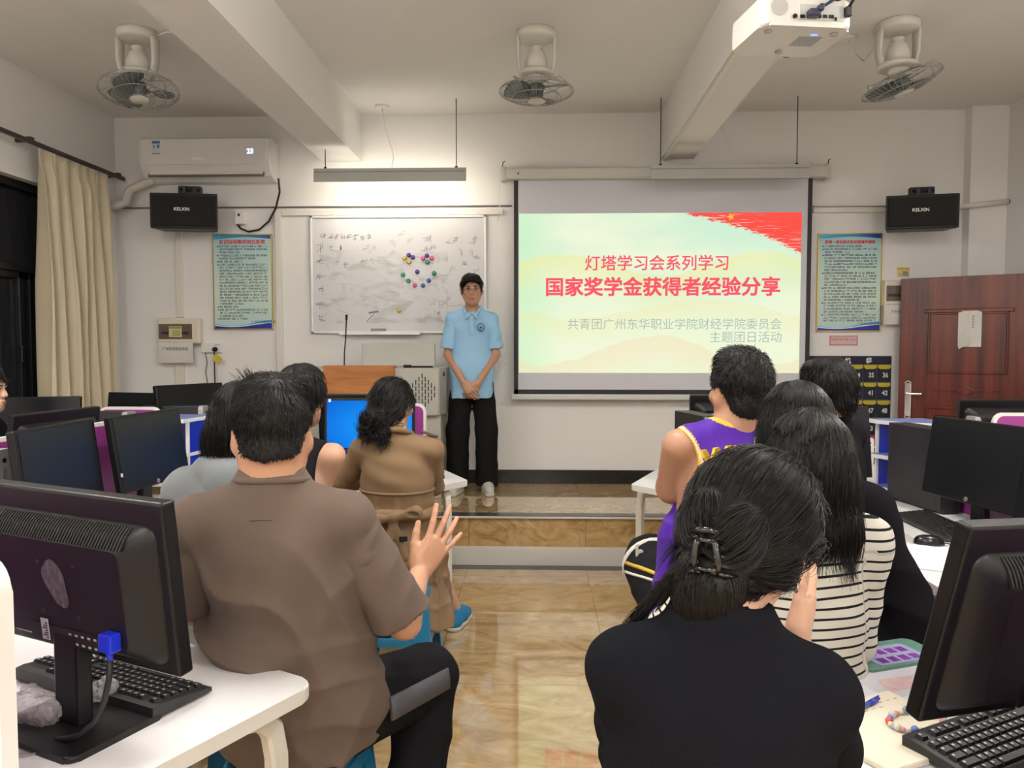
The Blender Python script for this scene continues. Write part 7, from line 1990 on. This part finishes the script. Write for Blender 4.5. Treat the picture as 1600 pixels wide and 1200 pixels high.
b = MB(); b.tube([tuple(tie + p.Rh @ A_(x_, -.03 + .05 * abs(x_) * 8 * .1, .02 + x_ * .1)) for x_ in np.linspace(-.05, .05, 8)], .005, 6); p.mb('hair_tie', b, mat('tie_dark', (.03, .03, .03), .6))
stool(-.63, yc, 0, 'plastic stool under the woman in the trench coat')

# ================================================================== boy in the purple basketball jersey
yj = 2.46
p = seated('boy in purple basketball jersey with yellow trim, seen from behind', .58, yj, .10, aty(1158, 612, yj) + A_(0, .02, -.005), aty(1150, 672, yj) + A_(0, 0, .01), .180, .48, skin=SKIN2, hyaw=.20, hpitch=.05, hscale=1.06, neck_r=.066,
           arms=dict(el=aty(1050, 762, yj + .10), wl=A_(.56, 2.78, 1.0)), knees=(aty(1012, 872, 2.86), A_(.80, 2.88, .60)), ankles=(A_(.42, 2.72, .09), A_(.80, 2.8, .09)), chest=(.165, .125), wst=(.155, .122), hip=(.175, .135), armr=(.058, .052, .032), legr=1.12, shdrop=.062)
JER = cloth('jersey_purple', (.078, .015, .33), .55, 200, .12, .05); YLW = cloth('jersey_yellow', (.68, .44, .05), .6); WHT = cloth('jersey_white', (.70, .68, .60), .6)
def jw(S):
    pel = p.J['pel']
    S.rc(pel + up * .30, pel + up * .02, .135, .150, .05, flat=(p.r, .80))
o, S, V, Q = top_cloth(p, JER, 'jersey', .016, 1.12, None, hemz=.50, chest=(.160, .128), wst=(.158, .125), hip=(.180, .14), shr=.046, neck=(.082, .078, .055), extra=jw, neckz=.052, kk=.04,
                       wob_=(folds(A_(.3, 0, 1), .12, .006, 71), crumple(7, .003, 3)))
# arm holes cut back to the shoulder blade, trims follow the cut edges
bpy.data.objects.remove(o)
S = SDF(.0045); torso(S, p.J, .016, 1.12, chest=(.160, .128), wst=(.158, .125), hip=(.180, .14), shr=.046, k=.04); jw(S); S.cut(A_(0, 0, .50), A_(0, 0, -1)); S.ell(p.nb + up * .052 + p.f * .012, A_(.080, .090, .055), p.R, .01, '-')
holes = armholes(S, p, .045, -.085, (.080, .20, .150))
S.warp(folds(A_(.3, 0, 1), .12, .006, 71)); S.warp(crumple(7, .003, 3)); V, Q = S.mesh(1)
# band materials along neck and arm openings (sewn-on trim)
def elld(P, c, r): q = (P - c) @ p.R; k0 = np.linalg.norm(q / r, axis=1); k1 = np.linalg.norm(q / (r * r), axis=1); return k0 * (k0 - 1) / k1
fc = V[Q].mean(1); mi = np.zeros(len(Q), int)
mi[elld(fc, p.nb + up * .052 + p.f * .012, A_(.080, .090, .055)) < .020] = 1
for sd, c_ in holes:
    v_ = elld(fc, c_, A_(.080, .20, .150)); lo_ = fc[:, 2] < p.J['sl'][2] - .15; v_ = np.where(lo_, 9.0, v_); mi[v_ < .017] = 1; mi[v_ < .0125] = 2; mi[v_ < .007] = 1
p.part('jersey', (V, Q), JER, True, mi, (YLW, WHT))
Jb = p.nb - p.f * .14 - up * .075
b = MB(); Mj = Matrix.Translation(Vector(p.nb - p.f * .150 - up * .040 + p.r * .012)) @ Matrix.Rotation(p.yaw, 4, 'Z')
b.box((0, 0, 0), (.022, .012, .05), 0, .003, 1, Mj); lg2 = p.mb('league_patch', b, mat('patch_white', (.7, .7, .72), .6))
b = MB(); b.prism([(-.004, -.018), (.004, -.018), (.001, 0), (.006, .012), (.0, .02), (-.005, .008)], .006, .0085, Mj @ Matrix.Rotation(PI / 2, 4, 'X')); q = p.mb('patch_figure', b, JER); q.parent = lg2
for x_, ch_ in ((-.105, 'W'), (-.040, 'E')):
    Mx_ = Matrix.Translation(Vector(p.nb - p.f * (.158 - 1.4 * x_ * x_) - up * (.098 + 1.0 * x_ * x_) + p.r * x_)) @ Matrix.Rotation(p.yaw - x_ * 1.8, 4, 'Z') @ Matrix.Rotation(-x_ * -1.2, 4, 'Y')
    o = text_mesh('jersey_letter', ch_, .088, YLW, p.t, fat=.003, depth=.007, align='CENTER', M=Mx_); o.data.transform(Matrix.Translation(-Vector(p.o)))
SHB = cloth('shorts_black', (.014, .014, .016), .8)
so = legs_cloth(p, SHB, .118, .105, .07, short=.92, name='shorts', hipr=(.18, .14, .13))
dd = nrm(p.kl - p.hl); q_ = p.hl + (p.kl - p.hl) * .92; fr_ = nrm(np.cross(dd, up)); f2 = np.cross(fr_, dd)
b = MB(); b.tube([tuple(q_ - dd * .006 + (fr_ * math.cos(2 * PI * k / 26) + f2 * math.sin(2 * PI * k / 26)) * .100) for k in range(26)], .012, 8, closed=True); p.mb('shorts_hem', b, WHT)
for i_, (s0, s1, col_, w_) in enumerate(((.35, .85, YLW, .007), (.38, .84, WHT, .005))):
    pts = []
    for s_ in np.linspace(s0, s1, 6):
        a_ = PI * (.62 + .30 * (s_ - s0) / (s1 - s0) + .10 * i_); c_ = p.hl + (p.kl - p.hl) * s_; nn = fr_ * math.cos(a_) + f2 * math.sin(a_); pts.append(tuple(c_ + nn * (.118 - .013 * s_ + .001)))
    b = MB(); b.tube(pts, w_, 6); p.mb('shorts_stripe', b, col_)
c_ = p.hl + (p.kl - p.hl) * .80; nn = nrm(-p.f * .75 + -p.r * .2 + up * .1); nn = nrm(nn - dd * (nn @ dd))
b = MB(); Mx_ = Matrix.Translation(Vector(c_ + nn * .107)) @ Matrix.Rotation(p.yaw, 4, 'Z')
b.prism([(-.012, -.03), (-.004, -.03), (-.004, -.004), (.006, .002), (.006, -.03), (.014, -.03), (.014, .008), (.004, .012), (-.004, .006), (-.004, .034), (-.012, .03)], -.004, .006, Mx_ @ Matrix.Rotation(PI / 2, 4, 'X')); p.mb('shorts_emblem', b, WHT)
for a_ in (p.al, p.ar): shoe(p, A_(a_[0], a_[1], 0), p.yaw, SHOEW, SOLE, LACE)
hair_mass(p, short_cap(p, -.060, .084, .102, .092, (.068, .074, .036)), 4200, .020, whB(p, .02, -.05, .125, .2), .0011, .45, 3, .0055, .22, seed=15, warp=(30, .002), lenf=fade(p, .25))
stool(.58, yj, .1, 'plastic stool under the boy in the purple jersey', .48)

# ================================================================== boy with short black hair by the pocket chart
p = seated('boy with straight black hair in black shirt, far right group, facing left', 1.12, 3.02, .85, aty(1291, 612, 3.02), aty(1300, 668, 3.02), .165, .45, skin=SKIN3, hyaw=.05, hpitch=-.1, hscale=.98)
top_cloth(p, cloth('tshirt_black', (.010, .010, .012)), 'tshirt', .018, 1.15, .8, (.066, .07), .52)
legs_cloth(p, TRK, .085, .066, .055)
for a_ in (p.al, p.ar): shoe(p, A_(a_[0], a_[1], 0), p.yaw, SHOEW, SOLE, LACE)
hair_mass(p, short_cap(p, -.075, .086, .106, .094, front=.035), 2200, .05, whB(p, 0, -.03, .12, .9), .0013, .12, 4, .0055, .12, seed=17, warp=(20, .003))
stool(1.12, 3.02, .8, 'plastic stool under the boy by the pocket chart')

# ================================================================== girl in the black hoodie
yg = 2.12
p = seated('long haired girl in black hooded top, behind the girl in stripes', .74, yg, -.05, aty(1243, 668, yg), A_(.725, 2.10, 1.105), .160, .45, skin=SKIN3, ears=False, hyaw=.15, hpitch=-.1, arms=dict(er=aty(1412, 985, 2.12), wr=A_(.98, 2.34, .80)), knees=(A_(1.04, 2.40, .49), A_(1.12, 2.20, .49)), ankles=(A_(1.05, 2.42, .09), A_(1.13, 2.20, .09)))
BKH = cloth('hoodie_black', (.009, .009, .011), .95, 260, .2)
def hood2(S):
    for a_ in np.linspace(-1, 1, 9): S.ell(p.nb + p.r * .095 * a_ - p.f * (.085 - .05 * a_ * a_) + up * (.0 + .02 * a_ * a_), (.042, .040, .042), None, .03)
    S.rc(p.nb - p.f * .11 - up * .03, p.nb - p.f * .12 - up * .12, .07, .04, .05, flat=(p.f, 1.4))
    S.rc(p.J['sr'] - up * .02, p.er + A_(.01, 0, .02), .072, .085, .03)
    S.rc(p.er + A_(0, 0, 0), A_(.96, 2.10, .62), .085, .07, .05)
top_cloth(p, BKH, 'hooded_top', .022, 1.18, 1.9, (.064, .064), .50, (folds(A_(.4, 0, 1), .11, .008, 81), crumple(8, .003, 7)), extra=hood2, neck=(.06, .06, .05), neckz=.055)
legs_cloth(p, TRK, .088, .068, .055)
for a_ in (p.al, p.ar): shoe(p, A_(a_[0], a_[1], 0), p.yaw, SHOEW, SOLE, LACE)
hair_mass(p, longhair(p, .17, half=.075, vol=1.0), 4200, .13, DOWN(p.head + p.Rh @ A_(.02, .0, .13), 1.2), .0011, .05, 6, .006, .08, seed=18, warp=(16, .003))
stool(.74, yg, 0, 'plastic stool under the girl in the black hooded top')

# ================================================================== girl in the striped top
ys_ = 1.80
def stripe_mat():
    m, nt, bs = _new('striped_knit'); N = nt.nodes; L = nt.links
    at = N.new('ShaderNodeAttribute'); at.attribute_name = 'stripe'
    mm = N.new('ShaderNodeMath'); mm.operation = 'FRACT'; L.new(at.outputs['Fac'], mm.inputs[0])
    lt = N.new('ShaderNodeMath'); lt.operation = 'LESS_THAN'; lt.inputs[1].default_value = .24; L.new(mm.outputs[0], lt.inputs[0])
    mx = N.new('ShaderNodeMixRGB'); mx.inputs[1].default_value = (.66, .64, .55, 1); mx.inputs[2].default_value = (.012, .012, .016, 1); L.new(lt.outputs[0], mx.inputs[0]); L.new(mx.outputs[0], bs.inputs['Base Color'])
    bs.inputs['Roughness'].default_value = .9; bs.inputs['Specular IOR Level'].default_value = .2
    return m
p = seated('girl in white top with thin black stripes, long black hair', .60, ys_, -.02, aty(1266, 725, ys_) + A_(-.01, 0, 0), A_(.605, 1.80, 1.085), .155, .44, skin=SKIN3, ears=True, hyaw=.18, hpitch=-.15, hroll=.08, arms=dict(er=aty(1330, 1000, 1.80), wr=A_(.64, 1.98, .86), wl=A_(.48, 2.02, .86)), knees=(A_(.33, 2.02, .48), A_(.47, 2.10, .48)), ankles=(A_(.33, 2.02, .09), A_(.47, 2.10, .09)))
STR = stripe_mat()
o, S, V, Q = top_cloth(p, STR, 'striped_top', .014, 1.12, 1.85, (.058, .054), .50, (folds(A_(.5, .2, 1), .10, .006, 91), crumple(8, .003, 7)))
# stripes run round the body and round each sleeve, as knitted
def seg_t(P, a, c): ba = c - a; return np.clip(((P - a) @ ba) / (ba @ ba), 0, 1), np.linalg.norm(P - a - np.clip(((P - a) @ ba) / (ba @ ba), 0, 1)[:, None] * ba, axis=1)
val = (V[:, 2]) / .0225 + .18 * wob(V, 3, 2)
for sh, e_, w_ in ((p.J['sl'], p.el, p.wl), (p.J['sr'], p.er, p.wr)):
    t1, d1 = seg_t(V, sh, e_); t2, d2 = seg_t(V, e_, w_); lat = np.abs((V - p.nb) @ p.r)
    arm = ((d1 < .080) & (lat > .128) & (t1 > .02)) | (d2 < .070); arm &= (lat > .128) | (d2 < .068)
    s_ = np.where(d1 < d2, t1 * np.linalg.norm(e_ - sh), np.linalg.norm(e_ - sh) + t2 * np.linalg.norm(w_ - e_)); val = np.where(arm, s_ / .0225 + 100, val)
at = o.data.attributes.new('stripe', 'FLOAT', 'POINT'); at.data.foreach_set('value', val.astype(np.float32))
legs_cloth(p, cloth('jeans_dark', (.03, .035, .05)), .085, .066, .055)
for a_ in (p.al, p.ar): shoe(p, A_(a_[0], a_[1], 0), p.yaw, SHOEW, SOLE, LACE)
def lh(S, g):
    longhair(p, .11, half=.066, flare=.005, sides=False)(S, g); S.rc(g(-.076, .0, .0), g(-.076, .0, -.16), .022, .014, .02); S.ell(g(.09, .012, -.018), A_(.022, .022, .030), p.Rh, .008, '-')
hair_mass(p, lh, 5200, .09, DOWN(p.head + p.Rh @ A_(.02, .0, .13), 1.1), .0010, .05, 6, .0055, .08, seed=19, warp=(16, .003))
stool(.60, ys_, 0, 'plastic stool under the girl in the striped top')

# ================================================================== girl with the claw clip, nearest on the right
yk = 1.13
hk_ = aty(1172, 818, yk + .03)
wrk = aty(1244, 1004, 1.28)
p = seated('girl in black sweater with claw clip in her black hair, nearest on the right', .262, yk, -.06, hk_ + A_(.0, .0, -.012), A_(.268, 1.10, 1.085), .132, .45, skin=SKIN3, hyaw=-.52, hpitch=-.16, hroll=.20, hscale=1.0, shdrop=.072, rollsh=-.012,
           arms=dict(wr=wrk, er=aty(1278, 1165, 1.20), wl=A_(.36, 1.38, .99), el=A_(.165, 1.20, .86)),
           handkw={1: dict(y=aty(1270, 922, 1.36) - wrk, z=A_(.80, -.35, -.2), curl=(.12, .12, .16, .2), spread=.06, thumb=.5, scale=.90, h=.0026), -1: dict(y=A_(.25, .2, .8), z=A_(-.9, .2, .1), curl=(.2, .2, .2, .2), spread=.06, scale=.9)})
BSW = cloth('sweater_black', (.0075, .008, .011), .95, 300, .2, .15)
def wide(S):
    J = p.J; pel = J['pel']
    S.rc(pel + up * .33, pel + up * .0, .108, .125, .04, flat=(p.r, .80))
top_cloth(p, BSW, 'sweater', .014, 1.1, 1.84, (.060, .062), .50, (folds(A_(.5, .2, 1), .13, .012, 95, 2.0, lambda P: np.clip((1.1 - P[:, 2]) / .2, .1, 1)), crumple(7, .003, 7)), extra=wide, neck=(.062, .062, .035), neckz=.05, kk=.03, shr=.048, chest=(.136, .104))
legs_cloth(p, TRK, .088, .068, .055)
for a_ in (p.al, p.ar): shoe(p, A_(a_[0], a_[1], 0), p.yaw, SHOEW, SOLE, LACE)
clipc = p.head + p.Rh @ A_(-.008, -.118, -.022)
def claw(S, g):
    R = p.Rh
    S.ell(g(0, -.010, .034), A_(.090, .104, .092), R, .02); S.ell(g(0, -.025, -.025), A_(.087, .082, .080), R, .03)
    S.ell(g(-.032, -.108, .022), A_(.030, .028, .036), R, .012); S.ell(g(.022, -.110, .016), A_(.034, .030, .038), R, .012)
    S.ell(g(-.004, -.100, -.075), A_(.048, .044, .052), R, .02); S.ell(g(-.012, -.085, -.115), A_(.040, .036, .036), R, .02)
    S.rc(g(-.040, -.105, -.06), g(-.070, -.095, -.105), .014, .008, .02); S.rc(g(-.070, -.095, -.105), g(-.098, -.085, -.155), .007, .003, .01)
    S.rc(g(.078, .045, .01), g(.076, .060, -.12), .020, .008, .02)
    S.limit(lambda P: (((P - p.head) @ R)[..., 1] - .050 - np.maximum(((P - p.head) @ R)[..., 2], -.03) * .7) * .8, .006)
    S.ell(g(.096, .000, -.022), A_(.024, .024, .036), R, .008, '-'); S.ell(g(.085, -.03, -.10), A_(.05, .06, .05), R, .01, '-')
def clawdir(P, N):
    q = (P - p.head) @ p.Rh
    d = gather(clipc, .10)(P, N); low = q[:, 2] < -.045
    d2 = -gather(clipc, .0)(P, N) + A_(0, 0, -.6) - N * .2; d2 /= np.linalg.norm(d2, axis=1, keepdims=True) + 1e-6
    back = low & (np.abs(q[:, 0] + .005) < .055) & (q[:, 1] < -.05); d[back] = d2[back]
    tl = (q[:, 0] < -.060) & low & (q[:, 1] < -.04); d[tl] = p.Rh @ nrm(A_(-.40, .15, -.9)); return d
S, V, ho_ = hair_mass(p, claw, 10000, .075, clawdir, .0008, .03, 7, .0042, .06, seed=21, warp=(20, .0022), lenf=lambda P: np.where(((P - p.head) @ p.Rh)[:, 2] < -.045, .5, 1.0))
tail = V[((V - p.head) @ p.Rh)[:, 0] < -.085]
tail = tail[(((tail - p.head) @ p.Rh)[:, 2] < -.10)]
if len(tail) > 10:
    st = strands(S, tail, 70, lambda P, N: np.tile(p.Rh @ nrm(A_(-.35, .2, -.9)), (len(P), 1)), .07, 8, .1, .0009, .18, seed=23); q = p.part('loose_tail', st, HAIR); q.parent = ho_
# claw clip: two curved jaws with teeth and a spring bar
Rc = p.Rh @ rotm(0, 0, -.25)
b = MB(); g = lambda x, y, z: tuple(clipc + Rc @ A_(x * .78, y - .004, z * .78 - .004))
for sd in (-1, 1):
    b.tube([g(sd * .006, -.018, .030), g(sd * .018, -.026, .012), g(sd * .022, -.024, -.015), g(sd * .018, -.018, -.040)], [.006, .0055, .005, .004], 8)
    for k in range(5):
        z_ = .026 - .015 * k; b.tube([g(sd * (.012 + .004 * math.sin(k)), -.022, z_), g(sd * .034, -.016, z_ - .004), g(sd * .044, .004, z_ - .006)], [.0035, .003, .002], 6)
b.tube([g(-.016, -.026, .020), g(.016, -.026, .020)], .004, 8); b.tube([g(-.020, -.026, -.030), g(.020, -.026, -.030)], .0035, 8); b.tube([g(-.03, -.018, .034), g(-.01, -.03, .038), g(.01, -.03, .038), g(.03, -.018, .034)], .0045, 8)
p.mb('claw_clip', b, mat('clip_black', (.010, .010, .011), .12, coat=.6))
b = MB(); ec = p.head + p.Rh @ A_(.083, -.004, -.045)
b.tube([tuple(ec + A_(.0, 0, -.008) + p.f * .009 * math.cos(2 * PI * k / 18) + up * .009 * math.sin(2 * PI * k / 18)) for k in range(18)], .0013, 6, closed=True); p.mb('hoop_earring', b, mat('earring_silver', (.8, .76, .68), .15, metal=1))
stool(.262, yk, 0, 'plastic stool under the girl with the claw clip', m=mat('stool_dark', (.03, .05, .09), .4))

# ================================================================== face at the left edge
p = seated('person at the left edge looking right, only nose and mouth in the frame', -2.905, 3.93, -PI / 2 + .15, A_(-2.955, 3.98, 1.262) + A_(.02, 0, 0), A_(-2.98, 3.95, 1.09), .155, .44, skin=SKIN3, face_=True, hyaw=-.0, hpitch=0, h=.006)
top_cloth(p, cloth('tshirt_black', (.010, .010, .012)), 'tshirt', .018, 1.15, .8, (.066, .07), .52)
legs_cloth(p, TRK, .085, .066, .055)
for a_ in (p.al, p.ar): shoe(p, A_(a_[0], a_[1], 0), p.yaw, SHOEW, SOLE, LACE)
face(p, p.head, p.Rh, 1.0)
hair_mass(p, short_cap(p, -.075, .086, .106, .094, front=.03), 900, .05, whB(p, 0, -.03, .12, .9), .0014, .12, 4, .006, .12, seed=27, warp=(20, .003))
stool(-2.905, 3.93, 0, 'plastic stool under the person at the left edge')
